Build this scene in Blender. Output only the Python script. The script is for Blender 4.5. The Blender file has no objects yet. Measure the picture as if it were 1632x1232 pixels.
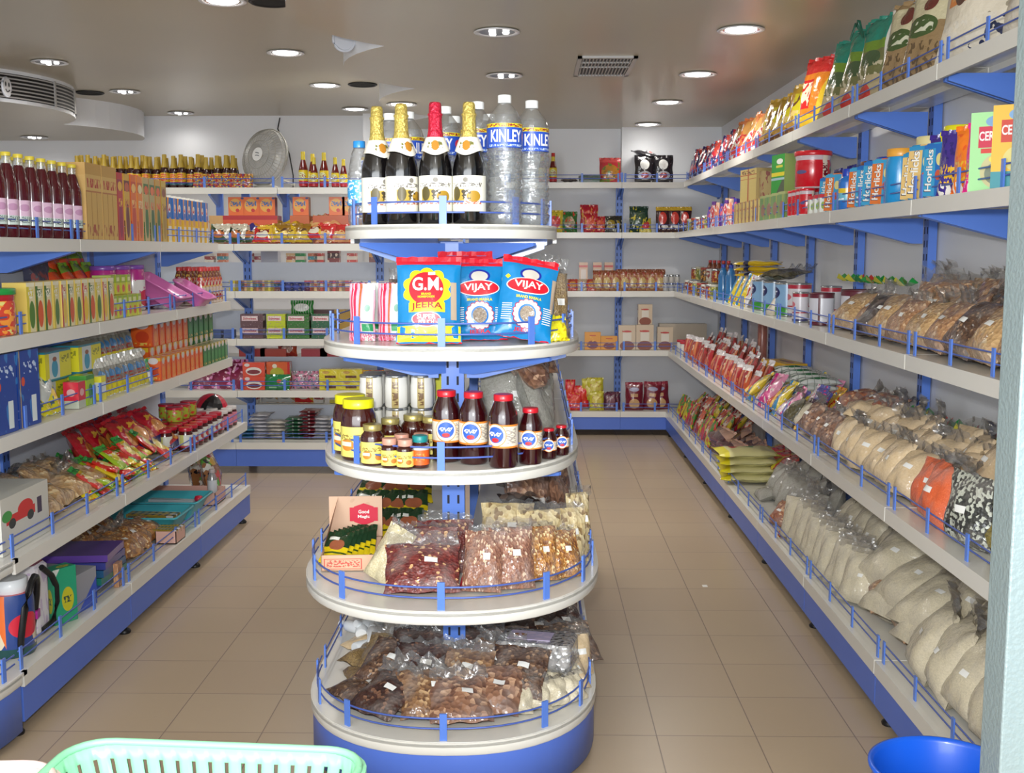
import bpy, math, random
from math import sin, cos, pi, radians, sqrt, atan2
# ------------------------------------------------------------------ camera, world, light
scn = bpy.context.scene
COL = scn.collection
FPX = 1790.0
cam_data = bpy.data.cameras.new('camera')
cam_data.sensor_fit = 'HORIZONTAL'; cam_data.sensor_width = 36.0
cam_data.lens = FPX / 1632.0 * 36.0
cam_data.clip_start = 0.02; cam_data.clip_end = 60
cam = bpy.data.objects.new('camera', cam_data); COL.objects.link(cam)
cam.location = (0, 0, 1.6)
cam.rotation_euler = (radians(90 - 6.8175), 0, radians(0.985))
scn.camera = cam
scn.view_settings.view_transform = 'Standard'
scn.view_settings.look = 'None'
scn.view_settings.gamma = 1.0
scn.view_settings.use_curve_mapping = False
scn.view_settings.exposure = 0.5
world = bpy.data.worlds.new('world'); scn.world = world; world.use_nodes = True
bg = world.node_tree.nodes['Background']
bg.inputs[0].default_value = (0.85, 0.92, 1.0, 1); bg.inputs[1].default_value = 0.55

def lamp(name, kind, loc, rot, energy, color=(1, 1, 1), **kw):
    d = bpy.data.lights.new(name, kind); d.energy = energy; d.color = color
    for k, v in kw.items(): setattr(d, k, v)
    o = bpy.data.objects.new(name, d); COL.objects.link(o)
    o.location = loc; o.rotation_euler = [radians(a) for a in rot]
    return o
# daylight through the open shopfront behind the camera
lamp('shopfront_daylight', 'AREA', (-1.0, -0.9, 1.7), (89, 0, 0), 138, (0.93, 0.97, 1.0), shape='RECTANGLE', size=4.4, size_y=2.0)
# the small flash fired beside the lens
lamp('camera_flash', 'AREA', (-0.05, -0.06, 1.72), (86, 0, 1), 54, (1, 1, 1), shape='DISK', size=0.08)

# ------------------------------------------------------------------ helpers
rnd = random.Random(7)
def lin(c):
    c = c / 255.0
    return c / 12.92 if c <= 0.04045 else ((c + 0.055) / 1.055) ** 2.4
def rgb(r, g, b): return (lin(r), lin(g), lin(b), 1.0)
MATS = {}
def nd(nt, t, **kw):
    n = nt.nodes.new(t)
    for k, v in kw.items(): setattr(n, k, v)
    return n
def setin(n, name, v):
    if name in n.inputs: n.inputs[name].default_value = v
def mat(name, col, rough=0.45, metal=0.0, coat=0.0, bump=0.0, bscale=40.0, var=0.0, vscale=8.0, alpha=1.0, emit=0.0):
    if name in MATS: return MATS[name]
    m = bpy.data.materials.new(name); m.use_nodes = True; nt = m.node_tree
    b = nt.nodes['Principled BSDF']
    b.inputs['Base Color'].default_value = col
    b.inputs['Roughness'].default_value = rough; b.inputs['Metallic'].default_value = metal
    setin(b, 'Coat Weight', coat); setin(b, 'Coat Roughness', 0.12)
    if alpha < 1: b.inputs['Alpha'].default_value = alpha
    if emit: setin(b, 'Emission Color', col); setin(b, 'Emission Strength', emit)
    tc = nd(nt, 'ShaderNodeTexCoord')
    if var:
        n = nd(nt, 'ShaderNodeTexNoise'); n.inputs['Scale'].default_value = vscale
        nt.links.new(tc.outputs['Object'], n.inputs['Vector'])
        mr = nd(nt, 'ShaderNodeMapRange'); mr.inputs[3].default_value = 1 - var; mr.inputs[4].default_value = 1 + var
        nt.links.new(n.outputs[0], mr.inputs[0])
        mx = nd(nt, 'ShaderNodeVectorMath', operation='SCALE'); mx.inputs[0].default_value = col[:3]
        nt.links.new(mr.outputs[0], mx.inputs['Scale']); nt.links.new(mx.outputs[0], b.inputs['Base Color'])
    if bump:
        n = nd(nt, 'ShaderNodeTexNoise'); n.inputs['Scale'].default_value = bscale
        nt.links.new(tc.outputs['Object'], n.inputs['Vector'])
        bp = nd(nt, 'ShaderNodeBump'); bp.inputs['Strength'].default_value = bump; bp.inputs['Distance'].default_value = 0.02
        nt.links.new(n.outputs[0], bp.inputs['Height']); nt.links.new(bp.outputs[0], b.inputs['Normal'])
    MATS[name] = m; return m

def clear(name, tint=(0.93, 0.96, 0.97, 1), gloss=0.25, rough=0.08, body=0.12, bump=0.0, bscale=30):
    """clear plastic: mostly see-through, some sheen"""
    if name in MATS: return MATS[name]
    m = bpy.data.materials.new(name); m.use_nodes = True; nt = m.node_tree; nt.nodes.clear()
    out = nd(nt, 'ShaderNodeOutputMaterial')
    tr = nd(nt, 'ShaderNodeBsdfTransparent'); tr.inputs[0].default_value = tint
    gl = nd(nt, 'ShaderNodeBsdfGlossy'); gl.inputs['Roughness'].default_value = rough
    df = nd(nt, 'ShaderNodeBsdfDiffuse'); df.inputs[0].default_value = (0.8, 0.82, 0.83, 1)
    lw = nd(nt, 'ShaderNodeLayerWeight'); lw.inputs[0].default_value = 0.35
    mr = nd(nt, 'ShaderNodeMapRange'); mr.inputs[3].default_value = gloss * 0.35; mr.inputs[4].default_value = min(1, gloss * 2.6)
    m1 = nd(nt, 'ShaderNodeMixShader'); m1.inputs[0].default_value = body
    m2 = nd(nt, 'ShaderNodeMixShader')
    nt.links.new(lw.outputs['Facing'], mr.inputs[0]); nt.links.new(mr.outputs[0], m2.inputs[0])
    nt.links.new(tr.outputs[0], m1.inputs[1]); nt.links.new(df.outputs[0], m1.inputs[2])
    nt.links.new(m1.outputs[0], m2.inputs[1]); nt.links.new(gl.outputs[0], m2.inputs[2])
    nt.links.new(m2.outputs[0], out.inputs[0])
    if bump:
        tc = nd(nt, 'ShaderNodeTexCoord'); n = nd(nt, 'ShaderNodeTexVoronoi', feature='F1'); n.inputs['Scale'].default_value = bscale
        nt.links.new(tc.outputs['Object'], n.inputs['Vector'])
        bp = nd(nt, 'ShaderNodeBump'); bp.inputs['Strength'].default_value = bump; bp.inputs['Distance'].default_value = 0.02
        nt.links.new(n.outputs[0], bp.inputs['Height'])
        nt.links.new(bp.outputs[0], gl.inputs['Normal']); nt.links.new(bp.outputs[0], lw.inputs['Normal'])
    MATS[name] = m; return m

def grain(name, c1, c2, scale=60, c3=None, amt=0.5, coat=0.8, film=0.12, bump=0.5, c3amt=0.12):
    """loose goods seen through a shiny, wrinkled plastic film"""
    if name in MATS: return MATS[name]
    m = bpy.data.materials.new(name); m.use_nodes = True; nt = m.node_tree
    b = nt.nodes['Principled BSDF']; L = nt.links.new
    tc = nd(nt, 'ShaderNodeTexCoord')
    v = nd(nt, 'ShaderNodeTexVoronoi', feature='F1'); v.inputs['Scale'].default_value = scale
    L(tc.outputs['Object'], v.inputs['Vector'])
    sp = nd(nt, 'ShaderNodeSeparateColor'); L(v.outputs['Color'], sp.inputs[0])
    mx = nd(nt, 'ShaderNodeMix', data_type='RGBA'); mx.inputs['A'].default_value = c1; mx.inputs['B'].default_value = c2
    gt = nd(nt, 'ShaderNodeMath', operation='MULTIPLY'); gt.inputs[1].default_value = amt * 2; gt.use_clamp = True
    L(sp.outputs[0], gt.inputs[0]); L(gt.outputs[0], mx.inputs['Factor'])
    cur = mx.outputs['Result']
    if c3:
        g2 = nd(nt, 'ShaderNodeMath', operation='GREATER_THAN'); g2.inputs[1].default_value = 1 - c3amt; L(sp.outputs[1], g2.inputs[0])
        m3 = nd(nt, 'ShaderNodeMix', data_type='RGBA'); L(g2.outputs[0], m3.inputs['Factor']); L(cur, m3.inputs['A']); m3.inputs['B'].default_value = c3
        cur = m3.outputs['Result']
    # greyish sheen of the film where it stands off the goods
    n = nd(nt, 'ShaderNodeTexNoise'); n.inputs['Scale'].default_value = 14; n.inputs['Detail'].default_value = 3
    L(tc.outputs['Object'], n.inputs['Vector'])
    mr = nd(nt, 'ShaderNodeMapRange'); mr.inputs[1].default_value = 0.45; mr.inputs[2].default_value = 0.7; mr.inputs[3].default_value = 0; mr.inputs[4].default_value = film * 3
    L(n.outputs[0], mr.inputs[0])
    m4 = nd(nt, 'ShaderNodeMix', data_type='RGBA'); L(mr.outputs[0], m4.inputs['Factor']); L(cur, m4.inputs['A']); m4.inputs['B'].default_value = rgb(178, 172, 166)
    L(m4.outputs['Result'], b.inputs['Base Color'])
    b.inputs['Roughness'].default_value = 0.5; setin(b, 'Coat Weight', coat); setin(b, 'Coat Roughness', 0.1)
    bp = nd(nt, 'ShaderNodeBump'); bp.inputs['Strength'].default_value = bump; bp.inputs['Distance'].default_value = 0.006
    L(v.outputs['Distance'], bp.inputs['Height']); L(bp.outputs[0], b.inputs['Normal'])
    n2 = nd(nt, 'ShaderNodeTexNoise'); n2.inputs['Scale'].default_value = 26; n2.inputs['Detail'].default_value = 2
    L(tc.outputs['Object'], n2.inputs['Vector'])
    b2 = nd(nt, 'ShaderNodeBump'); b2.inputs['Strength'].default_value = 0.9; b2.inputs['Distance'].default_value = 0.02
    L(n2.outputs[0], b2.inputs['Height'])
    if 'Coat Normal' in b.inputs: L(b2.outputs[0], b.inputs['Coat Normal'])
    MATS[name] = m; return m

def art(name, base, layers, rough=0.4, coat=0.35, crinkle=0.0, metal=0.0):
    """printed packaging drawn with UV masks"""
    if name in MATS: return MATS[name]
    m = bpy.data.materials.new(name); m.use_nodes = True; nt = m.node_tree
    b = nt.nodes['Principled BSDF']; L = nt.links.new
    uv = nd(nt, 'ShaderNodeUVMap'); sx = nd(nt, 'ShaderNodeSeparateXYZ'); L(uv.outputs[0], sx.inputs[0])
    U, V = sx.outputs[0], sx.outputs[1]
    def M(op, a, bb=None):
        n = nd(nt, 'ShaderNodeMath', operation=op)
        for i, x in enumerate((a, bb)):
            if x is None: continue
            if isinstance(x, (int, float)): n.inputs[i].default_value = x
            else: L(x, n.inputs[i])
        return n.outputs[0]
    def rng(x, a, c): return M('MULTIPLY', M('GREATER_THAN', x, a), M('LESS_THAN', x, c))
    cur = None; basec = base
    for ly in layers:
        k = ly[0]; col = ly[-1]
        if k == 'band': mask = rng(V, ly[1], ly[2])
        elif k == 'vband': mask = rng(U, ly[1], ly[2])
        elif k == 'rect': mask = M('MULTIPLY', rng(U, ly[1], ly[3]), rng(V, ly[2], ly[4]))
        elif k == 'ell':
            a = M('DIVIDE', M('SUBTRACT', U, ly[1]), ly[3]); c = M('DIVIDE', M('SUBTRACT', V, ly[2]), ly[4])
            mask = M('LESS_THAN', M('ADD', M('MULTIPLY', a, a), M('MULTIPLY', c, c)), 1.0)
        elif k == 'diag':   # u*a + v*b > c
            mask = M('GREATER_THAN', M('ADD', M('MULTIPLY', U, ly[1]), M('MULTIPLY', V, ly[2])), ly[3])
        elif k == 'stripe':  # axis, n, duty
            x = U if ly[1] == 'u' else V
            mask = M('LESS_THAN', M('FRACT', M('MULTIPLY', x, ly[2])), ly[3])
        elif k in ('scrib', 'blob'):
            cb = nd(nt, 'ShaderNodeCombineXYZ')
            if k == 'scrib': u0, v0, u1, v1, su, sv, th = ly[1:8]
            else: su, sv, th = ly[1], ly[1], ly[2]
            L(M('MULTIPLY', U, su), cb.inputs[0]); L(M('MULTIPLY', V, sv), cb.inputs[1])
            cb.inputs[2].default_value = (hash_(name) % 97) * 1.37
            n = nd(nt, 'ShaderNodeTexNoise'); n.inputs['Scale'].default_value = 1.0; n.inputs['Detail'].default_value = 1.0
            L(cb.outputs[0], n.inputs['Vector'])
            mask = M('GREATER_THAN', n.outputs[0], th)
            if k == 'scrib': mask = M('MULTIPLY', mask, M('MULTIPLY', rng(U, u0, u1), rng(V, v0, v1)))
        mx = nd(nt, 'ShaderNodeMix', data_type='RGBA'); L(mask, mx.inputs['Factor'])
        if cur is None: mx.inputs['A'].default_value = basec
        else: L(cur, mx.inputs['A'])
        mx.inputs['B'].default_value = col; cur = mx.outputs['Result']
    if cur is None: b.inputs['Base Color'].default_value = base
    else: L(cur, b.inputs['Base Color'])
    b.inputs['Roughness'].default_value = rough; b.inputs['Metallic'].default_value = metal
    setin(b, 'Coat Weight', coat); setin(b, 'Coat Roughness', 0.15)
    if crinkle:
        tc = nd(nt, 'ShaderNodeTexCoord'); n = nd(nt, 'ShaderNodeTexNoise'); n.inputs['Scale'].default_value = 22; n.inputs['Detail'].default_value = 3
        L(tc.outputs['Object'], n.inputs['Vector'])
        bp = nd(nt, 'ShaderNodeBump'); bp.inputs['Strength'].default_value = crinkle; bp.inputs['Distance'].default_value = 0.03
        L(n.outputs[0], bp.inputs['Height']); L(bp.outputs[0], b.inputs['Normal'])
    MATS[name] = m; return m
def hash_(s):
    h = 0
    for ch in s: h = (h * 31 + ord(ch)) % 100003
    return h

TXT = {}
def text_geo(s):
    if s not in TXT:
        cu = bpy.data.curves.new('t', 'FONT'); cu.body = s; cu.size = 1; cu.offset = 0.022; cu.resolution_u = 3
        o = bpy.data.objects.new('t', cu)
        me = bpy.data.meshes.new_from_object(o)
        vs = [tuple(v.co) for v in me.vertices]; fs = [tuple(p.vertices) for p in me.polygons]
        x0 = min(v[0] for v in vs); x1 = max(v[0] for v in vs); y0 = min(v[1] for v in vs); y1 = max(v[1] for v in vs)
        vs = [((v[0] - (x0 + x1) / 2) / (x1 - x0), (v[1] - (y0 + y1) / 2) / (y1 - y0)) for v in vs]
        TXT[s] = (vs, fs)
        bpy.data.objects.remove(o); bpy.data.curves.remove(cu); bpy.data.meshes.remove(me)
    return TXT[s]

class MB:
    def __init__(s): s.v = []; s.f = []; s.m = []; s.u = []; s.sm = []; s.mats = []; s.off = (0, 0, 0); s.rz = 0
    def mi(s, m):
        if m not in s.mats: s.mats.append(m)
        return s.mats.index(m)
    def tf(s, p):
        if s.rz:
            c, d = cos(s.rz), sin(s.rz); p = (p[0] * c - p[1] * d, p[0] * d + p[1] * c, p[2])
        return (p[0] + s.off[0], p[1] + s.off[1], p[2] + s.off[2])
    def add(s, vs, fs, m, uvs=None, smooth=False):
        k = len(s.v); i = s.mi(m); s.v += [s.tf(p) for p in vs]
        for j, f in enumerate(fs):
            s.f.append([k + a for a in f]); s.m.append(i); s.sm.append(smooth)
            s.u.append(uvs[j] if uvs else [(0.5, 0.5)] * len(f))
        return s
    def box(s, x0, y0, z0, x1, y1, z1, m, mtop=None, mside=None):
        P = [(x0, y0, z0), (x1, y0, z0), (x1, y1, z0), (x0, y1, z0), (x0, y0, z1), (x1, y0, z1), (x1, y1, z1), (x0, y1, z1)]
        q = [(0, 0), (1, 0), (1, 1), (0, 1)]
        for f, mm in (((0, 1, 5, 4), m), ((2, 3, 7, 6), m), ((1, 2, 6, 5), mside or m), ((3, 0, 4, 7), mside or m), ((4, 5, 6, 7), mtop or m), ((3, 2, 1, 0), mtop or m)):
            s.add([P[a] for a in f], [(0, 1, 2, 3)], mm, [q])
        return s
    def bbox(s, x0, y0, z0, x1, y1, z1, r, m):
        """box with rounded vertical corners and softened rims"""
        pts = []
        for cx, cy, a0 in ((x1 - r, y0 + r, -90), (x1 - r, y1 - r, 0), (x0 + r, y1 - r, 90), (x0 + r, y0 + r, 180)):
            for k in range(4):
                a = radians(a0 + k * 30); pts.append((cx + r * cos(a), cy + r * sin(a)))
        return s.prism(pts, z0, z1, m, soft=min(r, (z1 - z0) / 3) * 0.5)
    def prism(s, pts, z0, z1, m, mside=None, smooth=False, soft=0.0, bottom=True):
        n = len(pts); cx = sum(p[0] for p in pts) / n; cy = sum(p[1] for p in pts) / n
        def ring(z, inset):
            if not inset: return [(p[0], p[1], z) for p in pts]
            out = []
            for p in pts:
                d = sqrt((p[0] - cx) ** 2 + (p[1] - cy) ** 2) or 1; k = (d - inset) / d
                out.append((cx + (p[0] - cx) * k, cy + (p[1] - cy) * k, z))
            return out
        R = [ring(z0, soft), ring(z0 + soft, 0), ring(z1 - soft, 0), ring(z1, soft)] if soft else [ring(z0, 0), ring(z1, 0)]
        vs = [p for r in R for p in r]; fs = []; us = []
        for k in range(len(R) - 1):
            for i in range(n):
                j = (i + 1) % n; fs.append((k * n + i, k * n + j, (k + 1) * n + j, (k + 1) * n + i))
                us.append([(i / n, k), (j / n, k), (j / n, k + 1), (i / n, k + 1)])
        s.add(vs, fs, mside or m, us, smooth)
        s.add(R[-1], [tuple(range(n))], m, [[(0.5, 0.5)] * n])
        if bottom: s.add(R[0], [tuple(range(n - 1, -1, -1))], m, [[(0.5, 0.5)] * n])
        return s
    def lathe(s, prof, n, m, smooth=True, closed=True, flat=1.0):
        vs = []; fs = []; us = []; z0 = prof[0][1]; z1 = prof[-1][1]; dz = (z1 - z0) or 1
        lens = [0]
        for a, b in zip(prof, prof[1:]): lens.append(lens[-1] + abs(b[1] - a[1]))
        for r, z in prof:
            for i in range(n):
                t = 2 * pi * i / n; vs.append((-cos(t) * r, -sin(t) * r * flat, z))
        for k in range(len(prof) - 1):
            for i in range(n):
                j = (i + 1) % n; fs.append((k * n + i, k * n + j, (k + 1) * n + j, (k + 1) * n + i))
                a = (i / (n / 2)) % 1; b = a + 2 / n; c = (prof[k][1] - z0) / dz; d = (prof[k + 1][1] - z0) / dz
                us.append([(a, c), (b, c), (b, d), (a, d)])
        s.add(vs, fs, m, us, smooth)
        if closed:
            for k, o in ((0, -1), (len(prof) - 1, 1)):
                if prof[k][0] > 0.0005:
                    idx = list(range(n)); idx = idx if o > 0 else idx[::-1]
                    s.add([vs[k * n + i] for i in idx], [tuple(range(n))], m, [[(0.5, 0.5)] * n])
        return s
    def tube(s, pts, r, m, n=6, caps=True):
        vs = []; fs = []
        for i, p in enumerate(pts):
            a = pts[max(0, i - 1)]; b = pts[min(len(pts) - 1, i + 1)]
            d = [b[k] - a[k] for k in range(3)]; L = sqrt(sum(x * x for x in d)) or 1; d = [x / L for x in d]
            u = (0, 0, 1) if abs(d[2]) < 0.9 else (1, 0, 0)
            e = [d[1] * u[2] - d[2] * u[1], d[2] * u[0] - d[0] * u[2], d[0] * u[1] - d[1] * u[0]]
            L = sqrt(sum(x * x for x in e)); e = [x / L for x in e]
            g = [e[1] * d[2] - e[2] * d[1], e[2] * d[0] - e[0] * d[2], e[0] * d[1] - e[1] * d[0]]
            rr = r[i] if isinstance(r, (list, tuple)) else r
            for k in range(n):
                t = 2 * pi * k / n; vs.append(tuple(p[q] + rr * (e[q] * cos(t) + g[q] * sin(t)) for q in range(3)))
        for i in range(len(pts) - 1):
            for k in range(n):
                j = (k + 1) % n; fs.append((i * n + k, i * n + j, (i + 1) * n + j, (i + 1) * n + k))
        s.add(vs, fs, m, None, True)
        if caps:
            s.add(vs[:n], [tuple(range(n))], m); s.add(vs[-n:], [tuple(range(n))], m)
        return s
    def patch(s, pts, m, warp=None, eps=0.0):
        """flat outline, fanned in three rings so that it can follow a curved face"""
        n = len(pts); cx = sum(p[0] for p in pts) / n; cz = sum(p[1] for p in pts) / n
        R = [[(cx + (p[0] - cx) * k, cz + (p[1] - cz) * k) for p in pts] for k in (1, 0.66, 0.33)]
        flat = [p for r in R for p in r] + [(cx, cz)]
        vs = [warp(x, z, eps) if warp else (x, -eps, z) for x, z in flat]; fs = []
        for k in range(2):
            for i in range(n): j = (i + 1) % n; fs.append((k * n + i, k * n + j, (k + 1) * n + j, (k + 1) * n + i))
        for i in range(n): fs.append((2 * n + i, 2 * n + (i + 1) % n, 3 * n))
        s.add(vs, fs, m, None, True); return s
    def ell(s, cx, cz, rx, rz, m, warp=None, eps=0.001, n=28, scal=0, rot=0, amp=0.1):
        pts = []
        for i in range(n):
            a = 2 * pi * i / n; k = 1 + (amp * abs(sin(a * scal / 2)) if scal else 0)
            x, z = rx * k * cos(a), rz * k * sin(a); pts.append((cx + x * cos(rot) - z * sin(rot), cz + x * sin(rot) + z * cos(rot)))
        return s.patch(pts, m, warp, eps)
    def quad(s, x0, z0, x1, z1, m, warp=None, eps=0.001, n=6):
        pts = [(x0 + (x1 - x0) * i / n, z0) for i in range(n)] + [(x1, z0 + (z1 - z0) * i / n) for i in range(n)] + \
              [(x1 - (x1 - x0) * i / n, z1) for i in range(n)] + [(x0, z1 - (z1 - z0) * i / n) for i in range(n)]
        return s.patch(pts, m, warp, eps)
    def text(s, t, cx, cz, w, h, m, warp=None, eps=0.002, rot=0.0, arch=0.0):
        vs, fs = text_geo(t); out = []
        for x, z in vs:
            x *= w; z *= h; z += arch * (1 - (2 * x / w) ** 2)
            x, z = x * cos(rot) - z * sin(rot) + cx, x * sin(rot) + z * cos(rot) + cz
            out.append(warp(x, z, eps) if warp else (x, -eps, z))
        s.add(out, fs, m); return s
    def build(s, name, parent=None, link=True):
        me = bpy.data.meshes.new(name); me.from_pydata(s.v, [], s.f)
        for m in s.mats: me.materials.append(m)
        uvl = me.uv_layers.new(name='UVMap'); flat = [c for f in s.u for p in f for c in p]
        uvl.data.foreach_set('uv', flat)
        me.polygons.foreach_set('material_index', s.m); me.polygons.foreach_set('use_smooth', s.sm)
        me.update()
        o = bpy.data.objects.new(name, me)
        if link: COL.objects.link(o)
        if parent: o.parent = parent
        return o

def tag(o, label=None, cat=None, group=None, kind=None):
    if label: o['label'] = label
    if cat: o['category'] = cat
    if group: o['group'] = group
    if kind: o['kind'] = kind
    return o
def empty(name, loc=(0, 0, 0), rz=0, link=True):
    o = bpy.data.objects.new(name, None); o.location = loc; o.rotation_euler = (0, 0, rz); o.empty_display_size = 0.05
    if link: COL.objects.link(o)
    return o
def structure(o): o['kind'] = 'structure'; return o

# ------------------------------------------------------------------ common materials
WHITE = mat('white_paint', rgb(205, 208, 216), 0.6, var=0.03, vscale=2)
WALLW = mat('wall_paint', rgb(228, 230, 234), 0.7, var=0.03, vscale=1.5)
PANEL = mat('panel_enamel', rgb(214, 220, 232), 0.45, var=0.02)
SHELF = mat('shelf_enamel', rgb(222, 220, 212), 0.3, coat=0.2, var=0.02)
BLUE = mat('blue_enamel', rgb(88, 128, 214), 0.38, coat=0.2, var=0.03)
BLUEK = mat('blue_kick_enamel', rgb(80, 114, 206), 0.45, coat=0.15, var=0.04)
BLACK = mat('black_plastic', rgb(20, 20, 22), 0.45)
DARK = mat('dark_slot', rgb(16, 20, 40), 0.7)
def tile_material():
    m = bpy.data.materials.new('floor_tiles'); m.use_nodes = True; nt = m.node_tree; L = nt.links.new
    b = nt.nodes['Principled BSDF']; tc = nd(nt, 'ShaderNodeTexCoord')
    mp = nd(nt, 'ShaderNodeMapping'); mp.inputs['Location'].default_value = (-0.09, -0.288, 0); L(tc.outputs['Object'], mp.inputs[0])
    br = nd(nt, 'ShaderNodeTexBrick'); br.offset = 0; br.squash = 1
    br.inputs['Scale'].default_value = 1; br.inputs['Brick Width'].default_value = 0.33; br.inputs['Row Height'].default_value = 0.33
    br.inputs['Mortar Size'].default_value = 0.0022; br.inputs['Mortar Smooth'].default_value = 0.3
    br.inputs['Color1'].default_value = rgb(184, 164, 138); br.inputs['Color2'].default_value = rgb(180, 159, 134)
    br.inputs['Mortar'].default_value = rgb(136, 118, 104); L(mp.outputs[0], br.inputs['Vector'])
    n = nd(nt, 'ShaderNodeTexNoise'); n.inputs['Scale'].default_value = 1.3; n.inputs['Detail'].default_value = 4; L(tc.outputs['Object'], n.inputs['Vector'])
    mx = nd(nt, 'ShaderNodeMix', data_type='RGBA', blend_type='MULTIPLY'); mx.inputs['Factor'].default_value = 0.35
    cr = nd(nt, 'ShaderNodeMapRange'); cr.inputs[3].default_value = 0.72; cr.inputs[4].default_value = 1.15; L(n.outputs[0], cr.inputs[0])
    L(br.outputs[0], mx.inputs['A']); L(cr.outputs[0], mx.inputs['B']); L(mx.outputs['Result'], b.inputs['Base Color'])
    b.inputs['Roughness'].default_value = 0.28; b.inputs['Specular IOR Level'].default_value = 0.4
    bp = nd(nt, 'ShaderNodeBump'); bp.inputs['Strength'].default_value = 0.4; bp.inputs['Distance'].default_value = 0.002; bp.invert = True
    L(br.outputs['Fac'], bp.inputs['Height']); L(bp.outputs[0], b.inputs['Normal'])
    return m
CEIL = mat('ceiling_lacquer', rgb(182, 173, 153), 0.34, coat=0.2, var=0.06, vscale=1.2)

# ------------------------------------------------------------------ the room
YB = 10.3
structure(MB().box(-5.6, -1.2, -0.05, 1.9, 10.7, 0, tile_material()).build('floor'))
structure(MB().box(-5.6, -1.2, 2.84, 1.9, 10.7, 2.9, CEIL).build('ceiling'))
def scallops(x0, sag, y0, period, count):
    pts = []; c = period; R = (c * c / 4 + sag * sag) / (2 * sag); half = math.asin(c / 2 / R)
    for k in range(count):
        yc = y0 + period * (k + 0.5)
        for i in range(13):
            a = -half + 2 * half * i / 12; pts.append((x0 + (R * cos(a) - (R - abs(sag))), yc + R * sin(a)))
    return pts
e = [(-0.79 - (x - 0), y) for x, y in scallops(0, 0.34, 6.045 - 1.55 * 5, 1.58, 8)]
e = [(x, y) for x, y in e if y < 10.69]
structure(MB().prism([(1.89, e[0][1])] + [(1.89, 10.69)] + [(e[-1][0], 10.69)] + e[::-1], 2.70, 2.84, CEIL, mside=WALLW).build('trim_1'))
e = [(-3.76 + x, y) for x, y in scallops(0, 0.33, 9.14 - 1.55 * 6, 1.55, 7)]
structure(MB().prism([(-5.59, 10.69)] + [(-5.59, e[0][1])] + e + [(e[-1][0], 10.69)], 2.62, 2.84, CEIL, mside=WALLW).build('trim_2'))
structure(MB().prism([(-5.6, 10.7), (-5.6, 10.46), (-1.52, 10.46), (-1.52, YB), (0.8, YB), (0.8, 10.16), (1.9, 10.16), (1.9, 10.7)], 0, 2.84, WALLW).build('wall_back'))
structure(MB().box(1.68, 2.3, 0, 1.9, 10.2, 2.84, WALLW).build('wall_right'))
structure(MB().box(-5.7, -1.2, 0, -5.6, 10.7, 2.84, WALLW).build('wall_left'))
structure(MB().box(1.03, 2.28, 0, 1.9, 2.34, 2.84, mat('shopfront_teal', rgb(70, 110, 112), 0.35)).build('wall_front'))
ALU = mat('aluminium', rgb(158, 176, 178), 0.4, metal=0.3, bump=0.15, bscale=90)
mb = MB().bbox(0.957, 2.2, 0, 1.012, 2.30, 2.84, 0.004, ALU)
mb.box(1.012, 2.19, 0, 1.03, 2.3, 2.84, mat('door_gasket', rgb(205, 232, 222), 0.4))
structure(mb.build('trim_3'))

# ceiling lights
TRIM = mat('lamp_ring', rgb(225, 225, 228), 0.3, metal=0.2); REFL = mat('lamp_reflector', rgb(235, 235, 240), 0.15, metal=0.9)
LON = mat('lamp_glow', (1.0, 0.97, 0.9, 1), 0.5, emit=9.0); GREY = mat('lamp_mid_grey', rgb(140, 142, 148), 0.3, metal=0.6)
DIM = mat('lamp_tube', (1.0, 0.98, 0.95, 1), 0.5, emit=4.0)
def downlight(x, y, z, label, tri=False, w=19):
    t = empty('downlight', (x, y, z - 0.004)); tag(t, label, 'ceiling light', 'round downlights in the ceiling')
    MB().lathe([(0.11, 0.0), (0.118, -0.004), (0.112, -0.008), (0.092, -0.004), (0.09, 0.0)], 28, TRIM, closed=False).build('trim_ring', t)
    MB().lathe([(0.09, -0.003), (0.06, 0.0015), (0.001, 0.002)], 24, GREY if tri else REFL, closed=False).build('reflector', t)
    if tri:
        for k in range(3):
            a = k * 2.09; m = MB(); m.off = (0.045 * cos(a), 0.045 * sin(a), -0.006)
            m.lathe([(0.001, -0.008), (0.014, -0.006), (0.018, 0), (0.016, 0.006)], 10, DIM).build('bulb', t)
    else:
        MB().lathe([(0.001, -0.012), (0.04, -0.011), (0.07, -0.006), (0.078, -0.002)], 24, LON, closed=False).build('bulb', t)
    w = 5 if y > 9.5 else (34 if y > 7.1 else 17)
    lamp('downlight_glow', 'SPOT', (x, y, z - 0.03), (0, 0, 0), w, (1.0, 0.96, 0.9), spot_size=radians(165), spot_blend=0.9, shadow_soft_size=0.08).parent = None
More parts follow.
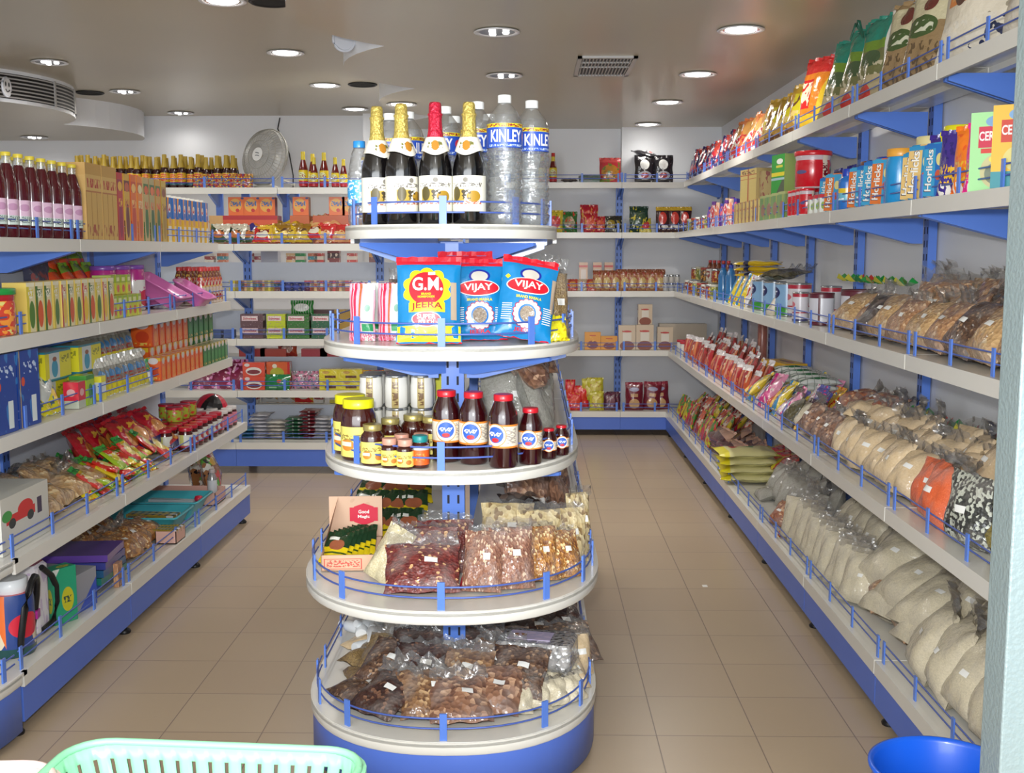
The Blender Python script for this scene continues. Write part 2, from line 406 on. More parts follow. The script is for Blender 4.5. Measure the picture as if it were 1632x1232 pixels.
DL = [(-0.175, 5.79, 2.70, 1, 'near downlight with three bare bulbs above the central bottles'),
      (-0.171, 7.19, 2.70, 1, 'downlight with three bulbs above and behind the clear water bottles'),
      (-0.97, 8.55, 2.70, 0, 'downlight half hidden behind the bottle tops on the central unit'),
      (1.037, 5.76, 2.70, 0, 'nearest bright downlight over the right aisle'), (1.028, 7.16, 2.70, 0, 'second bright downlight over the right aisle'),
      (0.999, 8.47, 2.70, 0, 'third downlight over the right aisle'), (1.0, 9.9, 2.70, 0, 'farthest downlight over the right aisle, by the back wall'),
      (-1.531, 5.72, 2.84, 0, 'bright downlight cut by the top edge of the photo'), (-1.537, 7.18, 2.84, 0, 'bright downlight left of the scalloped ceiling edge'),
      (-1.541, 8.555, 2.84, 0, 'bright downlight left of the black speaker, above the central bottles'), (-1.535, 9.95, 2.84, 0, 'bright downlight nearest the back wall left of the gold bottle tops'),
      (-3.157, 7.5, 2.84, 1, 'nearest dim downlight over the left unit'), (-3.151, 8.855, 2.84, 1, 'dim downlight right of the left black speaker'),
      (-3.135, 10.2, 2.84, 1, 'small dim downlight against the back wall above the sauce bottles'), (-4.42, 10.1, 2.62, 1, 'downlight in the lowered ceiling at the far left')]
for x, y, z, tri, lb in DL: downlight(x, y, z, lb, bool(tri))
for x, y, lb in ((-1.256, 8.53, 'black round ceiling speaker beside the scalloped edge in the middle'), (-3.45, 8.92, 'black round ceiling speaker by the left curved soffit'),
                 (-1.30, 5.755, 'black round ceiling speaker at the top edge of the photo')):
    t = empty('ceiling_speaker', (x, y, 2.84)); tag(t, lb, 'speaker', 'black ceiling speakers')
    MB().lathe([(0.108, 0), (0.11, -0.006), (0.1, -0.012), (0.094, -0.006)], 28, BLACK, closed=False).build('rim', t)
    MB().lathe([(0.095, -0.005), (0.05, -0.009), (0.001, -0.010)], 24, mat('speaker_mesh', rgb(28, 27, 27), 0.8, bump=0.6, bscale=400), closed=False).build('mesh_cover', t)
# square air vent in the right soffit
t = empty('ceiling_vent', (0.43, 6.86, 2.70)); tag(t, 'rectangular slatted air vent in the ceiling right of the bottles', 'air vent')
VENT = mat('vent_grey', rgb(176, 174, 172), 0.4)
m = MB()
for q in ((-0.17, -0.34, -0.145, 0.34), (0.145, -0.34, 0.17, 0.34), (-0.17, -0.34, 0.17, -0.31), (-0.17, 0.31, 0.17, 0.34)): m.box(q[0], q[1], -0.012, q[2], q[3], 0, VENT)
m.build('frame', t)
MB().box(-0.15, -0.32, -0.003, 0.15, 0.32, -0.0005, BLACK).build('backing', t)
m = MB()
for k in range(15): m.box(-0.14 + k * 0.0195, -0.31, -0.011, -0.134 + k * 0.0195, 0.31, -0.004, VENT)
m.box(-0.145, -0.004, -0.012, 0.145, 0.004, -0.003, VENT); m.box(-0.145, -0.16, -0.012, 0.145, -0.154, -0.003, VENT); m.build('slats', t)
# curved air grille on the face of the left soffit and the round fittings
def arcpt(y):   # point on left scallop [7.59..9.14]
    sag, c = 0.33, 1.55; R = (c * c / 4 + sag * sag) / (2 * sag); a = math.asin((y - 8.365) / R)
    return -3.76 + R * cos(a) - (R - sag), y, a
t = empty('wall_grille', (-3.5, 8.2, 2.63)); tag(t, 'curved white louvre grille on the left lowered ceiling face', 'air vent')
m = MB(); m.off = (3.5, -8.2, -2.63)
ys = [7.72 + k * 0.1 for k in range(13)]
P = [arcpt(y) for y in ys]
def strip(mm, z0, z1, out, mat_):
    n = len(P); vs = [(x + out * cos(a), y + out * sin(a), z) for z in (z0, z1) for x, y, a in P]
    mm.add(vs, [(i, i + 1, n + i + 1, n + i) for i in range(n - 1)], mat_, None, True)
strip(m, 2.645, 2.815, 0.003, BLACK); m.build('backing', t)
m = MB(); m.off = (3.5, -8.2, -2.63)
for k in range(7): strip(m, 2.65 + k * 0.025, 2.66 + k * 0.025, 0.008, VENT)
for i in (0, 5, 9, 12):
    x, y, a = P[i]; m.box(x + 0.006, y - 0.012, 2.64, x + 0.014, y + 0.012, 2.82, VENT)
m.build('louvres', t)
for x, y, z, rz, lb in ((-3.53, 7.66, 2.70, 90, 'round white fitting with two dark spots on the left ceiling face'),
                        (-1.045, 6.42, 2.775, 208, 'round white fitting with two dark spots on the middle scalloped ceiling edge')):
    t = empty('ceiling_fitting', (x, y, z), radians(rz)); tag(t, lb, 'ceiling fitting')
    m = MB(); n = 20
    for r0, y0 in ((0.062, 0.0), (0.058, -0.012), (0.04, -0.018)):
        pass
    m.ell(0, 0, 0.062, 0.062, WHITE, None, 0.004); m.ell(0, 0, 0.056, 0.056, TRIM, None, 0.012)
    m.tube([(0.062 * cos(a * pi / 10), -0.006, 0.062 * sin(a * pi / 10)) for a in range(21)], 0.008, WHITE, caps=False); m.build('disc', t)
    MB().ell(-0.024, 0.018, 0.010, 0.016, BLACK, None, 0.0135).build('lens', t); MB().ell(0.024, 0.018, 0.010, 0.016, BLACK, None, 0.0135).build('lens', t)
    MB().tube([(-0.028, -0.014, -0.016), (-0.014, -0.014, -0.028), (0.0, -0.014, -0.031), (0.014, -0.014, -0.028), (0.028, -0.014, -0.016)], 0.0035, BLACK).build('slot', t)
# ------------------------------------------------------------------ shelving
ZR = [0.215, 0.748, 1.264, 1.77, 2.20];  XR = [1.175, 1.19, 1.236, 1.236, 1.30]
ZL = [0.225, 0.605, 0.987, 1.317, 1.652]; XL = [-1.67, -1.68, -1.757, -1.757, -1.82]
ZB = [0.23, 0.60, 0.975, 1.32, 1.66, 2.065]; YBL = [8.0, 8.08, 8.1, 8.1, 8.1, 8.2]
YBR = [9.75, 9.8, 9.8, 9.8, 9.85]
ZC = [0.207, 0.608, 0.998, 1.338, 1.678]; HC = [0.464, 0.468, 0.40, 0.40, 0.33]; DC = [0.52, 0.565, 0.53, 0.48, 0.40]
CX, CY = -0.25, 3.58
WIRE = mat('rail_wire', rgb(84, 108, 190), 0.4, metal=0.3)
def post_mesh(h, y=0.0, w=0.03):
    m = MB(); m.box(-w, y - 0.03, 0, w, y + 0.005, h, BLUE)
    z = 0.3
    while z < h - 0.1:
        for x in (-0.016, 0.016): m.box(x - 0.0035, y - 0.0312, z, x + 0.0035, y - 0.0295, z + 0.028, DARK)
        z += 0.055
    return m
def rail_mesh(W, y, n=4, z=0.0):
    m = MB()
    for k in range(n):
        x = 0.03 + (W - 0.06) * k / (n - 1); m.box(x - 0.009, y - 0.002, z - 0.005, x + 0.009, y + 0.003, z + 0.078, BLUE)
    for zz in (0.034, 0.064): m.tube([(0.02, y + 0.005, z + zz), (W - 0.02, y + 0.005, z + zz)], 0.0028, WIRE, 5)
    return m
def bracket_mesh(depth, z, y0, h=0.105):
    yb, yf = y0 - 0.02, -(depth - 0.03)
    pr = [(yb, z - 0.032), (yf, z - 0.032), (yf, z - 0.055), (yb - (yb - yf) * 0.12, z - 0.03 - h), (yb, z - 0.03 - h)]
    vs = [(x, y, zz) for x in (-0.009, 0.009) for y, zz in pr]; n = 5
    return MB().add(vs, [tuple(range(n)), tuple(range(2 * n - 1, n - 1, -1))] + [(i, (i + 1) % n, n + (i + 1) % n, n + i) for i in range(n)], BLUE)
def bay(name, label, group, loc, rz, W, Z, D, rails=True, panels=None, posth=2.3, kick=True, feet=(1, 1), posts=(1, 1), yoff=None, lowfrac=None, wallgap=0.0, upx=None):
    """one bay: local +x runs along the run, shelves reach towards -y"""
    t = empty(name, (loc[0], loc[1], 0), radians(rz)); tag(t, label, 'shelving', group)
    for k, px in enumerate(upx or (0.0, W)):
        if posts[k] if k < 2 else 1:
            m = MB(); m.off = (px, 0, 0); pm = post_mesh(posth); pm2 = pm
            for i in range(len(pm2.v)): pm2.v[i] = (pm2.v[i][0] + px, pm2.v[i][1], pm2.v[i][2])
            pm2.build('upright', t)
    if panels:
        for z0, z1 in panels: MB().box(0.0, -0.018, z0, W, -0.006, z1, PANEL).build('back_panel', t)
    for i, (z, d) in enumerate(zip(Z, D)):
        m = MB(); m.box(0.0015, -d, z - 0.05, W - 0.0015, -d + 0.012, z, SHELF); m.box(0.0015, -d + 0.012, z - 0.012, W - 0.0015, -0.034, z - 0.0005, SHELF)
        m.box(0.002, -d * 0.55, z - 0.032, W - 0.002, -d * 0.55 + 0.03, z - 0.012, SHELF)
        s = m.build('shelf', t)
        if rails: rail_mesh(W, -d + 0.02, 4, z).build('guard_rail', s)
        if i:
            for px in (0.012, W - 0.012):
                bm = bracket_mesh(d, z, -0.03)
                bm.v = [(v[0] + px, v[1], v[2]) for v in bm.v]; bm.build('bracket', t)
    if kick:
        d = D[0]; z = Z[0]
        MB().box(0.001, -d + 0.006, 0.055, W - 0.001, -d + 0.022, z - 0.051, BLUEK).build('kick_plate', t)
        for k, px in enumerate((0.03, W - 0.03)):
            if feet[k]:
                m = MB(); m.off = (px, -d + 0.05, 0); m.lathe([(0.026, 0.0), (0.028, 0.008), (0.020, 0.018), (0.009, 0.026), (0.009, 0.06)], 14, BLACK).build('foot', t)
    return t
nth = ['nearest', 'second', 'third', 'fourth', 'fifth', 'sixth', 'seventh', 'eighth']
for k in range(7):   # right wall, from y = 9.75 back to 2.72
    y1 = 3.72 + 1.005 * k
    bay('shelving_bay', 'blue and white wall shelving bay, %s from the camera along the right wall' % nth[k], 'right wall shelving bays',
        (1.665, y1), -90, 1.0, ZR, [1.665 - x for x in XR], posts=(1, 1) if k == 0 else (1, 0), feet=(1, 0) if k else (1, 1))
for k in range(3):
    bay('shelving_bay', 'blue and white shelving bay, %s from the camera in the left unit' % nth[k], 'left unit shelving bays',
        (-2.2, 3.535 + 1.005 * k), 90, 1.0, ZL, [x + 2.2 for x in XL], panels=[(0.2, 1.6)], posth=1.65, posts=(1, 0) if k < 2 else (1, 1), feet=(1, 0) if k < 2 else (1, 1))
for k in range(3):
    x0 = -3.14 + k
    pan = [(0.2, 0.44), (0.62, 0.81), (1.0, 1.16), (1.33, 1.525), (1.0, 1.28)][:4]
    bay('shelving_bay', ['white shelving bay across the back, behind the left unit', 'white shelving bay across the back, right of the left unit end', 'white shelving bay across the back, just left behind the central unit'][k],
        'back left shelving bays', (x0, 8.5), 0, 1.0, ZB[:5], [8.5 - y for y in YBL[:5]], panels=pan, posth=2.06, posts=(1, 0) if k < 2 else (1, 1), feet=(0, 0))
for o in [o for o in COL.objects if o.get('group') == 'back left shelving bays']:
    for z in (0.44, 0.80, 1.15, 1.515): MB().box(0.001, 0.03, z - 0.02, 0.999, 0.40, z, SHELF).build('rear_shelf', o)   # seen through the gaps above the panels
for x0, w, lb in ((-3.9, 2.06, 'long white top shelf of the back left unit, carrying sauce bottles'), (-1.835, 1.3, 'white top shelf of the back left unit with fan and ketchup bottles')):
    t = empty('top_shelf', (x0, 8.5, 0)); tag(t, lb, 'shelf', 'top shelves of the back left unit')
    m = MB(); z = ZB[5]; m.box(0, -0.3, z - 0.045, w, -0.288, z, SHELF); m.box(0, -0.288, z - 0.012, w, -0.02, z - 0.0005, SHELF); b = m.build('board', t)
    rail_mesh(w, -0.285, 5, z).build('guard_rail', t)
    for px in (w - 0.5, w - 0.0) if x0 < -3 else (0.07, 1.2):
        bm = bracket_mesh(0.3, z, 0.0, 0.10); bm.v = [(v[0] + px, v[1], v[2]) for v in bm.v]; bm.build('bracket', t)
        MB().box(px - 0.025, -0.02, 1.66, px + 0.025, 0.01, z + 0.005, BLUE).build('upright', t)
for k, (x0, w) in enumerate(((-0.22, 1.0), (0.78, 0.88))):
    d = [10.2 - y for y in YBR] if k else [10.28 - y for y in YBR]
    bay('shelving_bay', ['back wall shelving bay right of the central unit', 'back wall shelving bay in the right rear corner'][k], 'back right shelving bays',
        (x0, 10.14 if k else 10.28), 0, w, ZR, [(10.14 if k else 10.28) - y for y in YBR], posts=(1, 0) if not k else (1, 0), feet=(0, 0), rails=True)
    for z, y in zip(ZR, YBR): pass

def superpts(a, d, n=28, p=2.25):
    """half oval from (-a,0) round the front (0,-d) to (a,0)"""
    out = []
    for i in range(n + 1):
        t = pi * i / n; c, s_ = -cos(t), -sin(t)
        out.append((a * (abs(c) ** (2 / p)) * (1 if c > 0 else -1), -d * (abs(s_) ** (2 / p))))
    return out
def end_cap(cx, cy, label, H, Dp, Z, sidebr=True):
    t = empty('end_display', (cx, cy, 0)); tag(t, label, 'end display')
    post_mesh(Z[-1] - 0.045, 0.0, 0.036).build('upright', t)
    for i, (a, d, z) in enumerate(zip(H, Dp, Z)):
        pts = superpts(a, d); m = MB()
        ring = pts + [(a, 0.04), (-a, 0.04)]
        n = len(pts)
        inner = [(x * (a - 0.012) / a, y * (d - 0.012) / d) for x, y in pts]
        # lip
        vs = [(x, y, zz) for zz in (z - 0.039, z - 0.034, z - 0.005, z + 0.001) for x, y in (pts if zz in (z - 0.034, z - 0.005) else [(q[0] * 0.993, q[1] * 0.993) for q in pts])]
        m.add(vs, [(k * n + j, k * n + j + 1, (k + 1) * n + j + 1, (k + 1) * n + j) for k in range(3) for j in range(n - 1)], SHELF, None, True)
        m.prism(ring, z - 0.014, z, SHELF)
        s = m.build('shelf', t)
        m = MB(); rp = [(x * (a - 0.022) / a, y * (d - 0.022) / d) for x, y in pts]
        for zz in (0.034, 0.064): m.tube([(x, y, z + zz) for x, y in rp], 0.0028, WIRE, 6)
        for k in (1, 4, 8, 14, 20, 24, 27):
            x, y = rp[k]; x2, y2 = rp[k + 1]; x1, y1 = rp[k - 1]
            q = MB(); q.rz = atan2(y2 - y1, x2 - x1); q.off = (x, y, z); q.box(-0.0105, -0.006, -0.004, 0.0105, 0.0, 0.08, BLUE)
            m.v, base = m.v + q.v, len(m.v); bi = m.mi(BLUE)
            for f, uu in zip(q.f, q.u): m.f.append([v + base for v in f]); m.m.append(bi); m.u.append(uu); m.sm.append(False)
        m.build('guard_rail', s)
        if i:
            for sgn in (-1, 1):
                yb = -0.02; x1 = sgn * 0.045; x2 = sgn * (a - 0.04)
                pr = [(x1, z - 0.05), (x2, z - 0.05), (x2, z - 0.068), (x1 + sgn * 0.05, z - 0.135), (x1, z - 0.135)]
                vs = [(x, y, zz) for y in (yb - 0.012, yb) for x, zz in pr]
                mm = MB().add(vs, [tuple(range(5)), tuple(range(9, 4, -1))] + [(j, (j + 1) % 5, 5 + (j + 1) % 5, 5 + j) for j in range(5)], BLUE)
                mm.tube([(x1 + sgn * 0.05, yb - 0.013, z - 0.066), (x2 - sgn * 0.05, yb - 0.013, z - 0.066)], 0.004, BLUE, 6); mm.build('bracket', t)
                # splayed bracket towards the front
                q = MB(); q.rz = sgn * 0.9; q.off = (sgn * 0.025, -0.03, 0)
                pr = [(0.0, z - 0.05), (-d * 0.75, z - 0.05), (-d * 0.75, z - 0.06), (-0.06, z - 0.12), (0, z - 0.12)]
                vs = [(x, y, zz) for x in (-0.006, 0.006) for y, zz in pr]
                q.add(vs, [tuple(range(5)), tuple(range(9, 4, -1))] + [(j, (j + 1) % 5, 5 + (j + 1) % 5, 5 + j) for j in range(5)], BLUE).build('bracket', t)
    a, d, z = H[0], Dp[0], Z[0]
    pts = superpts(a - 0.006, d - 0.006, 40); n = len(pts)
    vs = [(x, y, zz) for zz in (0.03, z - 0.036) for x, y in pts] + [(x * 0.97, y * 0.97, zz) for zz in (0.03, z - 0.036) for x, y in pts]
    m = MB(); m.add(vs, [(j, j + 1, n + j + 1, n + j) for j in range(n - 1)] + [(2 * n + j + 1, 2 * n + j, 3 * n + j, 3 * n + j + 1) for j in range(n - 1)] + [(j + 1, j, 2 * n + j, 2 * n + j + 1) for j in range(n - 1)], BLUEK, None, True)
    m.build('kick_plate', t)
    for fx in (-0.3, 0.3):
        m = MB(); m.off = (fx, -d * 0.35, 0); m.lathe([(0.026, 0.0), (0.028, 0.008), (0.020, 0.018), (0.009, 0.026), (0.009, z - 0.02)], 14, BLACK).build('foot', t)
    return t
end_cap(CX, CY, 'rounded five-tier end display at the front of the central unit', HC, DC, ZC)
end_cap(-2.2, 3.52, 'rounded end display closing the near end of the left unit', [0.53, 0.52, 0.443, 0.443, 0.38], [0.55, 0.53, 0.45, 0.45, 0.4], ZL)
for k in range(2):
    for sgn, nm in ((-1, 'left'), (1, 'right')):
        bay('shelving_bay', 'shelving bay on the %s side of the central unit, %s behind the rounded end' % (nm, ('directly', 'farther')[k]), 'central unit shelving bays',
            (CX, CY + 0.04 + 1.005 * k + (1.0 if sgn < 0 else 0)), 90 * sgn, 1.0, ZC, HC, posth=1.6, posts=((0, 1) if sgn > 0 else (0, 0)), feet=(1, 1))

# ------------------------------------------------------------------ fan on the back left top shelf
t = empty('table_fan', (-1.95, 8.33, ZB[5] + .001)); tag(t, 'grey cage fan with white hub standing on the back left top shelf', 'fan')
FANG = mat('fan_grey', rgb(150, 148, 140), 0.5); FANM = clear('fan_cage_mesh', (0.78, 0.76, 0.72, 1), 0.1, 0.4, 0.32)
MB().lathe([(0.085, 0.0), (0.088, 0.012), (0.03, 0.03), (0.018, 0.05), (0.016, 0.215)], 20, FANG).build('stand', t)
def fanrot(p, tilt=radians(-12), yaw=radians(-32)):
    x, y, z = p; y, z = y * cos(tilt) - z * sin(tilt), y * sin(tilt) + z * cos(tilt)
    x, y = x * cos(yaw) - y * sin(yaw), x * sin(yaw) + y * cos(yaw); return (x * 1.04, y, z * 1.04 + 0.225)
def fr(m): m.v = [fanrot(v) for v in m.v]; return m
m = MB()
for R_, y in ((0.2, 0.0), (0.19, -0.03), (0.19, 0.03), (0.15, -0.055), (0.10, -0.068), (0.15, 0.055)):
    m.tube([(R_ * cos(a * pi / 20), y, R_ * sin(a * pi / 20)) for a in range(41)], 0.004 if R_ == 0.2 else 0.0018, FANG, 5, caps=False)
for k in range(48):
    a = 2 * pi * k / 48
    for s_ in (-1, 1): m.tube([(r * cos(a), s_ * y, r * sin(a)) for r, y in ((0.05, 0.072), (0.10, 0.068), (0.15, 0.055), (0.19, 0.03), (0.2, 0))], 0.0011, FANG, 3, caps=False)
for s_ in (-1, 1):
    q = MB(); q.tube([(0, s_ * .0735, 0), (0, s_ * .0725, 0)], .05, FANM, 24); m.add([(x, s_ * y, z) for r, y in ((0.05, 0.071), (0.10, 0.067), (0.15, 0.054), (0.19, 0.029), (0.199, 0)) for x, z in [(r * cos(2 * pi * k / 32), r * sin(2 * pi * k / 32)) for k in range(32)]], [(a * 32 + k, a * 32 + (k + 1) % 32, (a + 1) * 32 + (k + 1) % 32, (a + 1) * 32 + k) for a in range(4) for k in range(32)], FANM, None, True)
fr(m).build('cage', t)
m = MB(); m.ell(0, 0, 0.048, 0.048, mat('hub_white', rgb(232, 232, 230), 0.4), None, 0.078, 28); fm = mat('hub_print', rgb(60, 70, 80), 0.5)
m.tube([(-0.018, -0.08, 0.012), (0, -0.08, 0.010), (0.014, -0.08, 0.006)], 0.0025, fm, 4); m.tube([(-0.018, -0.08, -0.008), (0, -0.08, -0.008), (0.018, -0.08, -0.012)], 0.0025, fm, 4)
fr(m).build('hub_badge', t)
m = MB()
for k in range(3):
    a = 2 * pi * k / 3 + 0.4; pts = []
    for i in range(9):
        r = 0.03 + 0.145 * i / 8; w = 0.10 + 0.55 * sin(pi * min(1, i / 7.5)); pts.append((r, a - w * 0.6)); 
    vs = [(r * cos(b), -0.012, r * sin(b)) for r, b in pts] + [(r * cos(b + 1.15 * sin(pi * min(1, (r - 0.02) / 0.17)) + 0.1), 0.016, r * sin(b + 1.15 * sin(pi * min(1, (r - 0.02) / 0.17)) + 0.1)) for r, b in pts]
    m.add(vs, [(i, i + 1, 9 + i + 1, 9 + i) for i in range(8)], mat('fan_blade', rgb(168, 160, 150), 0.4), None, True)
fr(m).build('blades', t)
m = MB(); m.rz = 0
m.tube([(0, 0.02, 0), (0, 0.09, 0), (0, 0.13, 0)], [0.045, 0.045, 0.03], FANG, 14); fr(m).build('motor', t)
m = MB(); m.tube([(0.12, 0.05, 0.06), (0.16, 0.06, 0.045), (0.2, 0.05, 0.03)], [0.008, 0.007, 0.012], FANG, 8).build('knob', t)
t = empty('wall_cable', (-1.78, 8.44, 2.4)); t2 = MB().tube([(-2.3, 10.44, 2.82), (-2.32, 10.43, 2.72), (-2.28, 10.435, 2.62), (-2.22, 10.43, 2.5), (-2.19, 10.44, 2.3), (-2.2, 10.44, 2.0)], 0.006, BLACK, 5).build('power_cable')
COL.objects.unlink(t); bpy.data.objects.remove(t); tag(t2, 'thin dark cable running down the back wall above the fan', 'cable')

# ------------------------------------------------------------------ foreground baskets and tub
def basket(name, label, loc, rz, w, d, h, colm, top_only=False):
    t = empty(name, loc, radians(rz)); tag(t, label, 'shopping basket')
    def loop(hw, hd, r, n=6):
        pts = []
        for cx, cy, a0 in ((hw - r, hd - r, 0), (-hw + r, hd - r, 90), (-hw + r, -hd + r, 180), (hw - r, -hd + r, 270)):
            for k in range(n + 1):
                a = radians(a0 + 90 * k / n); pts.append((cx + r * cos(a), cy + r * sin(a)))
        return pts
    m = MB(); top = loop(w / 2, d / 2, 0.06); N = len(top)
    # wall rings: rim zone, slotted zones, floor
    def ring(k, z):
        hw = w / 2 - 0.03 * (1 - k) ; hd = d / 2 - 0.03 * (1 - k); return [(x, y, z) for x, y in loop(hw, hd, 0.055)]
    # resample the side walls densely so that slots can be left open
    def dense(k, z, n=220):
        P_ = ring(k, z); P_.append(P_[0]); L = [0]
        for a, b in zip(P_, P_[1:]): L.append(L[-1] + sqrt((a[0] - b[0]) ** 2 + (a[1] - b[1]) ** 2))
        out = []; j = 0
        for i in range(n):
            q = L[-1] * i / n
            while L[j + 1] < q: j += 1
            f = (q - L[j]) / (L[j + 1] - L[j]); out.append(tuple(P_[j][c] + (P_[j + 1][c] - P_[j][c]) * f for c in range(3)))
        return out
    n = 220; zs = [0.0, 0.012, h * 0.42, h * 0.50, h * 0.86, h]
    rows = [dense(z / h, z, n) for z in zs]; vs = [p for r in rows for p in r]; fs = []
    for k in range(5):
        for i in range(n):
            if k in (1, 3) and i % 4 == 1: continue
            j = (i + 1) % n; fs.append((k * n + i, k * n + j, (k + 1) * n + j, (k + 1) * n + i))
    m.add(vs, fs, colm, None, True); fl = rows[0]; m.add(fl, [tuple(range(n))], colm)
    o = m.build('body', t); sm = o.modifiers.new('thickness', 'SOLIDIFY'); sm.thickness = 0.004; sm.offset = 0
    m = MB(); rp = [(x, y, h) for x, y in loop(w / 2 + 0.002, d / 2 + 0.002, 0.06)]; rp.append(rp[0])
    q = [(x, y, h - 0.004) for x, y in loop(w / 2 + 0.012, d / 2 + 0.012, 0.066)]; q.append(q[0])
    m.tube(rp, 0.006, colm, 8, caps=False); NN = len(rp)
    m.add(rp + q, [(i, i + 1, NN + i + 1, NN + i) for i in range(NN - 1)], colm, None, True)
    q2 = [(x, y, h - 0.018) for x, y, _ in q]
    m.add(q + q2, [(i, i + 1, NN + i + 1, NN + i) for i in range(NN - 1)], colm, None, True)
    m.build('rim', t); return t
MINT = mat('mint_plastic', rgb(126, 190, 150), 0.4, coat=0.2)
basket('shopping_basket', 'mint green slotted plastic basket in the near left foreground', (-0.475, 1.44, 0.70), -4, 0.44, 0.32, 0.165, MINT)
basket('shopping_basket', 'pale pink plastic basket rim at the bottom left corner of the photo', (-0.87, 1.39, 0.70), 4, 0.40, 0.29, 0.16, mat('pink_plastic', rgb(214, 186, 180), 0.4))
o = MB().bbox(-1.5, 0.9, 0.0, -0.15, 1.64, 0.698, 0.02, mat('counter_white', rgb(196, 196, 196), 0.5)).build('counter')
tag(o, 'white counter under the foreground baskets, just below the frame', 'counter')
t = empty('plastic_tub', (0.985, 2.56, 0)); tag(t, 'blue round plastic tub on the floor at the bottom right', 'tub')
TUB = mat('tub_blue', rgb(24, 92, 214), 0.35, coat=0.3)
MB().lathe([(0.001, 0.004), (0.12, 0.004), (0.128, 0.01), (0.15, 0.2), (0.166, 0.372), (0.175, 0.378), (0.175, 0.386), (0.166, 0.388), (0.160, 0.376), (0.145, 0.2), (0.122, 0.016), (0.001, 0.012)], 48, TUB, closed=False).build('body', t)
m = MB()
for z, r in ((0.33, 0.163), (0.1, 0.139)): m.lathe([(r, z), (r + 0.005, z + 0.004), (r, z + 0.01)], 48, TUB, closed=False)
m.build('rib', t)
# ------------------------------------------------------------------ goods: prototypes
class Proto:
    def __init__(s, name): s.name = name; s.parts = []; s.root = None
    def part(s, name, mb, parent=-1): s.parts.append((name, mb.build(name, link=False), parent)); return s
    def single(s, mb): s.root = mb.build(s.name, link=False); return s
def extent(p):
    if not hasattr(p, 'bb'):
        vs = [v.co for o in ([p.root] if p.root else [q[1] for q in p.parts]) for v in o.data.vertices]
        p.bb = (max(abs(v[0]) for v in vs), max(abs(v[1]) for v in vs), max(v[2] for v in vs))
    return p.bb
def spawn(p, loc, rot=(0, 0, 0), sc=1.0, label=None, cat=None, group=None):
    if p.root: r = p.root.copy()
    else: r = bpy.data.objects.new(p.name, None); r.empty_display_size = 0.03
    COL.objects.link(r); r.location = loc; r.rotation_euler = [radians(a) for a in rot]
    r.scale = (sc, sc, sc) if isinstance(sc, (int, float)) else sc
    made = []
    for nm, ob, par in p.parts:
        c = ob.copy(); COL.objects.link(c); c.parent = r if par < 0 else made[par]; made.append(c)
    tag(r, label, cat, group); return r

def W_(col): return mat('plain_%d_%d_%d' % col, rgb(*col), 0.4, coat=0.2)
def pill_T(w, h, t, bot, pu=2.2):
    def T(u, v):
        u = min(0.9999, max(0.0001, u)); v = min(0.9999, max(0.0001, v))
        return 0.5 * t * (1 - abs(2 * u - 1) ** pu) ** 0.55 * max(0.0, sin(pi * v ** bot)) ** 0.55
    return T
def pillow(m, w, h, t, mt, nx=9, nz=12, bot=0.8, seal=0.012, wr=0.004, seed=0, smat=None, taper=0.0, z0=0.0):
    r = random.Random(seed); ph = [r.uniform(0, 6.28) for _ in range(8)]; T = pill_T(w, h, t, bot)
    def P(u, v, s_):
        hw = w * (1 - 0.05 * sin(pi * v)) * (1 - taper * v)
        x = (u - 0.5) * hw + wr * 0.8 * sin(v * 11 + ph[0]) * (u - 0.5)
        k = sin(u * 9 + ph[1 + (s_ > 0)]) * sin(v * 8 + ph[3]) + 0.6 * sin(u * 17 + ph[4]) * (1 - v) + 0.6 * sin(u * 21 + ph[5]) * v ** 2
        tt = T(u, v); y = s_ * (tt + wr * k * min(1, tt / (t * 0.2 + 1e-6)))
        if tt < 0.004: y += wr * sin(u * 15 + ph[6]) * 0.8
        return (x, y, z0 + v * h)
    for s_ in (-1, 1):
        vs = [P(i / nx, j / nz, s_) for j in range(nz + 1) for i in range(nx + 1)]; N = nx + 1; fs = []; us = []
        for j in range(nz):
            for i in range(nx):
                f = (j * N + i, j * N + i + 1, (j + 1) * N + i + 1, (j + 1) * N + i); q = [(i / nx, j / nz), ((i + 1) / nx, j / nz), ((i + 1) / nx, (j + 1) / nz), (i / nx, (j + 1) / nz)]
                if s_ > 0: f = f[::-1]; q = q[::-1]
                fs.append(f); us.append(q)
        m.add(vs, fs, mt, us, True)
    if seal:
        hw = w * (1 - taper)
        for zz, sg, ww in ((z0 + h, 1, hw), (z0, -1, w)):
            if sg < 0 and z0 > 0: continue
            n = 12; vs = []
            for i in range(n + 1):
                x = (i / n - 0.5) * ww; y = wr * 1.2 * sin(i * 1.9 + ph[7]); vs += [(x, y, zz - sg * 0.004), (x, y + 0.002 * sin(i), zz + sg * seal * (1 + 0.15 * (i % 2)))]
            if sg < 0: vs = [(x, y - 0.0, max(z, z0 - 0.001)) for x, y, z in vs]
            m.add(vs, [(2 * i, 2 * i + 2, 2 * i + 3, 2 * i + 1) for i in range(n)], smat or mt, [[(i / n, 0.97), ((i + 1) / n, 0.97), ((i + 1) / n, 1), (i / n, 1)] for i in range(n)], False)
    def warp(x, z, eps):
        u = x / (w * (1 - 0.05 * sin(pi * max(0, min(1, z / h))))) + 0.5; v = (z - z0) / h
        k = sin(u * 9 + ph[1]) * sin(v * 8 + ph[3]) + 0.6 * sin(u * 17 + ph[4]) * (1 - v) + 0.6 * sin(u * 21 + ph[5]) * v ** 2
        tt = T(u, v); return (x, -(tt + wr * k * min(1, tt / (t * 0.2))) - eps, z)
    return warp
def pouch(name, w, h, t, mt, seed=0, wr=0.004, smat=None, bot=0.8):
    m = MB(); pillow(m, w, h, t, mt, seed=seed, wr=wr, smat=smat, bot=bot); return Proto(name).single(m)
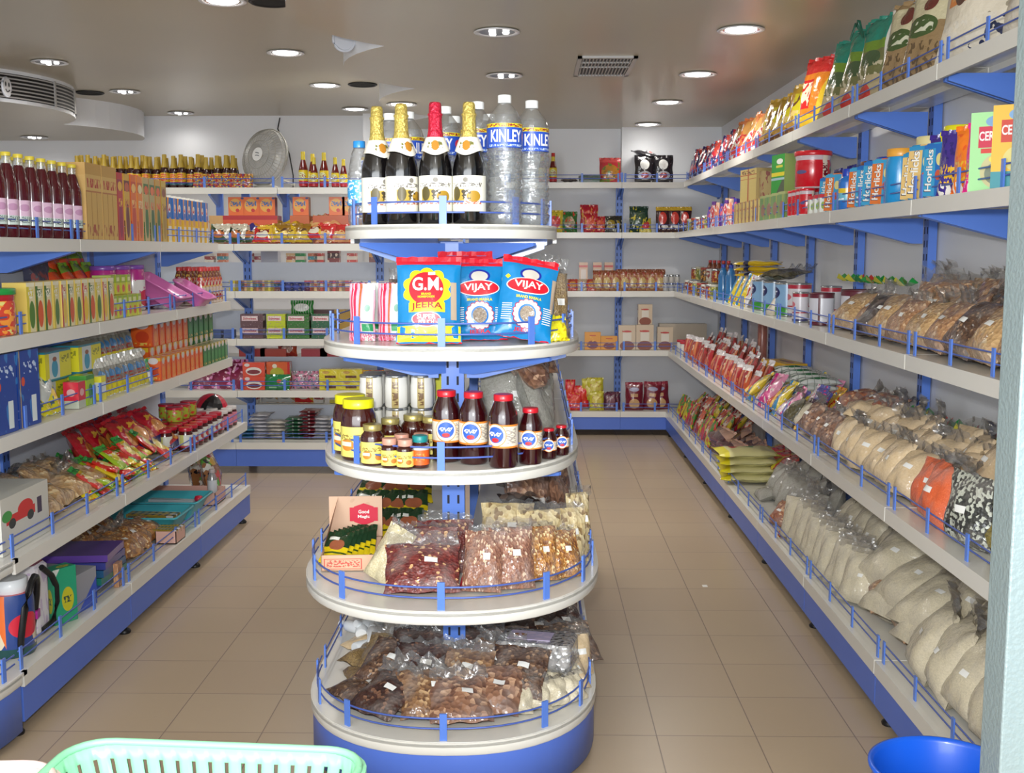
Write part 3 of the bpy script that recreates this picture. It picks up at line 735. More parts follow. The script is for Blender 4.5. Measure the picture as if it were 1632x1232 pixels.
FILM = clear('bag_film', (0.80, 0.78, 0.75, 1), 0.16, 0.16, 0.10, 0.5, 26)
def gbag(name, w, h, t, mt, seed=0, fill=0.82, tie=False, sticker=True, tiecol=None, wr=0.006):
    """poly bag: goods low down, loose film above"""
    p = Proto(name); m = MB(); wp = pillow(m, w, h * fill, t, mt, nx=11, nz=10, bot=0.62, seal=0, wr=wr, seed=seed); p.part('goods', m)
    m = MB(); r = random.Random(seed + 50); n = 10; rows = 5; vs = []
    for j in range(rows + 1):
        k = j / rows; z = h * fill * 0.9 + (h - h * fill * 0.9) * k
        ww = w * (0.92 - (0.72 if tie else 0.04) * sin(pi * min(1, k * (1.2 if tie else 0.5)) / 1.0) ** 1) if tie else w * 0.94
        for i in range(n + 1):
            u = i / n - 0.5; vs.append((u * ww + r.uniform(-.004, .004), t * 0.16 * (1 - k) * (1 - 4 * u * u) + (0.012 + 0.02 * k) * sin(i * 2.1 + j + seed) * 0.6 - 0.03 * k * (seed % 3 - 1), z + r.uniform(-.006, .006) * k))
    N = n + 1
    m.add(vs, [(j * N + i, j * N + i + 1, (j + 1) * N + i + 1, (j + 1) * N + i) for j in range(rows) for i in range(n)], tiecol or FILM, None, True)
    p.part('bag_top', m)
    if sticker:
        m = MB(); m.quad(-0.014 + w * 0.1, h * fill * 0.5, 0.02 + w * 0.1, h * fill * 0.5 + 0.02, W_((232, 232, 228)), wp, 0.003, 3)
        p.part('price_sticker', m)
    return p
def carton(name, w, d, h, front, side=None, top=None, single=True):
    m = MB(); m.box(-w / 2, -d / 2, 0, w / 2, d / 2, h, front, top or side or front, side or front); return Proto(name).single(m)
def cyl_warp(r):
    def wp(x, z, eps):
        a = x / r; return ((r + eps) * sin(a), -(r + eps) * cos(a), z)
    return wp
def bottle(name, prof, body, cap=None, label=None, neck=None, n=20, liquid=None, letter=None):
    """prof [(r,z)...]; cap (r,z0,z1,mat); label (r,z0,z1,mat); neck (prof,mat)"""
    p = Proto(name); p.part('body', MB().lathe(prof, n, body))
    if liquid: p.part('liquid', MB().lathe(liquid[0], n, liquid[1]))
    if cap:
        r, a, b, cm = cap; m = MB().lathe([(r * 0.98, a), (r, a + 0.002), (r, b - 0.002), (r * 0.93, b)], 18, cm); p.part('cap', m)
    if neck: p.part('neck_foil', MB().lathe(neck[0], 18, neck[1]))
    if label:
        r, a, b, lm = label; m = MB().lathe([(r, a), (r, b)], 24, lm, closed=False)
        if letter:
            wp = cyl_warp(r)
            for s_, cz, w, h, mm in letter: m.text(s_, 0, cz, w, h, mm, wp, 0.0008)
        p.part('paper_label', m)
    return p
K = rgb
LM = lambda *c: W_(c)
# --- printed materials
PINKL = art('juice_label', K(226, 190, 214), [('band', 0, .36, K(206, 222, 214)), ('vband', .72, 1, K(236, 236, 220)), ('scrib', .05, .1, .6, .34, 30, 24, .5, K(110, 120, 120)), ('ell', .35, .7, .2, .14, K(200, 150, 186)), ('scrib', .74, .1, 1, .9, 10, 9, .52, K(90, 130, 70))], 0.5)
SAUCEL = art('sauce_label', K(214, 172, 40), [('band', 0, .2, K(60, 96, 104)), ('ell', .5, .62, .36, .3, K(206, 84, 40)), ('scrib', .1, .45, .9, .8, 12, 12, .5, K(236, 200, 60)), ('band', .2, .27, K(150, 30, 40))], 0.5)
KETL = art('ketchup_label', K(226, 200, 30), [('band', 0, .32, K(190, 40, 50)), ('ell', .45, .62, .34, .26, K(220, 226, 170)), ('scrib', .1, .42, .8, .8, 12, 14, .55, K(160, 70, 40))], 0.5)
BARKB = mat('dark_brown_glass', rgb(48, 10, 12), 0.12, coat=0.8); REDB = mat('ketchup_red', rgb(106, 16, 14), 0.15, coat=0.8)
JUICE = mat('juice_dark_red', rgb(78, 8, 24), 0.12, coat=0.8); GLASS = clear('clear_glass', (0.93, 0.95, 0.93, 1), 0.35, 0.05, 0.1)
YCAP = mat('yellow_cap', rgb(222, 200, 60), 0.4, coat=0.2); GOLD = mat('gold_foil', rgb(206, 184, 96), 0.38, metal=0.35, bump=0.5, bscale=120)
REDF = mat('red_foil', rgb(206, 36, 66), 0.38, metal=0.3, bump=0.5, bscale=120); WINE = mat('wine_glass', rgb(12, 10, 12), 0.08, coat=1.0)
MUST = mat('mustard_foil', rgb(176, 148, 52), 0.45)
P_juice = bottle('juice_bottle', [(.030, 0), (.034, .006), (.034, .19), (.030, .21), (.020, .25), (.015, .262)], JUICE, (.0175, .288, .302, YCAP), (.0348, .045, .135, PINKL))
P_juice.part('neck', MB().lathe([(.016, .262), (.0155, .29)], 14, GLASS, closed=False))
def sauceprof(h, r): return [(r * .94, 0), (r, .004), (r, h * .5), (r * .8, h * .62), (r * .42, h * .82), (r * .4, h * .94)]
P_sauce = bottle('sauce_bottle', sauceprof(.23, .031), BARKB, (.0155, .215, .232, MUST), (.0316, .02, .105, SAUCEL), ([(.026, .142), (.0175, .175), (.0148, .216)], MUST), n=14)
P_ketch = bottle('ketchup_bottle', sauceprof(.255, .033), REDB, (.0155, .240, .258, YCAP), (.0336, .012, .125, KETL), ([(.0165, .20), (.0148, .242)], YCAP), n=14)
P_ketchs = P_ketch
P_redb = bottle('ketchup_bottle', sauceprof(.255, .033), REDB, (.0165, .225, .258, mat('red_cap', rgb(190, 36, 30), 0.4)), (.0336, .012, .13, KETL), ([(.021, .175), (.0165, .205), (.0168, .226)], YCAP), n=14)
WLAB = art('wine_label', K(242, 240, 226), [('rect', .2, .3, .48, .62, K(190, 160, 60)), ('ell', .66, .42, .14, .16, K(180, 140, 40)), ('ell', .3, .5, .09, .2, K(90, 80, 40)), ('scrib', .15, .68, .85, .8, 26, 20, .52, K(120, 116, 110)), ('scrib', .15, .2, .85, .3, 22, 22, .5, K(190, 110, 90)), ('scrib', .42, .34, .6, .6, 16, 14, .5, K(70, 60, 40)), ('ell', .5, .88, .05, .07, K(130, 126, 116))], 0.5, 0.1)
WNECK = art('wine_neck_label', K(240, 236, 222), [('scrib', .3, .3, .7, .7, 12, 6, .5, K(120, 120, 60)), ('ell', .5, .5, .1, .28, K(190, 130, 40))], 0.5, 0.1)
def champagne(foil):
    p = bottle('wine_bottle', [(.043, 0), (.047, .006), (.047, .155), (.044, .175), (.032, .215), (.022, .245), (.0195, .27)], WINE, None, (.0478, .035, .135, WLAB),
               ([(.025, .236), (.0205, .262), (.019, .29), (.0195, .303), (.0215, .305), (.0215, .309), (.0182, .312), (.0175, .335), (.015, .341), (.001, .342)], foil), n=28)
    m = MB(); n = 24; vs = []
    for k, (r, z) in enumerate(((.0395, .205), (.0335, .222), (.0255, .243))):
        for i in range(n):
            t = 2 * pi * i / n; dz = -0.014 * max(0, cos(t - pi / 2)) ** 4 if k == 0 else 0
            vs.append((-cos(t) * (r + .0015 - dz * .3), -sin(t) * (r + .0015 - dz * .3), z + dz))
    m.add(vs, [(k * n + i, k * n + (i + 1) % n, (k + 1) * n + (i + 1) % n, (k + 1) * n + i) for k in range(2) for i in range(n)], WNECK,
          [[((i / 12) % 1, k / 2), ((i / 12) % 1 + 1 / 12, k / 2), ((i / 12) % 1 + 1 / 12, k / 2 + .5), ((i / 12) % 1, k / 2 + .5)] for k in range(2) for i in range(n)], True)
    p.part('neck_label', m); return p
P_champ = champagne(GOLD); P_champr = champagne(REDF)
WATER = clear('water_bottle_plastic', (0.97, 0.98, 0.985, 1), 0.30, 0.06, 0.10, 0.25, 45)
KIN = art('water_label', K(44, 84, 190), [('band', .84, 1, K(232, 214, 40)), ('scrib', .02, .86, .98, .98, 40, 14, .5, K(150, 40, 40)), ('scrib', .15, .05, .85, .14, 50, 10, .5, K(190, 210, 240)), ('ell', .93, .5, .07, .2, K(214, 60, 70))], 0.35)
wprof = [(.040, 0), (.050, .008), (.053, .02)]
for k in range(8): z = .03 + k * .021; wprof += [(.053, z), (.0495, z + .008), (.0495, z + .012), (.053, z + .019)]
wprof += [(.053, .205), (.050, .212), (.0505, .218), (.0515, .285), (.049, .292), (.042, .312), (.027, .332), (.0165, .345)]
WTXT = LM(245, 245, 245)
def waterb():
    p = bottle('water_bottle', wprof, WATER, (.0195, .345, .367, LM(238, 240, 240)), (.0522, .216, .284, KIN), n=26, letter=[('KINLEY', .249, .098, .034, WTXT)])
    p.part('water', MB().lathe([(.038, .004), (.047, .02), (.046, .27), (.036, .312)], 20, clear('water_fill', (0.95, 0.97, 0.98, 1), 0.12, 0.05, 0.05, 0.2, 60))); return p
P_water = waterb()
P_soda = bottle('soda_bottle', [(.030, 0), (.036, .01), (.036, .05), (.034, .055), (.036, .13), (.034, .16), (.024, .215), (.014, .238)], WATER, (.0185, .232, .252, mat('sky_cap', rgb(40, 140, 216), 0.35, coat=.3)),
                (.0372, .06, .135, art('soda_label', K(60, 160, 224), [('blob', 9, .55, K(210, 232, 240)), ('vband', .7, .9, K(40, 100, 190))])), n=20)
# spice pouches of the central unit
TEAL = mat('teal_pouch', rgb(18, 128, 190), 0.25, coat=0.7, bump=0.25, bscale=18); YEL = W_((236, 226, 20)); RED = W_((214, 24, 44)); WHT = W_((240, 238, 232)); NAVY = W_((20, 40, 150))
def gm_pouch():
    p = Proto('spice_pouch'); m = MB(); w, h, t = .205, .262, .062; wp = pillow(m, w, h, t, TEAL, nx=16, nz=18, bot=.85, seal=.014, wr=.003, seed=3, smat=RED)
    m.quad(-w * .49, h * .955, w * .49, h * .998, RED, wp, .0015, 8); m.quad(-w * .48, .004, w * .48, .052, YEL, wp, .0015, 8)
    m.text('100%  SOMETHING MAGICAL STOCK', -.0, .024, .15, .009, LM(150, 150, 30), wp, .003)
    m.ell(-.006, .168, .066, .062, YEL, wp, .0022, 60, scal=10, amp=.16); m.ell(-.008, .170, .054, .054, RED, wp, .0034, 36)
    m.text('G.M.', -.004, .184, .094, .044, WHT, wp, .0052); m.text('BRAND', -.008, .151, .03, .007, YEL, wp, .0048); m.text('HOMEFOODS', -.008, .142, .052, .007, YEL, wp, .0048)
    m.quad(-.062, .094, .050, .124, YEL, wp, .0044, 8); m.text('JEERA', -.006, .108, .098, .026, LM(160, 40, 30), wp, .0062, arch=.006)
    m.ell(-.008, .072, .046, .024, WHT, wp, .0036, 28); m.ell(-.008, .072, .043, .021, LM(196, 24, 60), wp, .0046, 28)
    m.text('SUPER', -.008, .080, .058, .015, WHT, wp, .006); m.text('POUCH', -.008, .063, .048, .013, WHT, wp, .006)
    m.quad(.068, .07, .086, .19, LM(168, 150, 130), wp, .0022, 8)
    p.part('pouch', m); m = MB(); m.quad(-.002, .213, .020, .223, WHT, wp, .008, 3); p.part('price_sticker', m); return p
def vijay_pouch(seed):
    p = Proto('spice_pouch'); m = MB(); w, h, t = .18, .25, .06; wp = pillow(m, w, h, t, TEAL, nx=16, nz=18, bot=.85, seal=.012, wr=.004, seed=seed, smat=RED)
    m.quad(-w * .49, h * .95, w * .49, h * .995, RED, wp, .0015, 8)
    m.ell(0, .204, .034, .022, NAVY, wp, .002); m.ell(0, .203, .027, .017, LM(200, 196, 186), wp, .003)
    m.ell(-.004, .164, .068, .027, WHT, wp, .0026, 32); m.ell(-.004, .164, .065, .024, RED, wp, .0036, 32); m.text('VIJAY', -.004, .164, .092, .029, WHT, wp, .0058)
    m.text('BRAND MASALA', 0, .126, .08, .009, YEL, wp, .004)
    m.ell(0, .075, .043, .043, W_((170, 30, 80)), wp, .002, 48, scal=16, amp=.12); m.ell(0, .075, .040, .040, WHT, wp, .003, 48, scal=16, amp=.12)
    m.ell(0, .075, .028, .030, LM(40, 120, 200), wp, .0042); m.ell(0, .075, .023, .024, grain('jeera_window', K(176, 160, 140), K(140, 124, 108), 300, film=.02), wp, .0054)
    for k in range(8): m.quad(.05, .05 + k * .007, .078, .0525 + k * .007, WHT, wp, .003, 2); m.quad(-.078, .05 + k * .007, -.05, .0525 + k * .007, WHT, wp, .003, 2)
    m.text('JEERA', 0, .022, .07, .014, RED, wp, .004); m.ell(-.07, .19, .008, .008, YEL, wp, .003, 4); m.quad(.072, .09, .086, .2, LM(168, 150, 130), wp, .0022, 8)
    p.part('pouch', m); return p
P_gm = gm_pouch(); P_vj = vijay_pouch(5); P_vj2 = vijay_pouch(11)
PINKP = art('pink_spice_print', K(240, 178, 196), [('vband', .1, .3, K(206, 40, 80)), ('vband', .16, .2, K(236, 200, 210)), ('vband', .42, .5, K(190, 100, 60)), ('vband', .55, .95, K(226, 236, 228)), ('rect', .55, .18, .95, .32, K(40, 150, 90)), ('scrib', 0, 0, 1, .14, 30, 30, .5, K(220, 120, 150)), ('ell', .75, .62, .1, .07, K(150, 190, 170))], .35, .5, .3)
P_pink = pouch('spice_pouch', .078, .155, .05, PINKP, 2, .003)
# jars
def jar(name, r, h, body, lid, label=None, lr=None, lz=(.2, .7), n=22, lidh=.018, letter=None):
    lr = lr or r * .82
    p = bottle(name, [(r * .92, 0), (r, .006), (r, h * .66), (r * .96, h * .74), (lr * .95, h - lidh - .004), (lr * .92, h - lidh)], body, (lr, h - lidh, h, lid), (r * 1.015, h * lz[0], h * lz[1], label) if label else None, n=n, letter=letter)
    return p
HONEY = mat('honey_dark', rgb(58, 18, 12), 0.12, coat=.8); HLAB = art('honey_label', K(232, 220, 110), [('ell', .35, .4, .14, .2, K(216, 130, 40)), ('ell', .7, .3, .12, .16, K(190, 120, 50)), ('scrib', .2, .55, .8, .75, 18, 16, .5, K(150, 130, 60)), ('rect', .2, .36, .44, .5, K(240, 236, 200))], .5)
P_honeyb = jar('honey_jar', .052, .176, HONEY, mat('lemon_lid', rgb(226, 222, 20), .4, coat=.2), HLAB, .046, (.06, .56), lidh=.026)
GLID = mat('gold_lid', rgb(170, 156, 96), .3, metal=.5); PLID = mat('rose_lid', rgb(206, 150, 130), .4)
P_honeym = jar('honey_jar', .034, .115, HONEY, GLID, HLAB, .027, (.05, .58)); P_honeys = jar('honey_jar', .024, .082, HONEY, PLID, HLAB, .021, (.08, .6))
P_teal = jar('honey_jar', .026, .09, HONEY, mat('teal_lid', rgb(20, 130, 130), .4), art('orange_jar_label', K(224, 96, 30), [('band', .78, 1, K(190, 196, 190)), ('scrib', .2, .2, .8, .6, 10, 8, .55, K(240, 150, 60))]), .022, (.1, .7))
P_jam = jar('dark_jar', .038, .12, HONEY, GLID, None, .03)
SYRL = art('syrup_label', K(232, 224, 204), [('vband', .62, 1, K(228, 220, 200)), ('band', 0, .08, K(224, 130, 40)), ('band', .92, 1, K(224, 130, 40)), ('scrib', .68, .2, .95, .85, 14, 22, .5, K(170, 160, 150))], .5)
def syrup(r, h, tag_=False):
    p = jar('syrup_bottle', r, h, mat('syrup_dark', rgb(44, 4, 8), .1, coat=1.0), mat('red_lid', rgb(196, 24, 40), .35, coat=.3), SYRL, r * .68, (.28, .60), n=26, lidh=h * .085)
    m = MB(); wp = cyl_warp(r * 1.02); cz = h * .455; a = r * .78; cx = -r * .15
    m.ell(cx, cz, a, a * 1.02, LM(226, 140, 60), wp, .0006); m.ell(cx, cz, a * .92, a * .94, LM(238, 226, 206), wp, .0012); m.ell(cx, cz + a * .04, a * .74, a * .72, LM(50, 96, 190), wp, .0018)
    m.ell(cx, cz - a * .42, a * .34, a * .2, LM(196, 40, 50), wp, .0024)
    # the curly white word on the blue disc
    m.tube([wp(cx - a * .55 + a * .11 * k, cz + a * (.1 + .2 * sin(k * 2.1)), .003) for k in range(11)], a * .06, LM(235, 240, 245), 5)
    m.tube([wp(cx - a * .3 + a * .16 * cos(t * .9), cz + a * .12 + a * .16 * sin(t * .9), .003) for t in range(7)], a * .05, LM(235, 240, 245), 5)
    m.tube([wp(cx + a * .3 + a * .16 * cos(t * .9), cz + a * .1 + a * .14 * sin(t * .9), .003) for t in range(7)], a * .05, LM(235, 240, 245), 5)
    p.part('emblem', m); return p
P_syr = syrup(.041, .205); P_syrm = syrup(.034, .16); P_syrs = syrup(.0235, .088)
TINW = art('can_label', K(232, 230, 222), [('vband', .4, .6, K(190, 170, 110)), ('scrib', .42, .1, .58, .9, 6, 14, .5, K(120, 90, 60))])
SILV = mat('silver_lid', rgb(190, 194, 196), .22, metal=.9)
P_can = jar('tin_can', .037, .105, TINW, SILV, None, .037, n=20, lidh=.008)
# central loose goods
G = {}
G['rednut'] = grain('red_peanuts', K(126, 50, 44), K(86, 26, 26), 115, K(214, 170, 120), coat=.7, c3amt=.08)
G['peanut'] = grain('brown_peanuts', K(160, 112, 88), K(122, 80, 66), 105, K(216, 188, 160))
G['cashew'] = grain('cashews', K(226, 208, 160), K(196, 172, 120), 66, K(140, 112, 70), coat=.6)
G['mix'] = grain('golden_nuts', K(190, 132, 60), K(120, 70, 36), 100, K(232, 206, 150))
G['sesame'] = grain('white_seeds', K(230, 220, 184), K(206, 192, 150), 220, film=.05)
G['rice'] = grain('white_rice', K(216, 206, 180), K(196, 186, 160), 260, film=.1, bump=.2)
G['flour'] = grain('cream_flour', K(224, 200, 162), K(214, 188, 148), 140, film=.07, bump=.15)
G['grey'] = grain('grey_bagged_goods', K(170, 168, 158), K(150, 148, 138), 180, film=.15, bump=.2)
G['brown'] = grain('brown_bark', K(104, 74, 54), K(62, 42, 34), 105, K(160, 126, 96))
G['dkbrown'] = grain('dark_brown_pods', K(70, 40, 32), K(44, 24, 22), 95, K(120, 84, 64))
G['tan'] = grain('tan_seeds', K(158, 132, 84), K(120, 96, 62), 190, film=.12)
G['spicewood'] = grain('broken_bark', K(150, 112, 76), K(96, 66, 48), 90, K(190, 156, 116))
G['walnut'] = grain('walnut_pieces', K(150, 108, 82), K(104, 70, 56), 62, K(190, 150, 120), bump=.8)
G['pasta'] = grain('pasta_pieces', K(206, 170, 120), K(170, 130, 86), 70, K(226, 200, 156), bump=.8)
G['snack'] = grain('brown_snack', K(190, 146, 104), K(146, 100, 68), 80, K(220, 186, 146), bump=.7)
G['tamarind'] = grain('dark_fruit', K(60, 44, 40), K(36, 26, 26), 30, K(110, 90, 80))
G['orange'] = grain('orange_lentils', K(232, 112, 66), K(218, 94, 50), 260, film=.07, bump=.2)
G['bw'] = grain('speckled_beans', K(60, 62, 58), K(36, 38, 36), 110, K(190, 194, 180), c3amt=.4)
G['mung'] = grain('yellow_green_lentils', K(150, 132, 60), K(110, 98, 46), 150)
G['red'] = grain('red_brown_nuts', K(176, 108, 74), K(140, 76, 54), 60, K(214, 170, 130))
G['olive'] = grain('olive_leaves', K(92, 84, 46), K(60, 56, 34), 70)
def gb(key, w, h, t, **k):
    return [gbag('plastic_bag', w, h, t, G[key], seed=i * 7 + hash_(key) % 13, **k) for i in range(3)]
# ------------------------------------------------------------------ goods: placement helpers
USED = {}
def place(unit, lv, a, d):
    """point on a shelf: a = distance along the run, d = distance in from the front lip"""
    if unit == 'R': return (XR[lv] + d, a, ZR[lv], -90)
    if unit == 'L': return (XL[lv] - d, a, ZL[lv], 90)
    if unit == 'BL': return (a, YBL[lv] + d, ZB[lv], 0)
    if unit == 'BR': return (a, YBR[lv] + d, ZR[lv], 0)
    if unit == 'CR': return (CX + HC[lv] - d, a, ZC[lv], 90)
    if unit == 'CL': return (CX - HC[lv] + d, a, ZC[lv], -90)
ORD = ['first', 'second', 'third', 'fourth', 'fifth', 'sixth', 'seventh', 'eighth', 'ninth', 'tenth', 'eleventh', 'twelfth', 'thirteenth', 'fourteenth', 'fifteenth', 'sixteenth', 'seventeenth', 'eighteenth', 'nineteenth', 'twentieth', 'twenty-first', 'twenty-second', 'twenty-third', 'twenty-fourth', 'twenty-fifth', 'twenty-sixth']
def ordw(i, n, side):
    if n == 1: return ''
    if i == n - 1 and n > 2: return {'left': 'rightmost', 'near': 'farthest'}[side]
    if i == 0: return {'left': 'leftmost', 'near': 'nearest'}[side]
    return ORD[i] + {'left': ' from the left', 'near': ' nearest'}[side]
def put(unit, lv, a, d, proto, label, cat, z=0.0, rx=0, yaw=0, ry=0, sc=1.0, group=None):
    bx_, by_, bz_ = extent(proto); k = (sc if isinstance(sc, (int, float)) else max(sc)); a_ = radians(min(0, rx)); back = bz_ * k * sin(-a_) + by_ * k * cos(a_)
    back = back * abs(cos(radians(yaw))) + bx_ * k * abs(sin(radians(yaw)))
    dep = {'R': 1.655 - XR[lv] if unit == 'R' else 9, 'L': XL[lv] + 2.17 if unit == 'L' else 9, 'CR': HC[min(lv, 4)] - .04, 'CL': HC[min(lv, 4)] - .04, 'BR': .44}.get(unit, 9)
    d = max(.03, min(d, dep - back))
    x, y, zz, rz = place(unit, lv, a, d)
    return spawn(proto, (x, y, zz + 0.001 + z), (rx, ry, rz + yaw), sc, ' '.join(label.split()), cat, group)
def row(unit, lv, a0, a1, n, d, protos, label, cat, rx=0, yj=0, sj=0.0, dj=0.0, aj=0.0, z=0.0, zj=0.0, yaw=0, rj=0, sc=1.0, group=None, ry=0):
    """label holds {o}; a0 is the near or left end"""
    if not isinstance(protos, (list, tuple)): protos = [protos]
    side = 'left' if unit in ('BL', 'BR') else 'near'; out = []
    for i in range(n):
        a = a0 + (a1 - a0) * (i / (n - 1) if n > 1 else 0)
        s = (sc if isinstance(sc, (int, float)) else 1) * (1 + rnd.uniform(-sj, sj))
        s3 = s if isinstance(sc, (int, float)) else tuple(c * s for c in sc)
        out.append(put(unit, lv, a + rnd.uniform(-aj, aj), d + rnd.uniform(-dj, dj), protos[i % len(protos)], label.replace('{o}', ordw(i, n, side)), cat,
                       z + rnd.uniform(0, zj), rx + rnd.uniform(-rj, rj), yaw + rnd.uniform(-yj, yj), ry, s3, group or label.replace('{o}', '').replace('  ', ' ').strip(' ,')[:60]))
    return out
LAY = ['bottom layer', 'second layer', 'third layer', 'top layer']
def heap(unit, lv, a0, a1, n, ds, layers, dz, protos, label, cat, rx=-60, rj=12, yj=25, sj=.1, aj=.02, dj=.02, sc=1.0, z0=0.0, shrink=0.12, group=None):
    """bags lying on each other: rows ds in from the lip, several layers high"""
    rows_ = ['front row', 'back row'] if len(ds) == 2 else (['front row', 'middle row', 'back row'] if len(ds) == 3 else [''])
    for q in range(layers):
        for k, d in enumerate(ds):
            nn = n if q == 0 else max(1, int(round(n * (1 - shrink * q))))
            off = (a1 - a0) * (1 - nn / n) / 2
            lay = '' if layers == 1 else (LAY[q] if q < layers - 1 else 'top layer')
            row(unit, lv, a0 + off, a1 - off, nn, d, protos[(k + q) % len(protos):] + protos[:(k + q) % len(protos)], '%s, {o}, %s %s' % (label, rows_[k], lay), cat,
                rx=rx, rj=rj, yj=yj, sj=sj, aj=aj, dj=dj, z=z0 + dz * q, sc=sc, group=group or label)
def aR(px, lv, d=0.06): return FPX * (XR[lv] + d) / (px - 847.0)
def aL(px, lv, d=0.06): return FPX * (-XL[lv] + d) / (847.0 - px)
def aB(px, y=8.2): return (px - 847.0) * y / FPX
def aBR(px, y=9.95): return (px - 847.0) * y / FPX

# ================================================================== central end display
def cen(lv, x, y, proto, label, cat, rx=0, rz=0, ry=0, sc=1.0, z=0.0, group=None):
    y += (.02, -.03, -.045, -.01, 0)[lv]
    return spawn(proto, (x, y, ZC[lv] + 0.002 + z), (rx, ry, rz), sc, label, cat, group)
cen(4, -.452, 3.34, P_champ, 'gold-necked dark wine bottle, leftmost on the top of the end display', 'wine bottle', rz=35, group='wine bottles on the end display')
cen(4, -.374, 3.28, P_champ, 'gold-necked dark wine bottle, second from the left, with its label turned right', 'wine bottle', rz=42, group='wine bottles on the end display')
cen(4, -.274, 3.25, P_champr, 'dark wine bottle with a red foil neck in the middle of the top tier', 'wine bottle', rz=4, group='wine bottles on the end display')
cen(4, -.178, 3.25, P_champ, 'gold-necked dark wine bottle right of the red-necked one', 'wine bottle', rz=-10, group='wine bottles on the end display')
cen(4, -.520, 3.44, P_soda, 'clear soda bottle with a sky blue cap, far left of the top tier', 'soda bottle')
for x, y, s, lb, rz in ((-.078, 3.3, 1, 'large clear water bottle in front, rightmost of the front row', 8), (.0, 3.42, 1.0, 'clear water bottle half hidden behind the front water bottle, at the right edge', 30),
                    (-.268, 3.55, 1.0, 'clear water bottle behind the red-necked wine bottle', -25), (-.165, 3.5, 1.02, 'clear water bottle directly behind the right gold-necked wine bottle', -20),
                    (-.252, 3.74, .98, 'clear water bottle with a white cap showing between red and gold bottle necks', 0), (-.14, 3.75, 1.0, 'clear water bottle in the back row left of the big front water bottle', 20),
                    (-.390, 3.62, .98, 'clear water bottle right of the second gold-necked bottle', 40), (-.455, 3.66, .98, 'clear water bottle between the two left gold-necked bottles', 30), (-.51, 3.68, .78, 'short clear water bottle behind the blue-capped soda bottle', 60)):
    cen(4, x, y, P_water, lb, 'water bottle', rz=rz, sc=s, group='water bottles on the top tier')
# fourth tier: spice pouches
cen(3, -.288, 3.165, P_gm, 'large teal spice pouch lettered G.M. JEERA with yellow foot', 'spice pouch', rx=-15, rz=4, sc=.905, z=.004)
cen(3, -.152, 3.32, P_vj, 'teal spice pouch lettered VIJAY standing upright in the middle', 'spice pouch', rx=-12, rz=4, sc=.92, z=.003)
cen(3, -.026, 3.235, P_vj2, 'teal spice pouch lettered VIJAY leaning at the right', 'spice pouch', rx=-18, rz=10, ry=10, sc=.93, z=.012)
cen(3, -.500, 3.32, P_pink, 'pink and white spice pouch, leftmost on its tier', 'spice pouch', rx=-4, rz=-6)
cen(3, -.415, 3.33, P_pink, 'pink and white spice pouch beside the large lettered one', 'spice pouch', rx=-4, rz=-4)
cen(3, -.500, 3.42, P_pink, 'pink and white spice pouch behind the leftmost pink one', 'spice pouch', rx=-4, rz=4)
cen(3, -.415, 3.43, P_pink, 'pink and white spice pouch behind the second pink one', 'spice pouch', rx=-4, rz=-8)
cen(3, -.2, 3.46, P_vj, 'teal spice pouch hidden behind the two front pouches', 'spice pouch', rx=-4, rz=-4)
jb = gb('tan', .12, .24, .07)
cen(3, .072, 3.43, jb[0], 'clear bag of tan seeds at the right edge of the pouch tier', 'bag', rx=-6, rz=18, sc=(.8, 1, 1))
dk = gb('tamarind', .14, .24, .08, tie=True)
cen(3, .03, 3.62, dk[1], 'knotted bag of dark fruit behind the leaning teal pouch', 'bag', rz=10, sc=1.05)
br = gb('dkbrown', .1, .2, .06)
cen(3, -.43, 3.72, br[0], 'narrow brown bag behind the pink pouches', 'bag', rz=5, sc=(.8, 1, 1.05))
m = MB(); pillow(m, .06, .07, .03, art('yellow_sachet', K(236, 226, 40), [('blob', 6, .6, K(200, 170, 20))], .3, .5, .3), seed=8)
P_ysach = Proto('sachet').single(m)
cen(3, .085, 3.33, P_ysach, 'small bright yellow sachet at the right rail of the pouch tier', 'sachet', rx=-30, rz=20)
# third tier: honey and syrup
for x, y, p, lb in ((-.505, 3.29, P_honeyb, 'big honey jar with lemon yellow lid, in front at the left'), (-.545, 3.39, P_honeyb, 'big honey jar with lemon yellow lid, behind the other one'),
                    (-.452, 3.20, P_honeym, 'gold-lidded honey jar in front of the big yellow-lidded jars'), (-.416, 3.32, P_honeym, 'gold-lidded honey jar behind the small rose-lidded jars'),
                    (-.398, 3.155, P_honeys, 'small rose-lidded honey jar, nearest the rail at the left'), (-.352, 3.135, P_honeys, 'small rose-lidded honey jar, nearest the rail left of the teal lid'),
                    (-.372, 3.225, P_honeys, 'small rose-lidded honey jar in the second row'), (-.318, 3.245, P_honeys, 'small rose-lidded honey jar behind the teal-lidded one'),
                    (-.312, 3.155, P_teal, 'small jar with teal lid and orange label'), (-.352, 3.36, P_jam, 'dark jar with gold lid behind the small honey jars'), (-.297, 3.35, P_honeym, 'gold-lidded jar left of the tall syrup bottles')):
    cen(2, x, y, p, lb, 'jar', rz=rnd.uniform(-15, 15), group='jars on the third tier')
for x, y, p, lb, rz in ((-.245, 3.26, P_syr, 'tall dark syrup bottle with red lid, leftmost of three', 10), (-.165, 3.225, P_syr, 'tall dark syrup bottle with red lid, middle of three', 0),
                        (-.078, 3.17, P_syr, 'tall dark syrup bottle with red lid, rightmost of three', -22), (-.002, 3.22, P_syrm, 'medium dark syrup bottle right of the three tall ones', 0),
                        (.052, 3.30, P_syrs, 'small dark syrup jar beside the medium bottle', 8), (.09, 3.36, P_syrs, 'small dark syrup jar at the right rail', 14)):
    cen(2, x, y, p, lb, 'syrup bottle', rz=rz, group='dark syrup bottles')
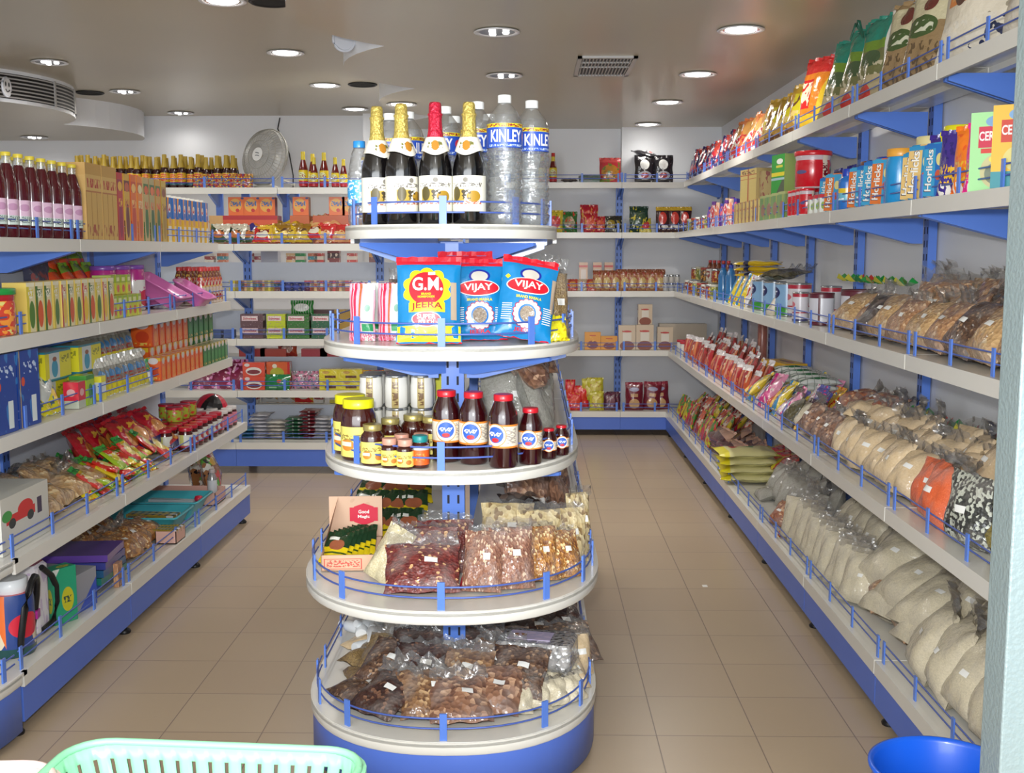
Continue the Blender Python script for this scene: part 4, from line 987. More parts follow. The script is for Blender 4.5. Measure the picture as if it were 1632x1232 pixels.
for i in range(3):
    for j in range(2):
        for q in range(2):
            cen(2, -.515 + i * .082 + j * .0, 3.62 + j * .085, P_can, 'silver-lidded white tin, %s, %s row, %s of its stack' % (('leftmost', 'middle', 'rightmost')[i], ('front', 'rear')[j], ('bottom', 'top')[q]), 'tin', z=q * .106, group='stacked tins behind the honey')
COCO = art('cocoa_box', K(70, 38, 46), [('rect', .1, .35, .9, .55, K(60, 30, 40)), ('ell', .6, .2, .3, .14, K(140, 40, 70)), ('band', .9, 1, K(150, 130, 120))])
def lettered_box(name, w, d, h, front, side, text_list, lm):
    m = MB(); m.box(-w / 2, -d / 2, 0, w / 2, d / 2, h, front, side, side); m.off = (0, -d / 2, 0)
    for s_, cx, cz, ww, hh in text_list: m.text(s_, cx, cz, ww, hh, lm, None, .001)
    return Proto(name).single(m)
P_cocoa = lettered_box('cocoa_box', .075, .05, .19, COCO, LM(60, 34, 40), [('cocoa', 0, .12, .06, .022)], LM(214, 208, 204))
cen(2, -.475, 3.98, P_cocoa, 'dark brown cocoa box behind the silver tins', 'box', z=.0, sc=1.1); cen(2, -.388, 4.0, P_cocoa, 'dark brown cocoa box beside the green and yellow box', 'box', sc=1.1)
m = MB(); m.box(-.055, -.03, 0, .055, .03, .19, art('green_yellow_box', K(20, 140, 60), [('diag', -.7, .6, .02, K(226, 226, 20)), ('band', 0, .22, K(24, 130, 50))]), LM(20, 130, 50), LM(20, 120, 50))
P_gy = Proto('carton').single(m); cen(2, -.295, 3.88, P_gy, 'green and yellow carton left of the upright', 'box', rz=0, sc=1.1)
# second tier: nuts
KRAFT = art('kraft_card', K(214, 178, 150), [('blob', 3, .62, K(206, 168, 140))], .7, 0); KPRINT = art('kraft_print', K(216, 178, 148), [('rect', .05, .12, .72, .78, K(206, 92, 80)), ('rect', .07, .16, .70, .74, K(216, 178, 148)), ('scrib', .1, .25, .68, .68, 26, 9, .5, K(206, 92, 80))], .7, 0)
def tray(name, w, d, h, front, inside, th=.004, lip=None):
    m = MB(); m.box(-w / 2, -d / 2, 0, w / 2, d / 2, th, inside); m.box(-w / 2, -d / 2, 0, w / 2, -d / 2 + th, h, front, inside, inside); m.box(-w / 2, d / 2 - th, 0, w / 2, d / 2, h * (lip or 1), inside)
    m.box(-w / 2, -d / 2, 0, -w / 2 + th, d / 2, h, inside); m.box(w / 2 - th, -d / 2, 0, w / 2, d / 2, h, inside); return m
p = Proto('display_box'); p.part('tray', tray('t', .19, .26, .055, KPRINT, KRAFT))
m = MB(); pr = [(0, .055), (0, .16)]; m.box(-.095, .0, .05, -.091, .13, .055, KRAFT)
m.add([(-.095, -.10, .055), (-.095, .13, .055), (-.06, .13, .20)], [(0, 1, 2)], KRAFT); m.box(-.093, .126, .05, .095, .13, .20, KRAFT); p.part('raised_lid', m)
m = MB(); m.off = (0, .124, 0); m.ell(.03, .135, .048, .04, LM(206, 30, 60), None, .001, 8); m.quad(-.02, .11, .08, .16, LM(206, 30, 60), None, .0012)
m.text('Good', .03, .145, .038, .013, WHT, None, .003); m.text('Magic', .03, .126, .042, .014, WHT, None, .003); p.part('red_emblem', m)
cen(1, -.575, 3.56, p, 'open kraft cardboard display box with red print at the left rail', 'display box', rz=4, sc=.93)
YGP = art('yellow_green_sachet', K(222, 196, 20), [('band', .55, 1, K(30, 60, 34)), ('ell', .5, .62, .3, .2, K(160, 90, 60)), ('rect', .1, .8, .5, .92, K(230, 230, 220)), ('band', .3, .36, K(60, 80, 20))], .3, .6, .3)
P_yg = pouch('sachet', .085, .115, .012, YGP, 4, .002)
for i in range(6): cen(1, -.63 + i * .017, 3.46 + i * .02, P_yg, 'yellow and dark green sachet in the kraft box, %s from the front' % ORD[i], 'sachet', rx=-55, rz=-12 + i * 3, z=.02, group='sachets in the kraft box')
for j in range(3):
    for i in range(4): cen(1, -.60 + i * .062, 3.76 + j * .16, P_yg, 'yellow and dark green sachet stack, %s from the left, %s row behind the kraft box' % (ORD[i], ORD[j]), 'sachet', rx=-58, rz=-8 + 5 * i, z=.012 + .03 * j, sc=1.25, group='sachets behind the kraft box')
nb = {k: gb(k, .2, .205, .065, fill=.9) for k in ('rednut', 'peanut', 'cashew', 'mix', 'sesame')}
cen(1, -.315, 3.185, nb['rednut'][0], 'clear bag of dark red peanuts, front and biggest', 'bag', rx=-46, rz=4, sc=(1.12, 1, .9), z=.01)
cen(1, -.335, 3.30, nb['rednut'][1], 'clear bag of dark red peanuts tucked behind the front one', 'bag', rx=-30, rz=-6, sc=(1.05, 1, .95), z=.005)
cen(1, -.26, 3.42, nb['rednut'][2], 'clear bag of dark red peanuts at the back by the upright', 'bag', rx=-18, rz=10, sc=(.9, 1, .9), z=.0)
cen(1, -.47, 3.33, nb['sesame'][0], 'narrow bag of white seeds leaning beside the kraft box', 'bag', rx=-22, rz=-28, ry=22, sc=(.5, .8, .95), z=.006)
cen(1, -.145, 3.21, nb['peanut'][0], 'clear bag of brown peanuts, left of two together', 'bag', rx=-26, rz=-8, sc=(.6, 1, .98), z=.006)
cen(1, -.055, 3.24, nb['peanut'][1], 'clear bag of brown peanuts, right of two together', 'bag', rx=-24, rz=10, sc=(.72, 1, 1.0), z=.006)
cen(1, .035, 3.33, nb['mix'][0], 'clear bag of golden nuts right of the brown peanuts', 'bag', rx=-22, rz=14, sc=(.6, 1, .9), z=.004)
cen(1, .105, 3.36, nb['mix'][1], 'clear bag of golden nuts nearest the right rail', 'bag', rx=-28, rz=22, sc=(.62, 1, .8), z=.006)
cen(1, -.08, 3.50, nb['cashew'][0], 'bag of cashews behind the brown peanuts', 'bag', rx=-25, rz=-4, sc=(.85, 1, .95), z=.03)
cen(1, .13, 3.55, nb['cashew'][1], 'bag of cashews at the right rail, nearer', 'bag', rx=-15, rz=18, sc=(.6, 1, .95), z=.0)
cen(1, .165, 3.70, nb['cashew'][2], 'bag of cashews at the right rail, farther', 'bag', rx=-8, rz=24, sc=(.45, 1, 1.05), z=.0)
cen(1, .03, 3.48, nb['cashew'][2], 'bag of pale cashews behind the golden nuts', 'bag', rx=-20, rz=5, sc=(.7, 1, .95), z=.01)
cen(1, .06, 3.72, dk[0], 'bag of dark fruit on its side behind the cashews', 'bag', rx=-62, rz=40, sc=1.1, z=.06)
cen(1, -.30, 3.60, gb('grey', .16, .2, .05)[0], 'empty-looking grey film bag by the upright', 'bag', rx=-30, rz=0, sc=.8)
m = MB(); pillow(m, .05, .16, .02, art('red_yellow_sachet', K(206, 30, 50), [('diag', 1, .6, .8, K(232, 214, 30)), ('band', 0, .15, K(160, 20, 40))], .3, .5, .2), seed=2); P_rys = Proto('sachet').single(m)
cen(1, -.192, 3.26, P_rys, 'red and yellow sachet squeezed between the red and brown peanuts', 'sachet', rx=-24, rz=-40)
# base tier
hb = {k: gb(k, .19, .2, .05, fill=.9) for k in ('tan', 'brown', 'dkbrown', 'spicewood', 'walnut', 'flour')}
BB = [(-.60, 3.44, 'tan', 70, -60, 'tan seeds at the left rail'), (-.62, 3.58, 'tan', 40, -64, 'pale tan seeds behind the left rail'), (-.52, 3.62, 'tan', 10, -60, 'tan seeds behind, left'), (-.42, 3.60, 'tan', -20, -62, 'tan seeds left of the upright'),
      (-.50, 3.48, 'tan', 20, -58, 'tan seeds in the second row, left'), (-.585, 3.30, 'brown', 50, -62, 'brown seeds near the left rail'), (-.49, 3.36, 'brown', 30, -55, 'dark bark pieces, second row left'), (-.40, 3.44, 'dkbrown', 15, -52, 'dark brown pods, second row left of centre'),
      (-.30, 3.46, 'dkbrown', 0, -50, 'dark brown pods in front of the upright'), (-.20, 3.44, 'dkbrown', -10, -50, 'dark brown pods right of the upright'), (-.49, 3.19, 'dkbrown', 35, -66, 'dark bark pieces at the front left rail'), (-.40, 3.21, 'brown', 20, -60, 'brown bark strips at the front, left'),
      (-.36, 3.30, 'dkbrown', 10, -52, 'dark pods in the second front row'), (-.29, 3.17, 'spicewood', 12, -60, 'broken bark at the front rail, left of centre'), (-.235, 3.27, 'spicewood', -15, -55, 'broken bark with a price label, centre'), (-.20, 3.13, 'walnut', 8, -64, 'brown flakes at the centre rail'),
      (-.13, 3.20, 'walnut', -10, -58, 'brown flakes right of centre'), (-.15, 3.34, 'spicewood', -25, -54, 'broken bark in the second row, right of centre'), (-.06, 3.28, 'brown', -15, -52, 'brown chips by the white packs'), (-.62, 3.72, 'flour', 30, -66, 'pale brown flour, far left back'),
      (-.35, 3.72, 'tan', -10, -60, 'tan seeds directly left behind the upright'), (-.10, 3.46, 'brown', 0, -50, 'grey-brown chips behind the egg pack'), (.02, 3.72, 'dkbrown', 10, -56, 'dark pods behind the egg pack'), (-.10, 3.66, 'dkbrown', -10, -56, 'dark pods right behind the upright'),
      (.13, 3.78, 'dkbrown', 20, -56, 'dark red pods at the right rail'), (.16, 3.62, 'brown', 20, -60, 'brown flakes at the right rail'), (-.08, 3.86, 'dkbrown', 0, -55, 'dark pods far behind, right of the upright'), (.08, 3.94, 'brown', 0, -55, 'brown flakes far behind, right')]
for i, (x, y, k, rz, rx, lb) in enumerate(BB):
    if x < -.35: rz = -rz
    if (x < -.55 or (y > 3.55 and x < -.3)): rx = -82
    x = max(x, -.585)
    cen(0, x, y, hb[k][i % 3], 'clear bag of %s, bottom tier' % lb, 'bag', rx=rx, rz=rz, z=.02 + (.02 if rx > -56 else 0), group='bags on the bottom tier')
WBT = mat('white_bottle_plastic', rgb(226, 230, 232), .35, coat=.3)
wb = bottle('white_bottle', [(.02, 0), (.022, .004), (.022, .08), (.012, .095), (.012, .1)], WBT, (.014, .1, .118, WBT), n=12)
for i in range(14):
    cen(0, -.60 + (i % 5) * .062 + rnd.uniform(-.01, .01), 3.72 + (i // 5) * .1 + rnd.uniform(-.02, .02), wb, 'small white plastic bottle heaped behind the tan bags, %s from the left, %s row' % (ORD[i % 5], ORD[i // 5]), 'bottle', rx=rnd.choice([-80, 75, -90]), rz=rnd.uniform(-60, 60), z=.03 + .02 * (i % 2), group='heap of white plastic bottles')
EGG = mat('egg_shell', rgb(226, 220, 212), .5)
p = Proto('egg_pack'); m = MB()
for i in range(6):
    for j in range(3):
        for q in range(2):
            mm = MB(); mm.off = (-.095 + i * .038, -.045 + j * .045, .002 + q * .042); mm.lathe([(.001, 0), (.014, .005), (.0175, .017), (.013, .034), (.001, .041)], 8, EGG)
            m.v, b0 = m.v + mm.v, len(m.v); mi_ = m.mi(EGG)
            for f, uu in zip(mm.f, mm.u): m.f.append([v + b0 for v in f]); m.m.append(mi_); m.u.append(uu); m.sm.append(True)
p.part('contents', m); p.part('clear_tray', MB().bbox(-.125, -.075, -.001, .125, .075, .088, .02, clear('tray_clear', (.93, .92, .93, 1), .5, .15, .28, .6, 50)))
m = MB(); m.box(-.09, -.04, .0885, .05, .04, .0905, art('egg_insert', K(186, 176, 206), [('ell', .25, .5, .16, .2, K(160, 110, 60)), ('blob', 5, .58, K(206, 190, 214))])); p.part('insert_card', m)
cen(0, .02, 3.49, p, 'clear plastic pack of white balls on the bottom tier, larger upper one', 'pack', rz=-12, z=.07)
WP = gb('rice', .075, .10, .05, sticker=False)
for i in range(4):
    for j in range(2):
        cen(0, -.03 + i * .060, 3.235 + j * .1 + i * .035, WP[(i + j) % 3], 'small clear pack of white balls, %s from the left, %s row' % (ORD[i], ('front', 'rear')[j]), 'pack', rx=-35, rz=12 * i, z=.004, group='small white packs')
cen(0, .155, 3.56, gb('flour', .15, .17, .07)[1], 'clear bag of pale flour right of the egg pack', 'bag', rx=-20, rz=20, sc=(.8, 1, .95))
cen(0, .15, 3.44, gb('flour', .15, .17, .07)[2], 'smaller bag of pale flour low at the right rail', 'bag', rx=-50, rz=24, sc=(.7, .9, .8))
# bags behind, on the bays each side of the centre
for lv, a0, a1, n, key, wh, nm in ((2, 3.72, 4.7, 4, 'grey', (.2, .28, .09), 'grey film bag of dried goods'), (1, 3.85, 4.8, 4, 'walnut', (.2, .28, .09), 'clear bag of round brown nuts'), (0, 4.0, 4.9, 4, 'dkbrown', (.2, .24, .08), 'clear bag of dark pods')):
    bb = gb(key, *wh)
    row('CR', lv, a0, a1, n, .10, bb, nm + ', right side of the central unit, {o}', 'bag', rx=-14, yj=25, rj=8)
    row('CR', lv, a0 + .02, a1, n, .22, [bb[1], bb[2], bb[0]], nm + ', inner row right of the centre, {o}', 'bag', rx=-10, yj=30, rj=8, yaw=-60)
bb = gb('walnut', .18, .24, .09, tie=True)
row('CR', 2, 3.70, 4.1, 3, .10, bb, 'knotted bag of shells piled above the right side of the central third tier, {o}', 'bag', z=.17, rx=-50, yj=40)
# ================================================================== left unit
Lt = 'left unit'
# top shelf
row('L', 4, 4.04, 4.62, 7, .055, P_juice, 'dark red juice bottle with pink label, {o}, front row', 'juice bottle', yj=10, rj=0)
row('L', 4, 4.06, 4.62, 7, .135, P_juice, 'dark red juice bottle with yellow cap, {o}, second row', 'juice bottle', yj=20)
row('L', 4, 4.08, 4.62, 6, .215, P_juice, 'dark red juice bottle with yellow cap, {o}, back row', 'juice bottle', yj=20)
row('L', 4, 3.55, 3.95, 5, .055, P_juice, 'dark red juice bottle at the near edge of the photo, {o}', 'juice bottle', yj=10)
KB = art('tall_kraft_box', K(206, 170, 100), [('band', .72, .76, K(170, 70, 60)), ('band', .62, .64, K(180, 120, 80)), ('stripe', 'u', 3, .12, K(176, 134, 70)), ('band', .64, 1, K(212, 178, 110)), ('scrib', .1, .68, .95, .80, 30, 10, .5, K(176, 60, 60)), ('scrib', .05, .05, .95, .2, 12, 6, .55, K(166, 90, 70)), ('band', .85, 1, K(196, 156, 88))], .6, .1)
P_kb = carton('carton', .17, .25, .315, KB, art('kraft_side', K(202, 164, 98), [('band', .84, 1, K(196, 156, 90)), ('scrib', .1, .1, .8, .8, 3, 8, .6, K(212, 180, 120))], .6, .1), LM(196, 158, 92))
row('L', 4, 4.74, 4.92, 2, .14, P_kb, 'tall kraft yellow carton beside the juice bottles, {o}', 'carton')
def thin(nm, c1, c2, c3): return carton('carton', .072, .22, .3, art(nm, c1, [('band', .74, .9, c2), ('ell', .5, .8, .36, .07, c3), ('ell', .5, .3, .3, .26, c2), ('scrib', .15, .5, .85, .62, 10, 16, .5, c3), ('vband', .93, 1, c3)], .35), art(nm + '_s', c1, [('band', 0, .3, c2)], .4))
RB = [thin('thin_red', K(190, 44, 50), K(150, 30, 60), K(226, 180, 60)), thin('thin_brown', K(214, 170, 60), K(110, 50, 40), K(190, 90, 50)), thin('thin_orange', K(220, 110, 40), K(196, 70, 40), K(232, 190, 110)), thin('thin_orange2', K(222, 130, 50), K(190, 90, 40), K(220, 210, 160)),
      thin('thin_green', K(186, 166, 110), K(60, 110, 50), K(206, 90, 40)), thin('thin_green2', K(170, 160, 110), K(50, 100, 50), K(216, 110, 60)), thin('thin_green3', K(190, 150, 70), K(70, 110, 60), K(210, 90, 40)), thin('thin_gold', K(190, 160, 60), K(160, 130, 50), K(120, 60, 40))]
for i, (pb, c) in enumerate(zip(RB, ('red', 'yellow and brown', 'orange', 'pale orange', 'green with orange cap', 'green', 'green and tan', 'golden'))):
    put('L', 4, 5.06 + i * .086, .13, pb, 'tall thin %s carton standing on the left unit top shelf' % c, 'carton', group='tall thin cartons')
BYC = art('blue_yellow_carton', K(226, 180, 50), [('band', .52, 1, K(40, 110, 190)), ('diag', -.8, .7, .38, K(230, 150, 40)), ('ell', .5, .76, .26, .1, K(232, 232, 226)), ('ell', .55, .47, .22, .09, K(206, 150, 110)), ('rect', .12, 0, .8, .36, K(232, 228, 214)), ('scrib', .3, .7, .7, .82, 12, 16, .5, K(200, 40, 40))], .35)
m = MB(); m.box(-.03, -.04, 0, .03, .04, .225, BYC, LM(236, 234, 226)); m.off = (0, 0, .225); m.lathe([(.022, 0), (.022, .014)], 12, LM(240, 238, 230)); P_byc = Proto('drink_carton').single(m)
row('L', 4, 5.78, 6.44, 9, .07, P_byc, 'blue and yellow drink carton with white cap, {o}', 'drink carton', yj=6)
row('L', 4, 5.80, 6.44, 8, .18, P_byc, 'blue and yellow drink carton in the back row, {o}', 'drink carton', yj=6)
# second shelf
FRU = [art('fruit_box_%d' % i, K(214, 204, 160), [('vband', 0, .3, c1), ('ell', .6, .35, .34, .28, c2), ('ell', .5, .78, .3, .1, K(228, 224, 206)), ('scrib', .2, .72, .85, .86, 10, 18, .5, c1), ('band', .92, 1, K(226, 220, 190))], .4) for i, (c1, c2) in enumerate(((K(70, 110, 40), K(206, 90, 50)), (K(206, 190, 60), K(80, 120, 50)), (K(190, 60, 50), K(226, 190, 50))))]
P_fb = [carton('juice_box', .055, .09, .175, f, LM(206, 180, 90)) for f in FRU]
row('L', 3, 4.10, 4.72, 10, .06, P_fb, 'small cream and green fruit juice box, {o}', 'juice box', yj=5)
row('L', 3, 3.96, 4.03, 2, .06, [P_fb[1], P_fb[0]], 'fruit juice box beside the green-lidded tub, {o}', 'juice box', yj=5)
GT = jar('tub', .075, .16, art('red_candy_tub', K(206, 70, 50), [('blob', 7, .52, K(236, 150, 60)), ('blob', 11, .62, K(220, 210, 120)), ('band', .85, 1, K(170, 30, 40))], .2, .6), mat('green_lid', rgb(30, 140, 60), .35, coat=.3), None, .078, lidh=.022)
for i, (a, s) in enumerate(((3.82, 1), (3.66, 1.0))): put('L', 3, a, .09, GT, 'clear sweet tub with green lid, second shelf from top, %s' % ('farther one', 'nearer one')[i], 'tub', group='green-lidded tubs')
NAVP = art('dark_fish_bag', K(50, 56, 84), [('blob', 5, .6, K(150, 70, 70)), ('blob', 8, .66, K(90, 110, 120))], .3, .4, .3)
put('L', 3, 4.66, .28, pouch('pouch', .26, .25, .06, NAVP, 3), 'large dark patterned bag against the back panel', 'bag', rx=-6)
GOP = art('green_orange_chips', K(40, 140, 60), [('band', .5, .85, K(222, 80, 40)), ('band', .85, 1, K(120, 160, 50)), ('ell', .5, .3, .26, .16, K(200, 214, 206)), ('scrib', .3, .24, .7, .36, 9, 9, .5, K(60, 80, 90))], .25, .7, .4)
P_go = pouch('snack_bag', .15, .24, .06, GOP, 6)
row('L', 3, 4.80, 5.16, 4, .20, P_go, 'green and orange snack bag behind the juice boxes, {o}', 'snack bag', rx=-20, rj=8, yj=14, sj=.06)
row('L', 3, 4.86, 5.14, 3, .30, P_go, 'upper green and orange snack bag at the back panel, {o}', 'snack bag', rx=-8, z=.05)
YSB = art('lime_box', K(196, 196, 60), [('band', .6, 1, K(150, 170, 50)), ('ell', .5, .3, .3, .2, K(206, 90, 70)), ('rect', .15, .68, .85, .88, K(216, 220, 150))], .4)
P_ly = carton('carton', .055, .08, .12, YSB)
row('L', 3, 4.79, 5.09, 6, .065, P_ly, 'small lime and yellow carton, {o}, bottom of the stack', 'carton', yj=4, sc=(.85, 1, .8)); row('L', 3, 4.86, 5.06, 4, .10, P_ly, 'small lime and yellow carton, {o}, top of the stack', 'carton', z=.098, yj=4, sc=(.85, 1, .7))
PKT = art('pink_tub_label', K(222, 220, 216), [('band', .74, 1, K(176, 40, 130)), ('blob', 6, .6, K(200, 120, 150)), ('ell', .5, .3, .24, .2, K(206, 60, 80))], .25, .6)
P_pt = jar('tub', .06, .22, PKT, mat('violet_lid', rgb(120, 70, 160), .35, coat=.3), None, .058, lidh=.02)
row('L', 3, 5.12, 5.50, 3, .20, P_pt, 'white and pink tub with violet lid wrapped in film, {o}', 'tub')
PNK = mat('orchid_plastic', rgb(212, 116, 180), .35, coat=.3)
def tub_basin(name, w, d, h, mt, r=.03):
    m = MB(); top = []; 
    def lp(hw, hd, z): 
        return [(cx + r * cos(radians(a0 + 22.5 * k)), cy + r * sin(radians(a0 + 22.5 * k)), z) for cx, cy, a0 in ((hw - r, hd - r, 0), (-hw + r, hd - r, 90), (-hw + r, -hd + r, 180), (hw - r, -hd + r, 270)) for k in range(5)]
    R = [lp(w * .38, d * .38, 0), lp(w * .5, d * .5, h), lp(w * .53, d * .53, h), lp(w * .53, d * .53, h - .008), lp(w * .49, d * .49, h - .004), lp(w * .375, d * .375, .004)]
    n = len(R[0]); vs = [p for q in R for p in q]; m.add(vs, [(k * n + i, k * n + (i + 1) % n, (k + 1) * n + (i + 1) % n, (k + 1) * n + i) for k in range(5) for i in range(n)], mt, None, True)
    m.add(R[0], [tuple(range(n))], mt); m.add(R[5], [tuple(range(n))], mt); return Proto(name).single(m)
P_bas = tub_basin('plastic_basin', .30, .34, .11, PNK); P_bass = tub_basin('plastic_basin', .2, .2, .07, PNK)
put('L', 3, 5.68, .14, P_bas, 'large orchid pink plastic basin tipped towards the aisle', 'basin', rx=30, z=.05, sc=.72)
put('L', 3, 5.98, .07, P_bass, 'small orchid pink basin in front of the large one', 'basin', rx=30, z=.03)
put('L', 3, 5.70, .30, P_bas, 'large orchid pink basin standing behind the tipped one', 'basin', rx=45, z=.05, sc=.7)
RWB = art('red_white_bottle', K(206, 190, 180), [('blob', 7, .52, K(176, 50, 56)), ('band', .8, 1, K(110, 50, 40)), ('blob', 10, .62, K(214, 180, 80))], .25, .6)
P_rw = bottle('sauce_bottle', [(.026, 0), (.028, .006), (.028, .13), (.018, .165), (.013, .18)], RWB, (.016, .178, .2, LM(200, 60, 60)), n=12)
row('L', 3, 6.14, 6.46, 6, .05, P_rw, 'red and white bottle near the far end of the second shelf, {o}', 'bottle'); row('L', 3, 6.22, 6.50, 5, .14, P_rw, 'red and white bottle in the row behind, {o}', 'bottle')
row('L', 3, 6.30, 6.48, 3, .22, P_rw, 'red and white bottle at the back, far end, {o}', 'bottle')
# third shelf
BLJ = art('blue_box', K(24, 66, 150), [('blob', 4, .62, K(50, 120, 190)), ('rect', .6, .05, .82, .4, K(216, 226, 226)), ('vband', .1, .13, K(190, 160, 70)), ('scrib', .3, .7, .9, .85, 8, 14, .52, K(190, 206, 230)), ('ell', .25, .6, .08, .06, K(210, 80, 50))], .35)
P_bl = carton('carton', .16, .2, .27, BLJ)
row('L', 2, 3.56, 3.92, 3, .12, P_bl, 'dark blue carton on the middle shelf near the photo edge, {o}', 'carton', yj=5)
YBX = art('yellow_white_box', K(226, 216, 40), [('vband', .15, .55, K(206, 214, 212)), ('ell', .36, .4, .12, .3, K(60, 150, 180)), ('band', .93, 1, K(40, 130, 150)), ('band', 0, .06, K(40, 130, 150)), ('scrib', .6, .55, .92, .85, 14, 14, .55, K(150, 150, 40)), ('ell', .36, .72, .08, .08, K(150, 90, 60))], .4)
P_yb = carton('carton', .24, .14, .115, YBX, YBX, art('box_top', K(206, 210, 200), [('vband', .2, .8, K(200, 206, 196))], .4))
for q in range(2): row('L', 2, 4.36, 4.68, 2, .19 - .02 * q, P_yb, 'yellow and white box with blue edges, {o}, %s' % ('lower', 'upper')[q], 'box', z=q * .116)
P_yb2 = carton('carton', .16, .12, .10, YBX, YBX)
put('L', 2, 4.12, .20, P_yb2, 'yellow and white box nearest the blue cartons, lower', 'box'); put('L', 2, 4.13, .20, P_yb2, 'yellow and white box nearest the blue cartons, upper', 'box', z=.101)
SY = art('silver_yellow', K(196, 200, 196), [('diag', .5, -.8, -.1, K(226, 214, 40)), ('blob', 6, .62, K(80, 110, 130))], .25, .7, .3, .2)
P_sy = pouch('pouch', .11, .16, .03, SY, 7)
row('L', 2, 4.08, 4.30, 4, .07, P_sy, 'silver and yellow pouch leaning at the rail, {o}', 'pouch', rx=-35, rj=14, yj=25)
put('L', 2, 4.38, .05, carton('carton', .07, .06, .105, art('red_small', K(206, 30, 60), [('ell', .5, .6, .28, .14, K(216, 170, 170)), ('band', 0, .3, K(180, 186, 170))])), 'small red box at the rail of the middle shelf', 'box')
put('L', 2, 4.48, .06, carton('carton', .08, .07, .12, art('lime_small', K(160, 196, 30), [('ell', .5, .45, .26, .26, K(60, 130, 40)), ('band', .85, 1, K(60, 140, 50))])), 'small lime green box beside the red one', 'box')
put('L', 2, 4.62, .05, carton('carton', .05, .05, .10, art('yw_small', K(226, 218, 60), [('band', .3, .75, K(214, 222, 224))])), 'small yellow and white box right of the lime one', 'box')
YST = art('yellow_stick', K(216, 200, 40), [('band', .35, .8, K(120, 120, 110)), ('ell', .5, .6, .3, .12, K(60, 120, 170)), ('band', .8, 1, K(180, 180, 172)), ('scrib', .1, .35, .9, .5, 8, 10, .5, K(150, 60, 50))], .25, .6, .3)
P_ys = pouch('pouch', .075, .155, .03, YST, 9)
row('L', 2, 4.72, 5.22, 10, .06, P_ys, 'yellow and grey pouch in the front row, {o}', 'pouch', rx=-14, rj=4, yj=8, yaw=-18)
row('L', 2, 4.76, 5.30, 9, .15, P_ys, 'yellow and grey pouch in the raised back row, {o}', 'pouch', rx=-16, rj=4, yj=8, z=.10, yaw=-18, sc=1.1)
row('L', 2, 4.80, 5.36, 8, .25, P_ys, 'yellow and grey pouch at the back panel, {o}', 'pouch', rx=-10, rj=4, yj=8, z=.08, yaw=-18, sc=1.1)
def tea(nm, c1, c2): return art(nm, c1, [('band', .86, 1, K(210, 170, 30)), ('ell', .5, .86, .3, .14, K(206, 196, 196)), ('ell', .5, .4, .3, .24, c2), ('vband', .94, 1, c2), ('scrib', .15, .05, .85, .16, 8, 8, .5, K(220, 190, 80))], .35)
OT = carton('tea_box', .075, .11, .15, tea('orange_tea', K(222, 100, 24), K(232, 140, 40)), tea('orange_tea_s', K(214, 90, 24), K(190, 60, 20))); OTs = carton('tea_box', .06, .08, .11, tea('orange_tea', 0, 0), tea('orange_tea_s', 0, 0))
GTB = carton('tea_box', .078, .11, .15, tea('green_tea', K(30, 110, 40), K(60, 140, 60)), tea('green_tea_s', K(40, 96, 40), K(30, 80, 36))); GTs = carton('tea_box', .06, .08, .11, tea('green_tea', 0, 0), tea('green_tea_s', 0, 0))
row('L', 2, 5.34, 5.96, 9, .05, OTs, 'small orange tea box in the front row, {o}', 'tea box', yj=3); row('L', 2, 6.04, 6.46, 7, .05, GTs, 'small green tea box in the front row, {o}', 'tea box', yj=3)
row('L', 2, 5.44, 5.98, 7, .15, OT, 'orange tea box, {o}, lower back row', 'tea box'); row('L', 2, 5.50, 5.98, 6, .15, OT, 'orange tea box, {o}, upper back row', 'tea box', z=.151, sc=(1, 1, .8))
row('L', 2, 6.07, 6.46, 5, .15, GTB, 'green tea box, {o}, lower back row', 'tea box'); row('L', 2, 6.07, 6.46, 5, .15, GTB, 'green tea box, {o}, upper back row', 'tea box', z=.151, sc=(1, 1, .8))
put('L', 2, 5.27, .045, pouch('pouch', .05, .1, .02, art('white_green_leaf', K(226, 228, 220), [('band', .55, 1, K(40, 140, 80)), ('blob', 6, .6, K(230, 150, 40))], .3), 5), 'white and green sachet beside the orange tea boxes', 'sachet', rx=-15)
# fourth shelf
TOYB = art('grey_carton_print', K(206, 204, 194), [('band', .1, .12, K(160, 160, 150)), ('rect', .1, .5, .7, .66, K(206, 40, 44)), ('ell', .5, .68, .16, .14, K(206, 40, 44)), ('ell', .22, .5, .07, .09, K(40, 50, 50)), ('ell', .6, .5, .07, .09, K(40, 50, 50)), ('rect', .75, .45, .85, .75, K(60, 50, 80)), ('ell', .12, .66, .1, .1, K(60, 150, 70))], .5)
put('L', 1, 3.74, .20, carton('carton', .36, .30, .19, TOYB, TOYB, LM(190, 190, 182)), 'pale grey carton printed with red shapes, near end of the fourth shelf', 'box')
ck = gb('pasta', .22, .17, .07)
row('L', 1, 4.06, 4.60, 4, .12, ck, 'clear bag of beige biscuits by the grey carton, {o}', 'bag', rx=-68, rj=6, yj=20, sc=(1.1, 1.2, 1.2), z=.02); row('L', 1, 4.10, 4.60, 4, .26, ck[1:], 'clear bag of beige biscuits in the back row, {o}', 'bag', rx=-60, rj=6, yj=20, z=.06)
FP = [pouch('snack_bag', .10, .15, .03, art('fruit_sachet_%d' % i, c1, [('diag', .8, .6, .62, c2), ('ell', .45, .42, .26, .2, c3), ('band', .82, 1, c4), ('scrib', .15, .5, .85, .72, 8, 10, .5, K(236, 226, 190))], .22, .8, .4), 3 + i) for i, (c1, c2, c3, c4) in enumerate(
    ((K(214, 190, 30), K(90, 160, 30), K(206, 50, 40), K(214, 60, 30)), (K(206, 40, 36), K(222, 190, 40), K(230, 210, 120), K(40, 140, 60)), (K(150, 180, 30), K(214, 60, 40), K(226, 210, 60), K(60, 150, 60))))]
